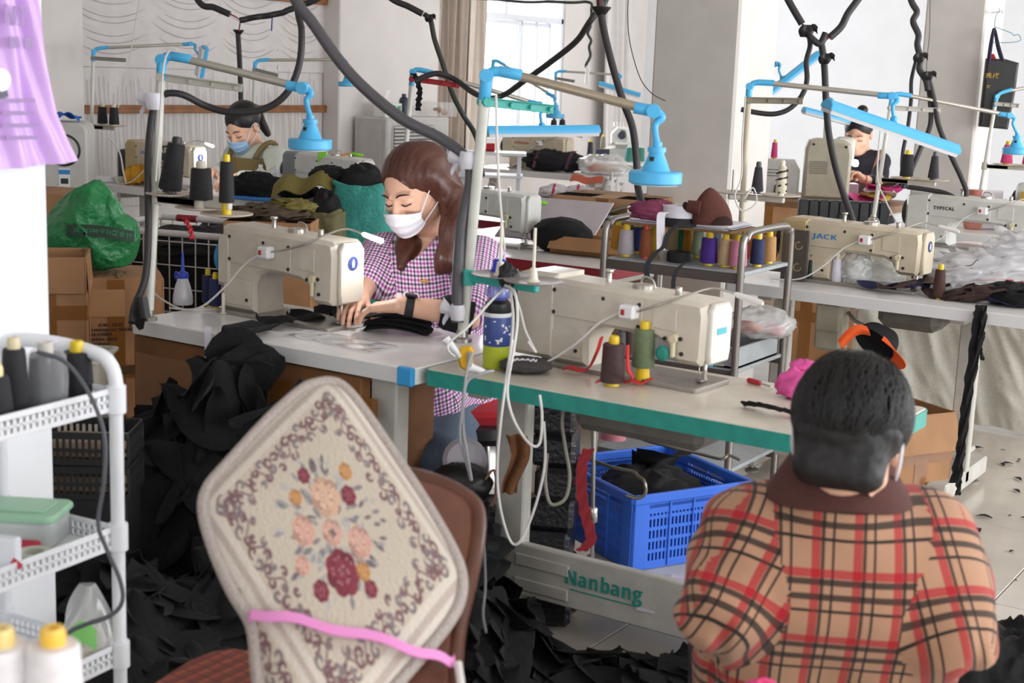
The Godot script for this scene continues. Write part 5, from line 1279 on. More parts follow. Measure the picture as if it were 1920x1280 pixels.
func build_trolley() -> void:
	var st := mt("tube_steel", col("8f8a84"),0.3,0.8)
	var sh := worn("shelf_grey", col("aab0b3"),0.4,0.9,2.0)
	var X0 := -2.511
	var X1 := -1.975
	var Z0 := -4.457
	var Z1 := -4.88
	var t := thing("thread_trolley", "tube steel trolley crowded with coloured thread cones", "trolley", v3(-2.243,0,-4.668))
	var o := v3(-2.243,0,-4.668)
	for x in [X0, X1]:
		part("side_frame", G.new().tube(curve([v3(x, 0.06, Z0),v3(x, 0.5, Z0),v3(x, 0.97, Z0),v3(x, 1.015, Z0-0.03),v3(x, 1.035, Z0-0.08),v3(x, 1.035, Z1+0.08),v3(x, 1.015, Z1+0.03),v3(x, 0.97, Z1),v3(x, 0.5, Z1),v3(x, 0.06, Z1)],6).map(func(p): return p-o),0.0135,10), st, t)
		for z in [Z0, Z1]: part("caster", G.new().cyl(v3(x-0.012,0.03, z)-o, v3(x+0.012,0.03, z)-o, 0.03,14), dark(), t)
	for y in [0.9,0.56,0.2]:
		part("shelf", G.new().box(v3(0, y-0.008,0),v3(X1-X0,0.014,0.41),0.003), sh, t)
		for q in [-1,1]: part("shelf_rail", G.new().box(v3(0, y-0.022, q*0.206),v3(X1-X0,0.035,0.012),0.003), mt("rail_dark", col("5d5852"),0.45,0.4), t)
	part("diagonal_brace", G.new().cyl(v3(0.26,0.55,0.2),v3(0.26,0.22,-0.2),0.006,8), st, t)
	# cones on the upper shelf: px, base py, yarn, cap, where it stands
	var yel := col("e3c21f")
	var cones := [
		[1173,480, "b9b2b8", yel, "lilac grey", {}],[1157,470, "c08a26", yel, "mustard", {"r": 0.026}],[1196,474, "2b3a78", yel, "royal blue", {"r": 0.026}],[1209,484, "8d4a28", col("c8402e"), "rust brown", {"r": 0.024, "h": 0.095}],
		[1226,476, "caa027", yel, "golden", {"r": 0.024}],[1262,472, "cbb78e", yel, "pale straw", {"r": 0.031, "h": 0.1}],[1280,474, "1f7a58", yel, "emerald", {"r": 0.022}],[1291,476, "b07a1d", yel, "amber", {"r": 0.026}],
		[1307,482, "93a584", yel, "sage green", {"r": 0.024}],[1328,497, "4b2a8c", yel, "violet", {"taper": 0.9}],[1358,500, "c3a67f", yel, "sand beige", {"r": 0.026, "taper": 0.88}],[1383,503, "d688a0", yel, "candy pink", {"r": 0.031, "taper": 0.9}],
		[1419,499, "232d58", yel, "navy", {"r": 0.026, "taper": 0.88}],[1440,493, "b98a55", yel, "tan", {"r": 0.028, "taper": 0.88}],[1340,484, "8f9ba8", yel, "blue grey", {"r": 0.024}],[1372,487, "a5892f", yel, "olive gold", {"r": 0.024}],[1392,489, "8b2c3a", yel, "maroon", {"r": 0.024}],[1408,484, "b5651d", yel, "burnt orange", {"r": 0.024}],
	]
	var spots := trolley_spots()
	for i in cones.size():
		var c = cones[i]
		var op: Dictionary = c[5]
		op["group"] = "cones on the trolley shelf"
		spool("%s thread cone standing on the upper shelf of the steel trolley" % c[4], spots[i], col(c[2]), c[3], op)
	spool("peach thread cone lying on its side behind the black tape roll", v3(-2.312,0.9,-4.733)+v3(0.02,0,0), col("d3a884"), yel, {"lie": 180.0, "r": 0.022, "h": 0.13, "group": "cones on the trolley shelf"})
	# yellow lettered label on the golden cone's neighbour
	var roll := func(called: String, label: String, p: Vector3, r: float, h: float, m: Material): one(called, G.new().lathe([v2(0.017,0),v2(r-0.002,0),v2(r, 0.002),v2(r, h-0.002),v2(r-0.002, h),v2(0.017, h),v2(0.017,0)],30), m, label, "tape roll", p)
	var wt := worn("tape_white", col("dcdae2"),0.7,0.93,5.0)
	var bt := worn("tape_black_cloth", col("1d1c20"),0.8,0.8,6.0)
	roll.call("tape_roll", "black elastic tape roll on the trolley shelf between peach and violet cones", v3(-2.267,0.9,-4.565),0.043,0.036, bt)
	# board with papers across the cone tops
	var bp: Vector3 = v3(-2.28,1.024,-4.696)
	var bd := thing("paper_board", "board with a pile of white papers laid across the thread cones", "papers", v3(bp.x, 1.016, bp.z+0.03),2)
	part("board", G.new().box(v3(0,0.005,0),v3(0.42,0.01,0.24),0.002), worn("board_brown", col("9a7b52"),0.7,0.85,3.0), bd)
	for i in 6: part("sheet_of_paper", G.new().box(v3(0.01*sin(i*2.0),0.0115+i*0.0022,0.008*cos(i*3.0)),v3(0.38,0.0018,0.22),0, T(Vector3.ZERO, sin(i*1.7)*3.0)), mt("paper_white", col("dfe0e8"),0.7), bd)
	var rp: Vector3 = v3(-2.212,1.04,-4.443)
	var ry := 1.016+0.0245
	rp.y = ry
	roll.call("tape_roll", "black tape roll under the white one on the trolley papers", rp, 0.06,0.03, bt)
	roll.call("tape_roll", "wide white tape roll on top of the trolley papers", rp+v3(0,0.031,0),0.062,0.042, wt)
	var tail := func(label: String, pts: Array, w: float, m: Material, dir: Vector3):
		var c := curve(pts, 5)
		var q: Vector3 = c[0]
		one("ribbon_tail", G.new().sheet(c.size()-1,1, func(u, v): return c[int(round(u*(c.size()-1)))]-q+dir*(v-0.5)*w, 0.0016), m, label, "ribbon", q)
	var lat := T(Vector3.ZERO, 33)*Vector3.RIGHT
	tail.call("white ribbon tail hanging from the wide white roll before the cones", [v3(-2.113,1.116,-4.137),v3(-2.117,1.109,-4.12),v3(-2.114,1.07,-4.114),v3(-2.099,0.998,-4.095)],0.027, wt, lat)
	tail.call("black ribbon tail crossing down from the black roll on the papers", [v3(-2.046,1.096,-4.152),v3(-2.067,1.075,-4.133),v3(-2.087,1.047,-4.114),v3(-2.092,1.009,-4.102),v3(-2.113,0.986,-4.083),v3(-2.13,0.946,-4.063),v3(-2.113,0.907,-4.041)],0.018, bt, lat)
	tail.call("black ribbon tail dropping from the shelf roll in front of the rail", [v3(-2.021,0.964,-4.138),v3(-2.036,0.952,-4.125),v3(-2.045,0.93,-4.103),v3(-2.043,0.906,-4.087),v3(-2.036,0.882,-4.073)],0.014, bt, lat)
	# caps
	var felt := worn("felt_brown", col("5b3026"),0.9,0.85,8.0)
	var bc := thing("cap", "crumpled brown cap tipped over on the trolley papers behind the tape rolls", "cap", v3(-2.102,1.055,-4.47),33)
	part("crown", G.new().sheet(36,14, func(u, v):
		var a: float = u*TAU
		var r: float = pow(cos(v*PI/2),0.75)
		var ridge: float = 1.0+0.05*sin(a*3.0+0.6)*r
		return v3(cos(a)*r*0.068*ridge-0.012*v, 0.125*pow(v, 0.8)*(1.0-0.1*sin(a*2.0)*r), sin(a)*r*0.05*ridge),0.003, true), felt, bc)
	part("cap_mouth", G.new().sheet(16,5, func(u, v):
		var a: float = lerpf(0.5,1.9, u)
		return v3(cos(a)*0.066+0.012,0.004+v*0.03*sin(u*PI), sin(a)*0.052+0.003),0.003), mt("felt_dark", col("2a1712"),0.95), bc, "dark opening of the cap")
	part("folded_brim", G.new().cyl(v3(-0.09,0.062,0.02),v3(-0.045,0.055,0.03),0.02,12,0.026), felt, bc)
	part("cap_button", G.new().ball_mesh(v3(-0.096,0.062,0.02),v3(0.01,0.014,0.012)), mt("felt_dark", col("2a1712"),0.95), bc)
	one("plum_cloth", lump(v3(0.085,0.034,0.06),5,0.3), worn("felt_plum", col("8d4060"),0.9,0.85,8.0), "folded plum pink cloth behind the rolls on the trolley", "cloth", v3(-2.304,1.055,-4.436) , 20)
	# lower shelf: grey bin with cones and a clear bag
	var gb := thing("parts_bin", "grey metal bin on the trolley's middle shelf", "bin", v3(-2.1,0.56,-4.66),0)
	var g := G.new().box(v3(0,0.004,0),v3(0.24,0.008,0.36),0.001)
	for q in [-1,1]:
		g.box(v3(q*0.118,0.035,0),v3(0.004,0.07,0.36),0.001).box(v3(0,0.035, q*0.178),v3(0.24,0.07,0.004),0.001)
		g.box(v3(q*0.118,0.071,0),v3(0.012,0.006,0.372),0.001).box(v3(0,0.071, q*0.178),v3(0.25,0.006,0.012),0.001)
	part("bin_shell", g, sh, gb)
	spool("left tan thread cone standing in the grey bin of the trolley", v3(-2.17,0.57,-4.58), col("b48d5c"), yel, {"h": 0.1, "group": "cones in the trolley bin"})
	spool("tan thread cone with a dark red cap in the grey bin of the trolley", v3(-2.09,0.57,-4.56), col("ad8250"), col("8f1f2c"), {"h": 0.1, "group": "cones in the trolley bin"})
	one("ring_lid", G.new().lathe([v2(0.026,0),v2(0.04,0),v2(0.042,0.006),v2(0.026,0.008),v2(0.026,0)],24), mt("white_plastic", col("ececec"),0.35), "white plastic ring lying on the tan cones in the bin", "ring", v3(-2.09,0.692,-4.56))
	var pb := thing("thread_bag", "clear plastic bag of pink and orange threads on the trolley bin", "plastic bag", v3(-2.0,0.64,-4.72),20)
	part("bag_film", lump(v3(0.11,0.055,0.1),8,0.25), clear("bag_film", col("eef0ee"),0.4,0.15), pb)
	for i in 5: part("thread_bundle", lump(v3(0.035,0.02,0.03),30+i, 0.3,12,8), mt("bundle_%d" % i, [col("d0506a"), col("c96a3e"), col("8a8f98"), col("d2aeb4"), col("b63a48")][i],0.8), pb, "", T(v3(-0.05+0.025*i, 0.015,0.03*sin(i*2.0))))

func trolley_spots() -> Array:
	return [v3(-2.473,0.9,-4.547),v3(-2.572,0.9,-4.661),v3(-2.487,0.9,-4.667),v3(-2.394,0.9,-4.549),v3(-2.43,0.9,-4.687),v3(-2.41,0.9,-4.804),v3(-2.37,0.9,-4.804),v3(-2.34,0.9,-4.792),v3(-2.274,0.9,-4.731),v3(-2.146,0.9,-4.558),v3(-2.087,0.9,-4.564),v3(-2.035,0.9,-4.562),v3(-2.01,0.9,-4.67),v3(-2.018,0.9,-4.786),v3(-2.215,0.9,-4.755),v3(-2.15,0.9,-4.764),v3(-2.109,0.9,-4.767),v3(-2.12,0.9,-4.865)]

func stripe_cloth(label: String, called: String, pts: Array, w: float, m: Material, dir: Vector3, ruffle := 0.0, th := 0.004) -> void:
	var c := curve(pts, 7)
	var q: Vector3 = c[0]
	var n := c.size()-1
	one(called, G.new().sheet(n, 6, func(u, v):
		var i := int(round(u*n))
		var ed: float = 1.0+ruffle*sin(i*1.7)+ruffle*0.6*sin(i*2.9+v*3.0)
		return c[i]-q+dir*(v-0.5)*w*ed+v3(0,0,0.012*ruffle*sin(i*1.3+v*6.0)), th), m, label, "cloth strip", q)

func build_clutter() -> void:
	var H := 0.781
	var yel := col("e3c21f")
	var blk := black_cloth()
	var lat := T(Vector3.ZERO, 33)*Vector3.RIGHT
	# ======== white table of the masked woman
	var ob := thing("oil_bottle", "clear oil bottle with blue nozzle on the left of the white table", "oil bottle", v3(-3.315,0.781,-3.173))
	part("bottle_body", G.new().lathe([v2(0,0),v2(0.03,0),v2(0.032,0.006),v2(0.031,0.03),v2(0.024,0.06),v2(0.017,0.08),v2(0.016,0.088),v2(0,0.088)],20), clear("bottle_milk", col("dcdadf"),0.72,0.2), ob)
	part("nozzle_cap", G.new().lathe([v2(0.018,0.084),v2(0.019,0.087),v2(0.018,0.1),v2(0.008,0.105),v2(0.006,0.11),v2(0.0035,0.165),v2(0,0.165)],16), mt("nozzle_blue", col("2f46b8"),0.4), ob, "blue pointed nozzle")
	part("cap_loop", G.new().tube(curve([v3(-0.016,0.092,0),v3(-0.03,0.1,0),v3(-0.033,0.085,0),v3(-0.026,0.078,0)],4),0.0035,6), mats["nozzle_blue"], ob)
	spool("navy thread cone with yellow cap, left of the pair beside the cream machine", v3(-3.246,0.781,-3.214), col("20264f"), yel, {"r": 0.019, "h": 0.088, "taper": 0.9})
	spool("navy thread cone with yellow cap, right of the pair beside the cream machine", v3(-3.187,0.781,-3.188), col("232a5a"), yel, {"r": 0.0205, "h": 0.085, "taper": 0.9})
	one("spool_pin", G.new().lathe([v2(0,0),v2(0.011,0),v2(0.011,0.003),v2(0.006,0.006),v2(0.0055,0.06),v2(0.003,0.066),v2(0,0.066)],12), mt("pin_cream", col("dcd6c4"),0.4), "cream bobbin pin standing on the near edge of the white table", "spool pin", v3(-3.101,0.781,-3.136))
	one("white_lead", G.new().tube(curve([v3(-3.566,0.784,-3.274),v3(-3.406,0.784,-3.172),v3(-3.227,0.784,-3.093),v3(-3.165,0.784,-3.157),v3(-3.142,0.784,-3.251),v3(-3.123,0.79,-3.353)],6).map(func(p): return p-v3(-3.566,0.784,-3.274)),0.003,6), mt("white_cable", col("aaa8a4"),0.5), "white lead lying across the white table past the oil bottle", "cable", v3(-3.566,0.784,-3.274))
	var vs := thing("visor_stack", "stack of black curved cap visors on the white table by the woman's hands", "cap visors", v3(-2.53,0.781,-3.273),20)
	for i in 7:
		part("visor", G.new().sheet(14,8, func(u, v):
			var x: float = (u-0.5)*0.2
			return v3(x, 0.004+i*0.0065+0.022*(1.0-pow((u-0.5)*2.0,2.0))-0.006*v, (v-0.55)*0.115*sqrt(maxf(0.05,1.0-pow((u-0.5)*2.0,2.0)))),0.004), blk, vs, "", T(v3(0.005*sin(i*2.0),0,0.006*cos(i*3.1)), sin(i*2.3)*7.0))
	one("plastic_film", G.new().sheet(20,10, func(u, v): return v3((u-0.5)*0.34,0.002+0.005*absf(sin(u*11.0+v*4.0))*absf(sin(v*7.0)), (v-0.5)*0.13),0.001), clear("cling_film", col("dfe2e6"),0.22,0.12), "clear plastic film along the near edge of the white table", "plastic film", v3(-2.552,0.781,-3.045),-4)
	one("black_work", cloth_piece(0.12,0.1,0.9,2), blk, "black cap panel under the needle of the masked woman's machine", "cloth piece", v3(-2.723,0.79,-3.286)+v3(0,0.015,0),40)
	# cones on the near left lamp shelf
	var pl := [plate_at(v3(-3.12,0.794,-2.851),v3(-3.219,1.531,-3.003),0.35,v3(0.07,0,0.0)), plate_at(v3(-3.12,0.794,-2.851),v3(-3.219,1.531,-3.003),0.35,v3(0.19,-0.03,0.0)), plate_at(v3(-3.12,0.794,-2.851),v3(-3.219,1.531,-3.003),0.35,v3(0.29,-0.04,0.0))]
	spool("tall black thread cone leaning on the left lamp's spool shelf", pl[0]+v3(-0.01,0.004,0), col("17161a"), col("2a2a2c"), {"r": 0.034, "h": 0.135, "taper": 0.75, "lean": [T(Vector3.ZERO, 33)*Vector3.FORWARD, 9.0]})
	spool("short black thread cone in the middle of the left lamp's spool shelf", pl[1], col("1a191d"), col("cfc7b6"), {"r": 0.034, "h": 0.09, "taper": 0.85, "foot": 0.024})
	spool("black thread cone on a yellow core at the end of the left lamp's spool shelf", pl[2], col("1b1a1e"), yel, {"r": 0.0225, "h": 0.115, "taper": 0.8, "foot": 0.034})
	stripe_cloth("red ribbon hanging from the left lamp's spool shelf", "red_ribbon", [v3(-3.029,1.099,-2.907),v3(-3.018,1.081,-2.91),v3(-3.01,1.066,-2.912),v3(-3.002,1.039,-2.911)],0.012, mt("ribbon_red", col("b4232e"),0.7), lat, 0.25)
	stripe_cloth("black cloth strip knotted to the pole with the red bracket", "black_strip", [v3(-3.798,1.521,-4.991),v3(-3.777,1.494,-4.987),v3(-3.761,1.449,-4.987),v3(-3.759,1.404,-4.978),v3(-3.756,1.365,-4.972)],0.022, blk, lat, 0.25)
	# ======== teal edged table
	spool("dark brown thread cone standing on the teal edged table", v3(-1.692,0.781,-3.075), col("4a3536"), yel, {"r": 0.031, "h": 0.098, "taper": 0.9})
	spool("moss green thread cone on a tall yellow core on the teal edged table", v3(-1.653,0.781,-3.162), col("6d7b5b"), yel, {"r": 0.03, "h": 0.098, "taper": 0.88, "foot": 0.04})
	spool("small grey spool behind the brown cone on the teal edged table", v3(-1.859,0.781,-3.415), col("55545a"), col("3a3a3c"), {"r": 0.018, "h": 0.06})
	spool("small dark brown spool behind the red cloth on the teal edged table", v3(-1.839,0.781,-3.434), col("4a3a34"), col("3a2a24"), {"r": 0.016, "h": 0.08})
	var redm := mt("cloth_red", col("c0272d"),0.8)
	var rc := thing("red_cloth", "red cloth strip looped between the thread cones on the teal edged table", "cloth strip", v3(-1.76,0.781,-3.202))
	var ro: Vector3 = rc.position
	for r in [[[v3(-1.862,0.79,-3.122),v3(-1.822,0.8,-3.114),v3(-1.796,0.8,-3.138),v3(-1.72,0.868,-3.037),v3(-1.714,0.901,-3.049)],0.028],[[v3(-1.725,0.788,-3.052),v3(-1.686,0.792,-3.098),v3(-1.643,0.8,-3.088),v3(-1.602,0.852,-2.989),v3(-1.634,0.893,-3.038)],0.024],[[v3(-1.662,0.788,-3.11),v3(-1.628,0.79,-3.146),v3(-1.631,0.788,-3.225)],0.02]]:
		var cc := curve(r[0],6)
		part("red_loop", G.new().sheet(cc.size()-1,3, func(u, v): return cc[int(round(u*(cc.size()-1)))]-ro+v3((v-0.5)*r[1]*0.3,0.004*sin(u*14.0), (v-0.5)*r[1]),0.004), redm, rc)
	one("grey_pouch", lump(v3(0.065,0.02,0.05),3,0.2), worn("pouch_grey", col("4b4446"),0.8,0.85,8.0), "dark grey pouch with pale lettering at the left of the teal edged table", "pouch", v3(-1.942,0.781,-3.059),33)
	var scr := G.new()
	for i in 5: scr.tube(curve([v3(-0.04+i*0.014,0.035,0.03),v3(-0.036+i*0.014,0.039,0.022),v3(-0.031+i*0.014,0.034,0.03),v3(-0.028+i*0.014,0.038,0.024)],4),0.002,6)
	one("pouch_lettering", scr, mt("white_print", col("e8e8ea"),0.5), "pale script lettering sewn on the dark grey pouch", "lettering", v3(-1.942,0.781,-3.059),33)
	bottle()
	var cl := thing("cyan_nipper", "small cyan thread nipper lying behind the needle on the teal edged table", "thread nipper", v3(-1.621,0.781,-3.463),20)
	part("grip", G.new().box(v3(0,0.006,0),v3(0.045,0.01,0.012),0.003, T(Vector3.ZERO, 12)).box(v3(0,0.006,0.004),v3(0.045,0.01,0.01),0.003, T(Vector3.ZERO, -10)), mt("nipper_cyan", col("3da7d6"),0.4), cl)
	part("blade", G.new().box(v3(0.035,0.006,0),v3(0.03,0.004,0.008),0.001), chrome(), cl)
	var rn := thing("red_nipper", "red handled thread nipper lying on the teal edged table", "thread nipper", v3(-1.411,0.781,-3.334),-22)
	part("grip", G.new().box(v3(-0.012,0.007,0),v3(0.05,0.013,0.016),0.005), mt("nipper_red", col("b3202e"),0.35), rn)
	part("blade", G.new().box(v3(0.03,0.007,0),v3(0.04,0.004,0.008),0.001), chrome(), rn)
	stripe_cloth("black ruffled cloth strip at the near edge of the teal edged table", "black_strip", [v3(-1.338,0.79,-3.08),v3(-1.297,0.795,-3.074),v3(-1.246,0.8,-3.049),v3(-1.204,0.795,-3.058),v3(-1.165,0.79,-3.078)],0.035, blk, v3(0,0.35,0.7),0.2,0.006)
	var pk := thing("pink_cloth", "crumpled bright pink cloth on the table beside the plaid woman's head", "cloth", v3(-1.276,0.781,-3.271))
	part("fold", lump(v3(0.045,0.035,0.04),14,0.55,20,12,1.2), mt("cloth_pink", col("d9579c"),0.85), pk, "", T(v3(0,0,0)))
	part("fold", lump(v3(0.03,0.014,0.025),15,0.5,16,10,1.4), mats["cloth_pink"], pk, "", T(v3(0.0,0.062,-0.03)))
	# yellow plug clamp with its leads at the table corner
	var yc := thing("cable_plug", "yellow and white cable plug hanging over the corner of the teal edged table", "plug", v3(-1.991,0.84,-2.854),33)
	part("yellow_body", G.new().prism([v2(-0.012,0.03),v2(0.012,0.034),v2(0.024,0.02),v2(0.018,0.0),v2(0.024,-0.02),v2(0.008,-0.034),v2(-0.012,-0.02),v2(-0.02,0.01)],-0.01,0.012,0.005), mt("plug_yellow", col("e0ae22"),0.4), yc, "yellow plug body")
	part("white_plug", G.new().cyl(v3(-0.012,0.005,0.008),v3(-0.05,0.05,0.008),0.007,10,0.012), mt("white_plastic", col("ececec"),0.35), yc)
	part("white_plug", G.new().cyl(v3(0.012,-0.02,0.008),v3(0.05,-0.03,0.008),0.012,10,0.006), mats["white_plastic"], yc)
	part("grey_clip", G.new().box(v3(0.012,0.0,0.016),v3(0.012,0.04,0.01),0.004), mt("clip_grey", col("9aa0a6"),0.4), yc)
	var cabs := mt("white_cable", col("aaa8a4"),0.5)
	var gcab := mt("grey_cable", col("a2a3a6"),0.5)
	for s in [
		["white lead arching from the lamp shelf down to the yellow plug", [v3(-1.956,1.015,-2.978),v3(-1.957,0.982,-2.909),v3(-1.965,0.93,-2.831),v3(-1.999,0.89,-2.801),v3(-2.001,0.87,-2.794),v3(-1.997,0.85,-2.817)],0.0034, cabs],
		["long white lead dropping from the lamp shelf past the teal edge", [v3(-1.937,1.021,-2.943),v3(-1.883,1.014,-2.904),v3(-1.842,0.956,-2.857),v3(-1.824,0.885,-2.816),v3(-1.825,0.809,-2.798),v3(-1.815,0.759,-2.793),v3(-1.792,0.709,-2.797),v3(-1.775,0.661,-2.833),v3(-1.762,0.663,-2.854),v3(-1.766,0.727,-2.866),v3(-1.778,0.778,-2.87)],0.0036, cabs],
		["second white lead running down to the floor bar", [v3(-1.94,1.019,-2.965),v3(-1.868,0.963,-2.877),v3(-1.841,0.894,-2.831),v3(-1.829,0.809,-2.795),v3(-1.826,0.708,-2.774),v3(-1.829,0.601,-2.772),v3(-1.822,0.507,-2.78),v3(-1.814,0.418,-2.814),v3(-1.793,0.409,-2.824),v3(-1.778,0.459,-2.846),v3(-1.767,0.537,-2.871),v3(-1.766,0.615,-2.889),v3(-1.781,0.705,-2.9)],0.0034, cabs],
		["grey lead looping under the yellow plug", [v3(-1.951,0.866,-2.826),v3(-1.944,0.818,-2.795),v3(-1.941,0.741,-2.78),v3(-1.948,0.659,-2.781),v3(-1.931,0.577,-2.797),v3(-1.922,0.554,-2.798),v3(-1.928,0.621,-2.785),v3(-1.947,0.698,-2.79),v3(-1.942,0.793,-2.791),v3(-1.911,0.82,-2.817),v3(-1.901,0.823,-2.848)],0.004, gcab],
		["grey lead hanging in a long loop before the dark bundle", [v3(-1.767,0.747,-2.979),v3(-1.768,0.695,-2.966),v3(-1.753,0.63,-2.962),v3(-1.735,0.565,-2.958),v3(-1.735,0.512,-2.947),v3(-1.751,0.492,-2.932),v3(-1.769,0.497,-2.921),v3(-1.784,0.549,-2.923),v3(-1.789,0.615,-2.935)],0.0045, mt("olive_cable", col("8d8a7c"),0.5)],
		["thin grey cord trailing down over the black heap", [v3(-1.766,0.511,-2.623),v3(-1.7,0.478,-2.537),v3(-1.636,0.443,-2.449),v3(-1.606,0.405,-2.399),v3(-1.569,0.385,-2.358)],0.003, mt("cord_grey", col("6c6c70"),0.6)],
		["thin white lead sloping from table corner to the machine", [v3(-1.866,0.887,-2.947),v3(-1.846,0.862,-2.954),v3(-1.891,0.908,-2.972),v3(-1.92,0.957,-2.988),v3(-1.941,1.003,-2.985)],0.003, cabs],
	]:
		cable(s[0], s[1], s[2], s[3])
	one("cable_knot", lump(v3(0.022,0.03,0.02),9,0.5,16,10), dark(), "knotted black cable tape below the teal lamp shelf", "cable tape", v3(-1.953,1.009,-2.978))
	# ======== under the teal edged table
	crate()
	var db := thing("film_bundle", "dark fabric stack wrapped in shiny black film under the teal edged table", "wrapped bundle", v3(-2.001,0.415,-3.335)*v3(1,0,1),25)
	for i in 7: part("wrapped_block", G.new().box(v3(0.01*sin(i*2.0),0.05+i*0.093,0.008*cos(i*3.0)),v3(0.13,0.091,0.14),0.014, T(Vector3.ZERO, 3.0*sin(i*1.9))), worn("film_dark", col("2b2a2f"),0.3,0.7,6.0,0.03,0.0,0.3), db)
	var cb := carton("small carton with green tape standing behind the floor bar", v3(-2.092,0.2,-3.385)+v3(0,-0.2,-0.05),20,v3(0.12,0.32,0.1), {"open": -60.0, "tape": false})
	part("green_tape", G.new().box(v3(0,0.235,0.051),v3(0.121,0.035,0.002),0).box(v3(0.061,0.235,0),v3(0.002,0.035,0.1),0), mt("tape_green", col("1f8a4c"),0.4), cb, "green tape")
	one("brown_rag", G.new().sheet(8,10, func(u, v): return v3((u-0.5)*0.05*(1.0-0.3*v)+0.012*sin(v*5.0),-v*0.15,0.012*sin(u*9.0+v*3.0)),0.004), worn("rag_brown", col("7a4e2c"),0.9,0.8,6.0), "brown rag hanging inside the teal edged table's leg", "rag", v3(-1.833,0.67,-2.858),33)
	var wb := thing("cream_tub", "cream plastic tub lying under the lettered floor bar", "tub", v3(-1.955,0,-3.422)+v3(0,0.075,-0.02),33)
	part("tub_body", G.new().lathe([v2(0,0.12),v2(0.06,0.12),v2(0.074,0.0),v2(0.08,-0.004),v2(0.08,0.004),v2(0.066,0.0),v2(0.055,0.11),v2(0,0.11)],24, T(Vector3.ZERO, 0,0,65)), worn("tub_cream", col("b9b48a"),0.5,0.9,3.0), wb)
	one("paper_sheet", G.new().box(v3(0,0.004,0),v3(0.34,0.008,0.3),0.001), mt("paper_drawn", col("c9c2ca"),0.7), "pale printed board under the blue crate", "board", v3(-1.5,0.158,-3.36),8)
	stripe_cloth("dark red cloth strip hanging along the blue crate", "red_strip", [v3(-1.641,0.663,-2.884),v3(-1.64,0.632,-2.854),v3(-1.633,0.57,-2.844),v3(-1.616,0.508,-2.841),v3(-1.599,0.458,-2.841),v3(-1.614,0.43,-2.824)],0.026, mt("strip_dark_red", col("7d1620"),0.85), lat, 0.12,0.006)
	one("pink_cone_far", G.new().lathe([v2(0,0),v2(0.04,0),v2(0.032,0.11),v2(0,0.112)],18), worn("yarn_pinkish", col("c97f86"),0.8,0.9,6.0), "pink thread cone lying behind the blue crate", "thread cone", v3(-2.053,0.444,-3.756),20)
	tag_group_cardboard()
	# woman's stool things: black bag, white cap, red strap
	var hb := thing("hand_bag", "black handbag with a small emblem on the chair beside the jeans", "bag", v3(-2.206,0.406,-3.163)-v3(0,0.05,0),33)
	part("bag_body", lump(v3(0.085,0.055,0.06),6,0.12), worn("bag_black", col("242322"),0.45,0.8,3.0), hb)
	part("emblem", G.new().lathe([v2(0,0),v2(0.012,0),v2(0.012,0.003),v2(0,0.003)],14, T(v3(0.03,0.06,0.05),0,70)).box(v3(0.03,0.043,0.056),v3(0.016,0.008,0.004),0.001), mt("emblem_copper", col("a26a55"),0.4,0.5), hb, "small copper emblem")
	part("strap", G.new().tube(curve([v3(0.06,0.06,0.03),v3(0.09,0.1,0.03),v3(0.1,0.04,0.04),v3(0.085,0.0,0.04)],5),0.004,6), mt("strap_tan", col("8b6652"),0.5), hb)
	one("white_disc", G.new().lathe([v2(0,0),v2(0.062,0),v2(0.064,0.004),v2(0.05,0.02),v2(0,0.024)],24, T(Vector3.ZERO, 0,75)), mt("white_cloth", col("dedbe6"),0.8), "white round hat edge showing above the black handbag", "hat", v3(-2.234,0.457,-3.217),33)
	one("red_cushion", G.new().prism(rrect(0.3,0.07,0.03),-0.16,0.16,0.015), mt("cushion_red", col("b1202a"),0.8), "red seat cushion edge behind the masked woman's shirt", "cushion", v3(-2.447,0.476,-3.69),40)
	var sf := thing("stool", "black stool with a chrome rail under the masked woman", "stool", v3(-2.47,0.439,-3.606)*v3(1,0,1),40)
	part("seat", G.new().lathe([v2(0,0.42),v2(0.17,0.42),v2(0.18,0.44),v2(0.17,0.47),v2(0,0.475)],24), dark(), sf)
	for a in 4: part("leg", G.new().cyl(v3(cos(a*PI/2+0.4)*0.17,0, sin(a*PI/2+0.4)*0.17),v3(cos(a*PI/2+0.4)*0.13,0.42, sin(a*PI/2+0.4)*0.13),0.011,10), chrome(), sf)
	# bag and hat lie on a low crate
	var lc: Vector3 = v3(-2.206,0.406,-3.163)
	carton("low black box carrying the black handbag", v3(lc.x, 0, lc.z),33,v3(0.2, lc.y-0.055,0.16), {"open": 180.0, "tape": false, "mat": worn("film_dark", col("2b2a2f"),0.3,0.7,6.0,0.03,0.0,0.3)})
	# ======== white table with the ivory machine
	right_table()

func tag_group_cardboard() -> void:
	carton("torn taped carton with red and black print behind the plaid woman", v3(-1.584,0,-5.206)+v3(-0.06,0,0.0),60,v3(0.3,0.36,0.34), {"open": -70.0})
	carton("tall brown carton standing left of the grey tarpaulin", v3(-2.547,-0,-6.777)+v3(-0.06,0,-0.05),5,v3(0.34,0.72,0.3), {"open": -60.0})

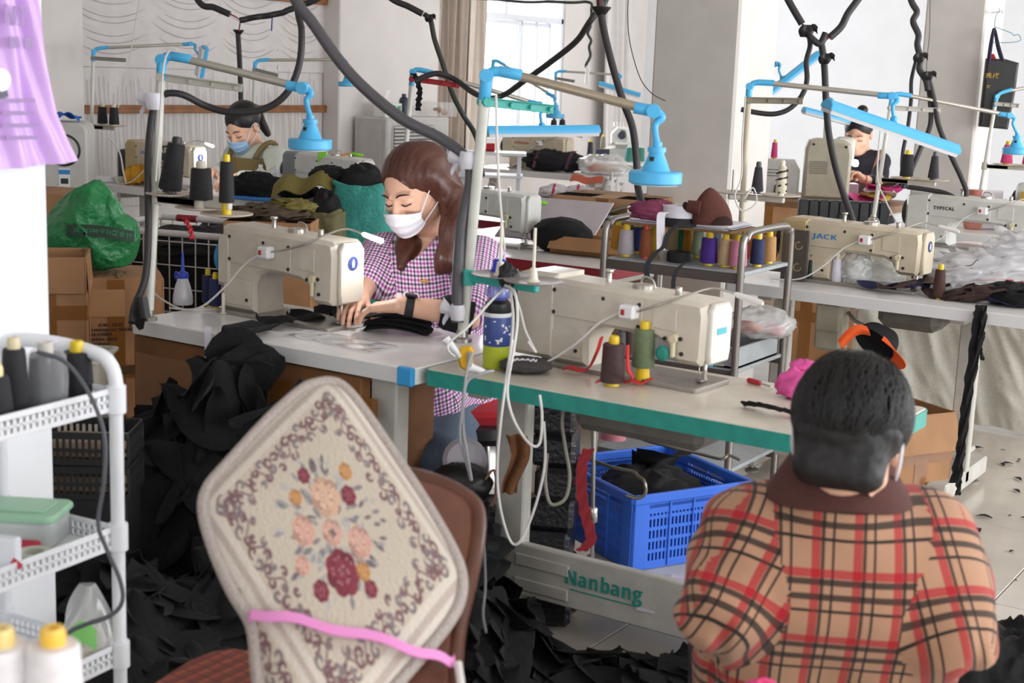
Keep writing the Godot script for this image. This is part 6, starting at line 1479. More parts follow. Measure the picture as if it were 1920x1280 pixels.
func bottle() -> void:
	var p: Vector3 = v3(-2.033,0.781,-3.037)
	var b := thing("drink_bottle", "blue capped drink bottle with patterned label and lime base by the lamp pole", "bottle", p+v3(0,0,-0.02))
	part("lime_base", G.new().lathe([v2(0,0),v2(0.034,0),v2(0.036,0.004),v2(0.036,0.06),v2(0,0.06)],22), mt("lime", col("b4c234"),0.4), b)
	part("label_sleeve", G.new().lathe([v2(0.0355,0.06),v2(0.0365,0.062),v2(0.0365,0.135),v2(0.0355,0.137)],22), mt("label_blue_dark", col("3a4f8f"),0.45), b)
	var rng := RandomNumberGenerator.new()
	rng.seed = 8
	var dots := G.new()
	for i in 50:
		var a := rng.randf()*TAU
		dots.box(Vector3.ZERO, v3(0.006, rng.randf_range(0.003,0.007),0.001),0.0005, Transform3D(Basis(Vector3.UP, a),v3(sin(a)*0.0365, rng.randf_range(0.07,0.128), cos(a)*0.0365)))
	part("label_print", dots, mt("white_print", col("e8e8ea"),0.5), b, "white label pattern")
	part("white_band", G.new().lathe([v2(0.0362,0.137),v2(0.037,0.138),v2(0.037,0.147),v2(0.0362,0.148)],22), mats["white_print"], b)
	part("black_shoulder", G.new().lathe([v2(0.036,0.148),v2(0.037,0.15),v2(0.034,0.172),v2(0.024,0.182),v2(0,0.183)],22), dark(), b)
	part("clear_neck", G.new().lathe([v2(0.024,0.18),v2(0.033,0.19),v2(0.033,0.212),v2(0.026,0.225)],22), clear("neck_blue", col("6a78d8"),0.6,0.15), b)
	part("blue_cap", G.new().lathe([v2(0.028,0.222),v2(0.03,0.224),v2(0.03,0.246),v2(0.021,0.262),v2(0.019,0.282),v2(0.012,0.288),v2(0,0.288)],22), mt("cap_blue", col("2b2fb0"),0.35), b, "blue drinking cap")

func crate() -> void:
	var m := mt("crate_blue", col("3a6fd8"),0.4)
	var a := v3(-1.80,0.16,-3.44)
	var e1 := v3(0.19,0,-0.36)
	var e2 := v3(-0.38,0,-0.2)
	var cx := a+(e1+e2)/2
	var yaw := rad_to_deg(atan2(-e1.z, e1.x)) # local x runs along e1
	var t := thing("slotted_crate", "bright blue slotted plastic crate of black cloth on the floor bar shelf", "crate", v3(cx.x, 0.16, cx.z), yaw)
	var W := 0.41
	var D := 0.43
	var H := 0.225
	part("crate_floor", G.new().box(v3(0,0.004,0),v3(W-0.01,0.008, D-0.01),0.002), m, t)
	for s in 4:
		var g := G.new()
		var l := W if s < 2 else D
		var off := (D if s < 2 else W)/2
		var xf := Transform3D(Basis(Vector3.UP, [0.0, PI, PI/2,-PI/2][s]), Vector3.ZERO)*Transform3D(Basis(),v3(0,0, off))
		g.box(v3(0,0.012,0),v3(l, 0.024,0.006),0.001, xf)
		g.box(v3(0, H*0.8,0),v3(l, H*0.14,0.006),0.001, xf) if s < 2 else g.box(v3(-l*0.36, H*0.82,0),v3(l*0.28, H*0.2,0.006),0.001, xf).box(v3(l*0.36, H*0.82,0),v3(l*0.28, H*0.2,0.006),0.001, xf).box(v3(0, H*0.735,0),v3(l, H*0.05,0.006),0.001, xf)
		g.box(v3(0, H-0.014,0.004),v3(l+0.012,0.028,0.016),0.004, xf)
		for r in 5: g.box(v3(0,0.024+r*0.0335+0.0285,0),v3(l, 0.01,0.006),0.0, xf)
		var n := int(l/0.0125)
		for i in n+1: g.box(v3(-l/2+i*l/n, 0.095,0),v3(0.0062,0.165,0.005),0.0, xf)
		for q in [-0.44,0.44]: g.box(v3(q*l, H*0.45,0.003),v3(0.05, H*0.86,0.008),0.002, xf)
		for q in [-0.2,0.0,0.2]: g.box(v3(q*l, H*0.45,0.004),v3(0.006, H*0.86,0.006),0.001, xf)
		part("slotted_side", g, m, t)
	var ws := mt("wire_steel", col("8c867a"),0.3,0.8)
	var iv := t.transform.affine_inverse()
	for w in [[v3(-2.018,0.473,-3.446),v3(-1.908,0.483,-3.374),v3(-1.818,0.486,-3.336),v3(-1.745,0.493,-3.312),v3(-1.723,0.487,-3.301),v3(-1.698,0.48,-3.291),v3(-1.691,0.449,-3.289),v3(-1.71,0.432,-3.284),v3(-1.742,0.436,-3.277)],[v3(-1.949,0.49,-3.713),v3(-1.921,0.483,-3.681),v3(-1.825,0.478,-3.669),v3(-1.723,0.473,-3.674),v3(-1.646,0.473,-3.663),v3(-1.629,0.484,-3.677),v3(-1.591,0.477,-3.675)]]:
		part("wire_handle", G.new().tube(curve(w.map(func(q): return iv*q),5),0.005,8), ws, t, "bent steel wire handle")
	var cl := one("black_cloth_pile", lump(v3(0.15,0.085,0.15),19,0.3,34,20,1.3), black_cloth(), "pile of black cloth filling the blue slotted crate", "cloth pile", v3(cx.x, 0.215, cx.z), yaw)
	cl.mesh = G.new().add(lump(v3(0.15,0.085,0.15),19,0.3,34,20,1.3)).add(cloth_piece(0.2,0.2,1.2,4), Transform3D(Basis(Vector3.RIGHT, -0.9) , v3(0.08,0.15,-0.07))).mesh()

func right_table() -> void:
	var yel := col("e3c21f")
	var blk := black_cloth()
	var lat := T(Vector3.ZERO, 33)*Vector3.RIGHT
	spool("navy thread cone with yellow cap left on the ivory machine's table", v3(-2.074,0.781,-5.3), col("24253f"), yel, {"r": 0.021, "h": 0.088, "taper": 0.9})
	spool("slim dark green thread cone beside the navy one at the ivory machine", v3(-2.043,0.781,-5.272), col("30403f"), col("3c4a48"), {"r": 0.011, "h": 0.075})
	spool("white thread cone lying on its side by the ivory machine", v3(-2.014,0.781,-5.408), col("e2e0ec"), col("d9cfae"), {"r": 0.024, "h": 0.065, "lie": 0.0})
	spool("slim white thread cone standing before the ivory machine", v3(-1.94,0.781,-5.282), col("e4e2ee"), col("d9d3bf"), {"r": 0.02, "h": 0.09, "taper": 0.8})
	var wp := worn("panel_dark", col("4f4943"),0.6,0.85,3.0)
	var pn := thing("marked_board", "dark brown board with two pale ring marks leaning left of the ivory machine", "notice board", v3(-2.097,0.781,-5.234),8)
	part("board", G.new().box(v3(0,0.1,0),v3(0.1,0.2,0.016),0.002), wp, pn)
	for yy in [0.14,0.055]: part("ring_mark", G.new().lathe([v2(0.012,0),v2(0.016,0),v2(0.016,0.001),v2(0.012,0.001)],20, T(v3(0.015, yy, 0.0085),0,90), TAU*0.8), mt("ring_tan", col("a08a66"),0.6), pn)
	var clr := clear("bag_film", col("eef0ee"),0.4,0.15)
	var b1 := thing("bagged_cones", "fat white thread cones wrapped in a clear bag before the ivory machine", "bagged cones", v3(-1.873,0.781,-5.313))
	part("bag_film", lump(v3(0.055,0.068,0.045),4,0.35,30,20,2.0), clr, b1)
	part("wound_cone", G.new().lathe([v2(0,0.002),v2(0.036,0.002),v2(0.037,0.05),v2(0.033,0.1),v2(0,0.102)],20), worn("yarn_white", col("e9e8e6"),0.7,0.95,6.0), b1)
	part("brand_mark", text("HEAD", 0.012,0.0008), dark(), b1, "", T(v3(-0.008,0.078,0.0375),20))
	var b2 := thing("plastic_bag", "small clear crumpled bag under the ivory machine's arm", "plastic bag", v3(-1.795,0.781,-5.438))
	part("bag_film", lump(v3(0.07,0.045,0.05),12,0.45,26,16,2.0), clr, b2)
	var b3 := thing("plastic_bag", "big heap of clear plastic bags with red writing right of the ivory machine", "plastic bag", v3(-1.448,0.781,-5.496)+v3(0.02,0,-0.1),20)
	for k in [[v3(0.0,0,0.0),v3(0.2,0.075,0.12),31],[v3(0.12,0.05,-0.02),v3(0.14,0.085,0.1),32],[v3(-0.14,0.0,0.03),v3(0.1,0.05,0.08),33],[v3(0.19,0.11,-0.05),v3(0.09,0.06,0.07),34]]:
		part("bag_film", lump(k[1], k[2],0.5,34,22,2.2), clear("bag_film_dense", col("f2f1f4"),0.42,0.15), b3, "", T(k[0]))
	var rw := G.new().tube([v3(-0.08,0.05,0.125),v3(0.0,0.06,0.135),v3(0.06,0.062,0.13),v3(0.09,0.03,0.13),v3(0.1,0.065,0.125)],0.0025,6)
	part("red_writing", rw, mt("pen_red", col("d0606c"),0.6), b3)
	part("black_drawing", G.new().tube(curve([v3(-0.12,0.1,0.1),v3(-0.09,0.105,0.105),v3(-0.07,0.125,0.1),v3(-0.05,0.1,0.11),v3(-0.1,0.092,0.105)],4),0.0015,5), dark(), b3)
	spool("dark brown thread cone with yellow caps at the front edge of the white table", v3(-1.516,0.781,-5.206), col("45261d"), yel, {"r": 0.024, "h": 0.1, "taper": 0.78})
	# dark cap pieces on the table
	var navy := worn("cloth_navy", col("23254f"),0.9,0.85,8.0)
	var brn := worn("cloth_brown", col("4a3630"),0.9,0.85,8.0)
	var cp := thing("cap_pieces", "dark navy and brown cut cap pieces lying along the white table", "cloth pieces", v3(-1.677,0.785,-5.273))
	for i in 9:
		part("cap_piece", cloth_piece(0.16,0.1,0.5, i),[navy, brn, blk][[0,1,0,1,1,2,1,1,0][i]], cp, "", T(v3(-0.08+i*0.062,0.012+0.009*(i % 4),0.02+0.025*sin(i*1.9)), i*47.0,-6.0,5.0*sin(i)))
	var bp := thing("dark_cloth_pile", "heap of black cloth and brown trimming at the right end of the white table", "cloth pile", v3(-1.252,0.781,-5.273))
	part("black_heap", lump(v3(0.11,0.04,0.08),41,0.4), blk, bp)
	part("brown_trim", lump(v3(0.15,0.025,0.05),42,0.5), brn, bp, "", T(v3(-0.11,0.01,0.02),12,0,12))
	# strips hanging at the leg
	stripe_cloth("wide ragged black trimming hanging down the table leg", "black_trimming", [v3(-1.319,0.8,-5.042),v3(-1.316,0.751,-5.009),v3(-1.312,0.604,-4.978),v3(-1.309,0.42,-4.938),v3(-1.304,0.291,-4.912),v3(-1.309,0.189,-4.886)],0.03, blk, lat, 0.16)
	stripe_cloth("narrow ragged black trimming beside the wide one at the leg", "black_trimming", [v3(-1.298,0.805,-5.02),v3(-1.29,0.719,-4.994),v3(-1.296,0.535,-4.948),v3(-1.294,0.333,-4.904),v3(-1.289,0.223,-4.882),v3(-1.283,0.156,-4.859)],0.016, blk, lat, 0.3)
	stripe_cloth("short black trimming hanging from the table edge at right", "black_trimming", [v3(-1.301,0.789,-5.027),v3(-1.291,0.717,-5.005),v3(-1.292,0.662,-4.992),v3(-1.278,0.616,-4.991)],0.012, blk, lat, 0.3)
	# orange and black cap on the knee lever
	cap("black and orange cap hooked on the knee lever below the white table", v3(-1.679,0.645,-5.016), Transform3D(Basis.from_euler(Vector3(0.5, deg_to_rad(33+60),-0.9)),v3(0,-0.03,0)), worn("cap_black", col("1e1c20"),0.85,0.85,8.0), mt("cap_orange", col("e2571c"),0.8),0.85,0.5)
	one("orange_flap", G.new().sheet(8,8, func(u, v): return v3(-v*0.1+0.02*u, 0.03*sin(v*3.0)-0.06*v-u*0.035,0.012*sin(u*4.0)),0.003), mats["cap_orange"], "orange lining flap spread left of the hanging black cap", "cap lining", v3(-1.695,0.685,-4.966),33)
	# tarpaulin
	var tm := worn("tarp_grey", col("c9c5b8"),0.55,0.9,4.0,0.05)
	tm.heightmap_enabled = true
	tm.heightmap_texture = shared("weave", func(): return noise(0.3,3, Color.BLACK, Color.WHITE, 2, true))
	tm.heightmap_scale = 0.08
	var nz := FastNoiseLite.new()
	nz.seed = 2
	nz.frequency = 2.2
	nz.fractal_type = FastNoiseLite.FRACTAL_RIDGED
	nz.fractal_octaves = 3
	var ta := v3(-2.3,0,-6.62)
	one("tarpaulin", G.new().sheet(110,44, func(u, v):
		var x: float = u*1.75
		var y: float = 0.012+v*0.735
		var flare: float = pow(1.0-v, 3.0)*0.05
		return v3(x, y+(0.012*sin(u*19.0) if v < 0.02 else 0.0), flare+0.035*nz.get_noise_2d(x*1.2+y*0.5, y*0.45)+0.02*sin(x*9.0+y*2.0)*(1.0-v)),0.003), tm, "grey woven tarpaulin hanging to the floor behind the white table", "tarpaulin", ta)

func build_far() -> void:
	var blk := black_cloth()
	var yel := col("e3c21f")
	var lat := T(Vector3.ZERO, 33)*Vector3.RIGHT
	for i in 2:
		spool("black thread cone %s on the far left lamp's shelf" % ["nearest the pole", "at the outer end"][i], plate_at(v3(-6.856,0.782,-5.812),v3(-6.945,1.558,-5.931),0.34,v3(0.1+0.1*i, 0,0)), col("1b1a1e"), col("cfc8b2"), {"r": 0.031, "h": 0.1, "taper": 0.8, "group": "cones on the far left lamp"})
	var yg := thing("yellow_gloves", "crumpled mustard yellow gloves hanging before the far ivory machine", "gloves", v3(-6.683,0.782,-6.025),33)
	for i in 3: part("glove", lump(v3(0.035,0.05,0.03),50+i, 0.55,18,12), mt("glove_yellow", col("d79a28"),0.8), yg, "", T(v3(-0.04+i*0.04,0.01*i, 0.02*(i % 2))))
	var ps := thing("socket_strip", "white socket strip with a plug at the end of the far left table", "power strip", v3(-6.885,0.782,-5.986),40)
	part("strip_body", G.new().box(v3(0,0.02,0),v3(0.2,0.035,0.06),0.006), mt("white_plastic", col("ececec"),0.35), ps)
	part("plug_lead", G.new().tube(curve([v3(0.02,0.03,0.035),v3(0.05,0.03,0.06),v3(0.07,-0.05,0.08),v3(0.075,-0.2,0.08)],5),0.008,8), mt("white_cable", col("dcdad6"),0.5), ps)
	one("oil_jug", G.new().prism(rrect(0.16,0.2,0.03),-0.04,0.04,0.01, T(v3(0,0.1,0))), mt("jug_dark", col("4a4c4e"),0.5), "dark plastic container on the far table beside the red tool", "container", v3(-6.986,0.782,-5.968)+v3(0.1,0,-0.2),33)
	var fan := thing("desk_fan", "small black desk fan behind the leaning black cone", "fan", v3(-6.393,0.782,-6.005),20)
	part("fan_guard", G.new().tube(range(25).map(func(i): return v3(cos(TAU*i/24.0)*0.1,0.15+sin(TAU*i/24.0)*0.1,0)),0.006,6, false), dark(), fan)
	for k in 10: part("guard_wire", G.new().cyl(v3(0,0.15,0.02),v3(cos(TAU*k/10.0)*0.1,0.15+sin(TAU*k/10.0)*0.1,0),0.003,5), dark(), fan)
	for k in 3: part("fan_blade", lump(v3(0.04,0.006,0.025),3,0.05,14,8), mt("fan_grey", col("3a3a3c"),0.4), fan, "", T(v3(cos(TAU*k/3.0)*0.045,0.15+sin(TAU*k/3.0)*0.045,-0.005),0,70,120.0*k))
	part("fan_foot", G.new().lathe([v2(0,0),v2(0.06,0),v2(0.055,0.015),v2(0.012,0.02),v2(0.01,0.06),v2(0,0.06)],16), dark(), fan)
	one("black_garment", lump(v3(0.16,0.07,0.1),61,0.4), blk, "heap of black garment in front of the olive apron woman", "garment", v3(-5.636,0.782,-5.881)+v3(0,0,-0.1),20)
	one("blue_tray", G.new().box(v3(0,0.01,0),v3(0.36,0.02,0.14),0.005), mt("tray_blue", col("2f77c2"),0.4), "blue tray edge under the black garment", "tray", v3(-5.527,0.782,-5.93),10)
	var wb := thing("wire_basket", "big square wire mesh basket with white taped rim full of black cloth", "wire basket", v3(-5.0,0,-5.0),33-18)
	var wire := mt("wire_pale", col("d5d2cc"),0.35,0.3)
	var W := 0.98
	var D := 0.6
	var Hh := 0.74
	for s in 4:
		var l := W if s % 2 == 0 else D
		var off := (D if s % 2 == 0 else W)/2
		var xf := Transform3D(Basis(Vector3.UP, PI/2*s), Vector3.ZERO)*Transform3D(Basis(),v3(0,0, off))
		var g := G.new()
		var n := int(l/0.068)
		for i in n+1: g.box(v3(-l/2+i*l/n, Hh/2,0),v3(0.005, Hh, 0.005),0.0, xf)
		for i in 7: g.box(v3(0,0.03+i*0.112,0),v3(l, 0.005,0.005),0.0, xf)
		part("wire_side", g, wire, wb)
		part("taped_rim", G.new().tube([xf*v3(-l/2, Hh, 0), xf*v3(-l/4, Hh, 0), xf*v3(l/4, Hh, 0), xf*v3(l/2, Hh, 0)],0.016,10), worn("rim_tape", col("ece8e8"),0.7,0.85,14.0,0.06), wb)
		if s % 2 == 0: part("red_tape", G.new().cyl(xf*v3(l*0.28, Hh, 0), xf*v3(l*0.4, Hh, 0),0.0185,10), mt("tape_dark_red", col("8e1f2c"),0.6), wb)
	one("black_cloth_pile", G.new().box(v3(0,0.33,0),v3(0.94,0.66,0.56),0.05).add(lump(v3(0.42,0.1,0.25),62,0.3,40,24), T(v3(0,0.52,0))), blk, "black cloth filling the wire mesh basket", "cloth pile", v3(-5.0,0.02,-5.0),15)
	var sackm := func(key: String, c: String): return worn(key, col(c),0.8,0.85,6.0,0.03,0.0,0.3)
	var bagged := func(label: String, p: Vector3, w: float, h: float, d: float, m: Material, seed_: int, roll: float) -> Node3D:
		var t := thing("cloth_sack", label, "sack", p, 33)
		var nz := FastNoiseLite.new()
		nz.seed = seed_
		nz.frequency = 3.0
		nz.fractal_type = FastNoiseLite.FRACTAL_RIDGED
		part("sack_body", G.new().sheet(44,26, func(u, v):
			var a: float = u*TAU
			var sq: float = pow(pow(absf(cos(a)),4.0)+pow(absf(sin(a)),4.0),-0.25)
			var bul: float = 0.86+0.2*sin(v*PI*0.9)-0.06*v
			var q := v3(cos(a)*sq*w/2*bul, v*h, sin(a)*sq*d/2*bul)
			return q+v3(1,0.3,1)*nz.get_noise_3d(q.x*2.0, q.y*1.4, q.z*2.0)*0.02,0.004, true), m, t)
		part("rolled_rim", G.new().tube(range(25).map(func(i):
			var a: float = TAU*i/24.0
			var sq: float = pow(pow(absf(cos(a)),4.0)+pow(absf(sin(a)),4.0),-0.25)
			return v3(cos(a)*sq*w/2*0.82, h-0.005+0.012*sin(a*3.0), sin(a)*sq*d/2*0.82)), roll, 8, false), m, t)
		part("filling", lump(v3(w*0.38,0.1, d*0.38), seed_+3,0.3,24,14), blk, t, "black cloth filling", T(v3(0, h-0.12,0)))
		return t
	var s1: Vector3 = v3(-3.828,1.056,-4.685)
	bagged.call("tall turquoise sack beside the masked woman's shoulder", v3(s1.x, 0, s1.z),0.27, s1.y, 0.24, sackm.call("sack_turq", "3f9d92"),5,0.012)
	var s2: Vector3 = v3(-4.108,0.977,-4.606)
	var gs: Node3D = bagged.call("grey brown sack with a blue stripe left of the olive sack", v3(s2.x, 0, s2.z),0.22, s2.y, 0.22, sackm.call("sack_grey", "8f887e"),6,0.014)
	part("blue_stripe", G.new().sheet(3,12, func(u, v): return v3(0.045+u*0.05,0.35+v*(s2.y-0.38),0.118+0.006*sin(v*9.0)),0.003), mt("stripe_blue", col("5b7d9c"),0.8), gs, "faded blue stripe")
	part("black_writing", text("/tkp  a/", 0.05,0.0008, false), dark(), gs, "", T(v3(0.01, s2.y-0.42,0.125),0,0,8))
	var s3: Vector3 = v3(-3.842,0.955,-4.471)
	bagged.call("olive sack between the grey and the turquoise sacks", v3(s3.x, 0, s3.z),0.16, s3.y, 0.2, sackm.call("sack_olive", "6f6a45"),7,0.01)
	one("olive_cloth", G.new().sheet(26,14, func(u, v): return v3((u-0.5)*0.34,0.05*sin(u*3.1)+0.02*sin(u*13.0)-0.05*v+0.03*sin(v*3.1), (v-0.5)*0.16),0.006), sackm.call("cloth_olive", "7d7236"), "mustard olive cloth draped over the sacks", "cloth", v3(-3.991,1.033,-4.574),33)
	one("black_bundle", lump(v3(0.085,0.042,0.07),66,0.2), blk, "black cloth bundle on top of the sacks before the far white machine", "bundle", v3(-3.973,1.043,-4.648),33)
	var bc := thing("brown_cloth", "dull brown cloth bunched behind the cream machine's arm", "cloth", v3(-3.849,0.942,-4.16),33)
	part("fold", lump(v3(0.12,0.03,0.08),67,0.5), sackm.call("cloth_dull", "5f5040"), bc)
	part("fold", lump(v3(0.08,0.025,0.06),68,0.5), mats["cloth_olive"], bc, "", T(v3(0.08,0.03,0.0)))
	var hold: Vector3 = v3(-3.849,0.942,-4.16)
	carton("plain carton under the bunched brown cloth", v3(hold.x, 0, hold.z),33,v3(0.34, hold.y-0.005,0.22), {"open": 180.0, "tape": false})
	one("white_sack", G.new().sheet(24,14, func(u, v): return v3(cos(u*TAU)*0.07*(1.0-0.5*v+0.08*sin(u*19.0)),v*0.17, sin(u*TAU)*0.06*(1.0-0.4*v)),0.003, true), mt("white_cloth", col("dedbe6"),0.8), "pale white bag standing beside the olive apron woman", "bag", v3(-5.644,0.782,-6.212),0)
	for i in 2: one("small_bottle", G.new().lathe([v2(0,0),v2(0.03,0),v2(0.03,0.12),v2(0.012,0.14),v2(0.012,0.16),v2(0,0.16)],14), clear("bottle_milk", col("dcdadf"),0.72,0.2),["left clear bottle behind the far white machine", "right clear bottle behind the far white machine"][i], "bottle", v3(-5.95+0.12*i, 0.782,-6.33),0, "bottles behind the far machine")
	# lime clip lamp on the far white machine
	lime("lime green clip lamp with orange neck on the far white machine", v3(-5.308,1.045,-6.149),1.05)
	lime("lime green clip lamp with orange neck on the red lettered machine", v3(-3.525,0.967,-5.298),0.95)
	one("black_bundle", lump(v3(0.13,0.075,0.1),70,0.12), blk, "rolled black cloth bundle right of the lime clip lamp", "bundle", v3(-3.208,0.782,-5.254)+v3(0,0,-0.05),25)
	var bx := carton("large pale cardboard box lying tilted behind the trolley", v3(-3.358,0.782,-5.662)+v3(0.05,0,-0.3),10,v3(0.5,0.2,0.4), {"open": 180.0, "mat": worn("card_light", col("b78f68"),0.8,0.9,1.3)})
	part("pink_print", G.new().box(v3(0.1,0.1,0.2025),v3(0.12,0.06,0.002),0), mt("print_pale", col("b08f5c"),0.8), bx)
	one("tilted_lid", G.new().box(v3(0,0,0),v3(0.46,0.008,0.34),0.001, T(Vector3.ZERO, 10,28)), worn("lid_lilac", col("c5bcc2"),0.7,0.92,1.5), "pale lilac board leaning on the tilted cardboard box", "board", v3(-3.389,0.887,-5.538))
	var wbx := carton("low torn carton with paper scraps in front of the tilted box", v3(-3.04,0.782,-5.288)+v3(0.0,0,-0.02),6,v3(0.36,0.075,0.14), {"open": -50.0, "tape": false})
	for k in 2:
		var rs := thing("striped_bundle", "white bag bundle tied with magenta ribbon, %s of two" % ["left", "right"][k], "bundle", v3(-3.768,0.921,-6.149)+lat*(0.12*k),20)
		part("bag_film", lump(v3(0.075,0.035,0.06),80+k, 0.3), mt("bag_white", col("e2dde2"),0.6), rs)
		part("magenta_ribbon", G.new().tube(range(13).map(func(i): return v3(0.004*sin(i),0.034+cos(TAU*i/12.0)*0.037, sin(TAU*i/12.0)*0.062)),0.007,6, false), mt("ribbon_magenta", col("c02a5a"),0.6), rs)
	var cy: Vector3 = v3(-3.744,0.907,-6.162)
	carton("closed carton under the two ribbon tied bundles", v3(cy.x, 0, cy.z),20,v3(0.36, cy.y-0.01,0.2), {"open": 180.0})
	var hs := thing("white_sack_pile", "white plastic sack hanging at the table end under the orange bag", "sack", v3(-4.079,0.797,-7.255)*v3(1,0,1),33)
	part("sack_body", lump(v3(0.13,0.47,0.1),84,0.25), mt("sack_white", col("cfccc9"),0.6), hs)
	var fs := thing("folded_sacks", "pile of folded grey green sacks beside the middle column", "sacks", v3(-3.18,0.869,-5.791),20)
	for i in 6: part("folded_sack", G.new().sheet(12,6, func(u, v): return v3((u-0.5)*0.16, i*0.014+0.02*sin(u*3.1+i) , (v-0.5)*0.12),0.009),[mt("sackfold_a", col("9aa293"),0.85), mt("sackfold_b", col("7f949b"),0.85), mt("sackfold_c", col("8b8277"),0.85)][i % 3], fs, "", T(Vector3.ZERO, 8.0*sin(i*2.0)))
	var fc: Vector3 = v3(-3.18,0.864,-5.79)
	carton("tall plain carton under the folded grey green sacks", v3(fc.x, 0, fc.z),20,v3(0.24, fc.y-0.01,0.2), {"open": 180.0, "tape": false})
	var so := thing("wall_socket", "white double wall socket beside the pink cloth on the trolley", "socket", v3(-3.067,0.929,-5.696),33)
	part("plate", G.new().box(v3(0,0,0),v3(0.06,0.075,0.012),0.004), mats["white_plastic"], so)
	part("socket_holes", G.new().box(v3(-0.01,0.004,0.007),v3(0.005,0.012,0.002),0).box(v3(0.012,0.004,0.007),v3(0.005,0.012,0.002),0), dark(), so)
	var dg := thing("dark_garments", "pile of dark garments with a plum stripe under the tube lamp", "garments", v3(-5.908,0.782,-9.466)+v3(0,0,-0.15),20)
	part("garment_heap", lump(v3(0.22,0.085,0.13),86,0.3), worn("cloth_ink", col("1d1b26"),0.9,0.8,6.0), dg)
	for q in [-0.14,0.12]: part("plum_stripe", G.new().sheet(3,10, func(u, v): return v3(q+(u-0.5)*0.025+0.05*v, 0.03+0.135*sin(v*1.7),0.135*cos(v*1.5)),0.004), mt("stripe_plum", col("52343c"),0.8), dg)
	part("cream_patch", lump(v3(0.07,0.02,0.05),87,0.3,18,10), mt("cloth_cream", col("d8c79c"),0.8), dg, "", T(v3(0.03,0.14,-0.02)))
	var ob := thing("orange_bag", "clear plastic bag with orange cloth inside at the table end under the window", "plastic bag", v3(-5.496,0.782,-9.567)+v3(0,0,-0.1),20)
	part("bag_film", lump(v3(0.17,0.075,0.12),88,0.4), clear("bag_film", col("eef0ee"),0.4,0.15), ob)
	for i in 3: part("orange_cloth", lump(v3(0.06,0.03,0.05),89+i, 0.4,16,10), mt("cloth_orange_%d" % i, [col("d8623a"), col("c98a6a"), col("d9b8a4")][i],0.8), ob, "", T(v3(-0.05+0.05*i, 0.02,0.03)))
	one("orange_flap_cloth", G.new().sheet(10,8, func(u, v): return v3((u-0.5)*0.28,-v*0.05+0.01*sin(u*9.0),0.02+v*0.03),0.004), mt("cloth_coral", col("cf6f52"),0.8), "coral cloth hanging over the table edge under the window", "cloth", v3(-5.411,0.79,-9.316),0)
	spool("teal thread cone left of the black hose under the window", v3(-6.146,0.782,-11.28), col("3c7d70"), col("cfd8d2"), {"r": 0.045, "h": 0.12, "taper": 0.85, "group": "teal cones by the curtain"})
	spool("teal thread cone right of the black hose under the window", v3(-6.094,0.782,-11.385), col("3f8072"), col("cfd8d2"), {"r": 0.04, "h": 0.12, "taper": 0.85, "group": "teal cones by the curtain"})
	for i in 2: spool("black thread cone %s against the bright window" % ["left", "right"][i],[v3(-5.944,1.124,-9.638),v3(-5.887,1.127,-9.675)][i], col("2a2a30"), col("3a3a3c"), {"r": 0.026, "h": 0.047, "group": "cones before the window"})
	one("window_shelf", G.new().box(v3(0,-0.008,0),v3(0.2,0.014,0.1),0.003).cyl(v3(0,-0.345,0),v3(0,0,0),0.01,8), steel(), "thin thread shelf carrying the two black cones before the window", "thread shelf", v3(-5.915,1.121,-9.656),33)
	# overlock machine
	var ov := thing("overlock_machine", "white overlock machine with a dark round dial under the window curtain", "overlock machine", v3(-6.375,0.782,-11.416)+v3(0,0.0,-0.1),10)
	var pale := worn("pale_enamel", col("d6d6d0"),0.35,0.94,2.0)
	part("base_block", G.new().box(v3(0,0.055,0),v3(0.26,0.11,0.2),0.012).box(v3(0.05,0.13,0),v3(0.16,0.06,0.16),0.012), pale, ov)
	part("head_block", G.new().prism([v2(-0.08,0.14),v2(0.08,0.14),v2(0.1,0.2),v2(0.07,0.29),v2(-0.02,0.3),v2(-0.08,0.24)],-0.06,0.06,0.012), pale, ov)
	part("tension_dial", G.new().lathe([v2(0,0),v2(0.04,0),v2(0.042,0.01),v2(0.03,0.02),v2(0,0.02)],18, T(v3(0.03,0.23,0.06),0,90)), mt("dial_dark", col("3b3f44"),0.4), ov)
	for i in 4: part("tension_post", G.new().cyl(v3(-0.06+i*0.03,0.3,0.02),v3(-0.06+i*0.03,0.34,0.02),0.007,8), chrome(), ov)
	part("cloth_plate", G.new().box(v3(0.02,0.14,0.07),v3(0.2,0.01,0.1),0.003), chrome(), ov)
	spool("dark and yellow thread cone left of the overlock machine", v3(-6.427,0.782,-11.006)+v3(0,0.0,-0.05), col("33333a"), yel, {"r": 0.03, "h": 0.16})
	spool("grey thread cone standing close to the overlock machine", v3(-6.447,0.782,-11.268)+v3(0,0.1,-0.05), col("8c8a78"), yel, {"r": 0.026, "h": 0.1})
	one("cone_box", G.new().box(v3(0,0.05,0),v3(0.1,0.098,0.1),0.004), mt("box_navy", col("2b2f3f"),0.5), "dark little box under the grey cone by the overlock machine", "box", v3(-6.447,0.782,-11.268)+v3(0,0.0,-0.05),10)
	var rb := thing("red_tube", "red plastic tube lying on the window side shelf", "tube", v3(-5.796,1.002,-8.493),33)
	part("tube_body", G.new().cyl(v3(-0.06,0,0),v3(0.06,0.0,0),0.032,16), mt("tube_red", col("b01f2c"),0.4), rb)
	one("side_shelf", G.new().box(v3(0,-0.04,0),v3(0.5,0.02,0.3),0.003).box(v3(-0.2,-0.5,0),v3(0.03,0.92,0.03)).box(v3(0.2,-0.5,0),v3(0.03,0.92,0.03)).box(v3(0,-0.2,0),v3(0.46,0.02,0.28),0.003), mt("shelf_white", col("d9dbe0"),0.5), "white shelf stand under the window holding a red tube", "shelf", v3(-5.764,1.004,-8.514),33)
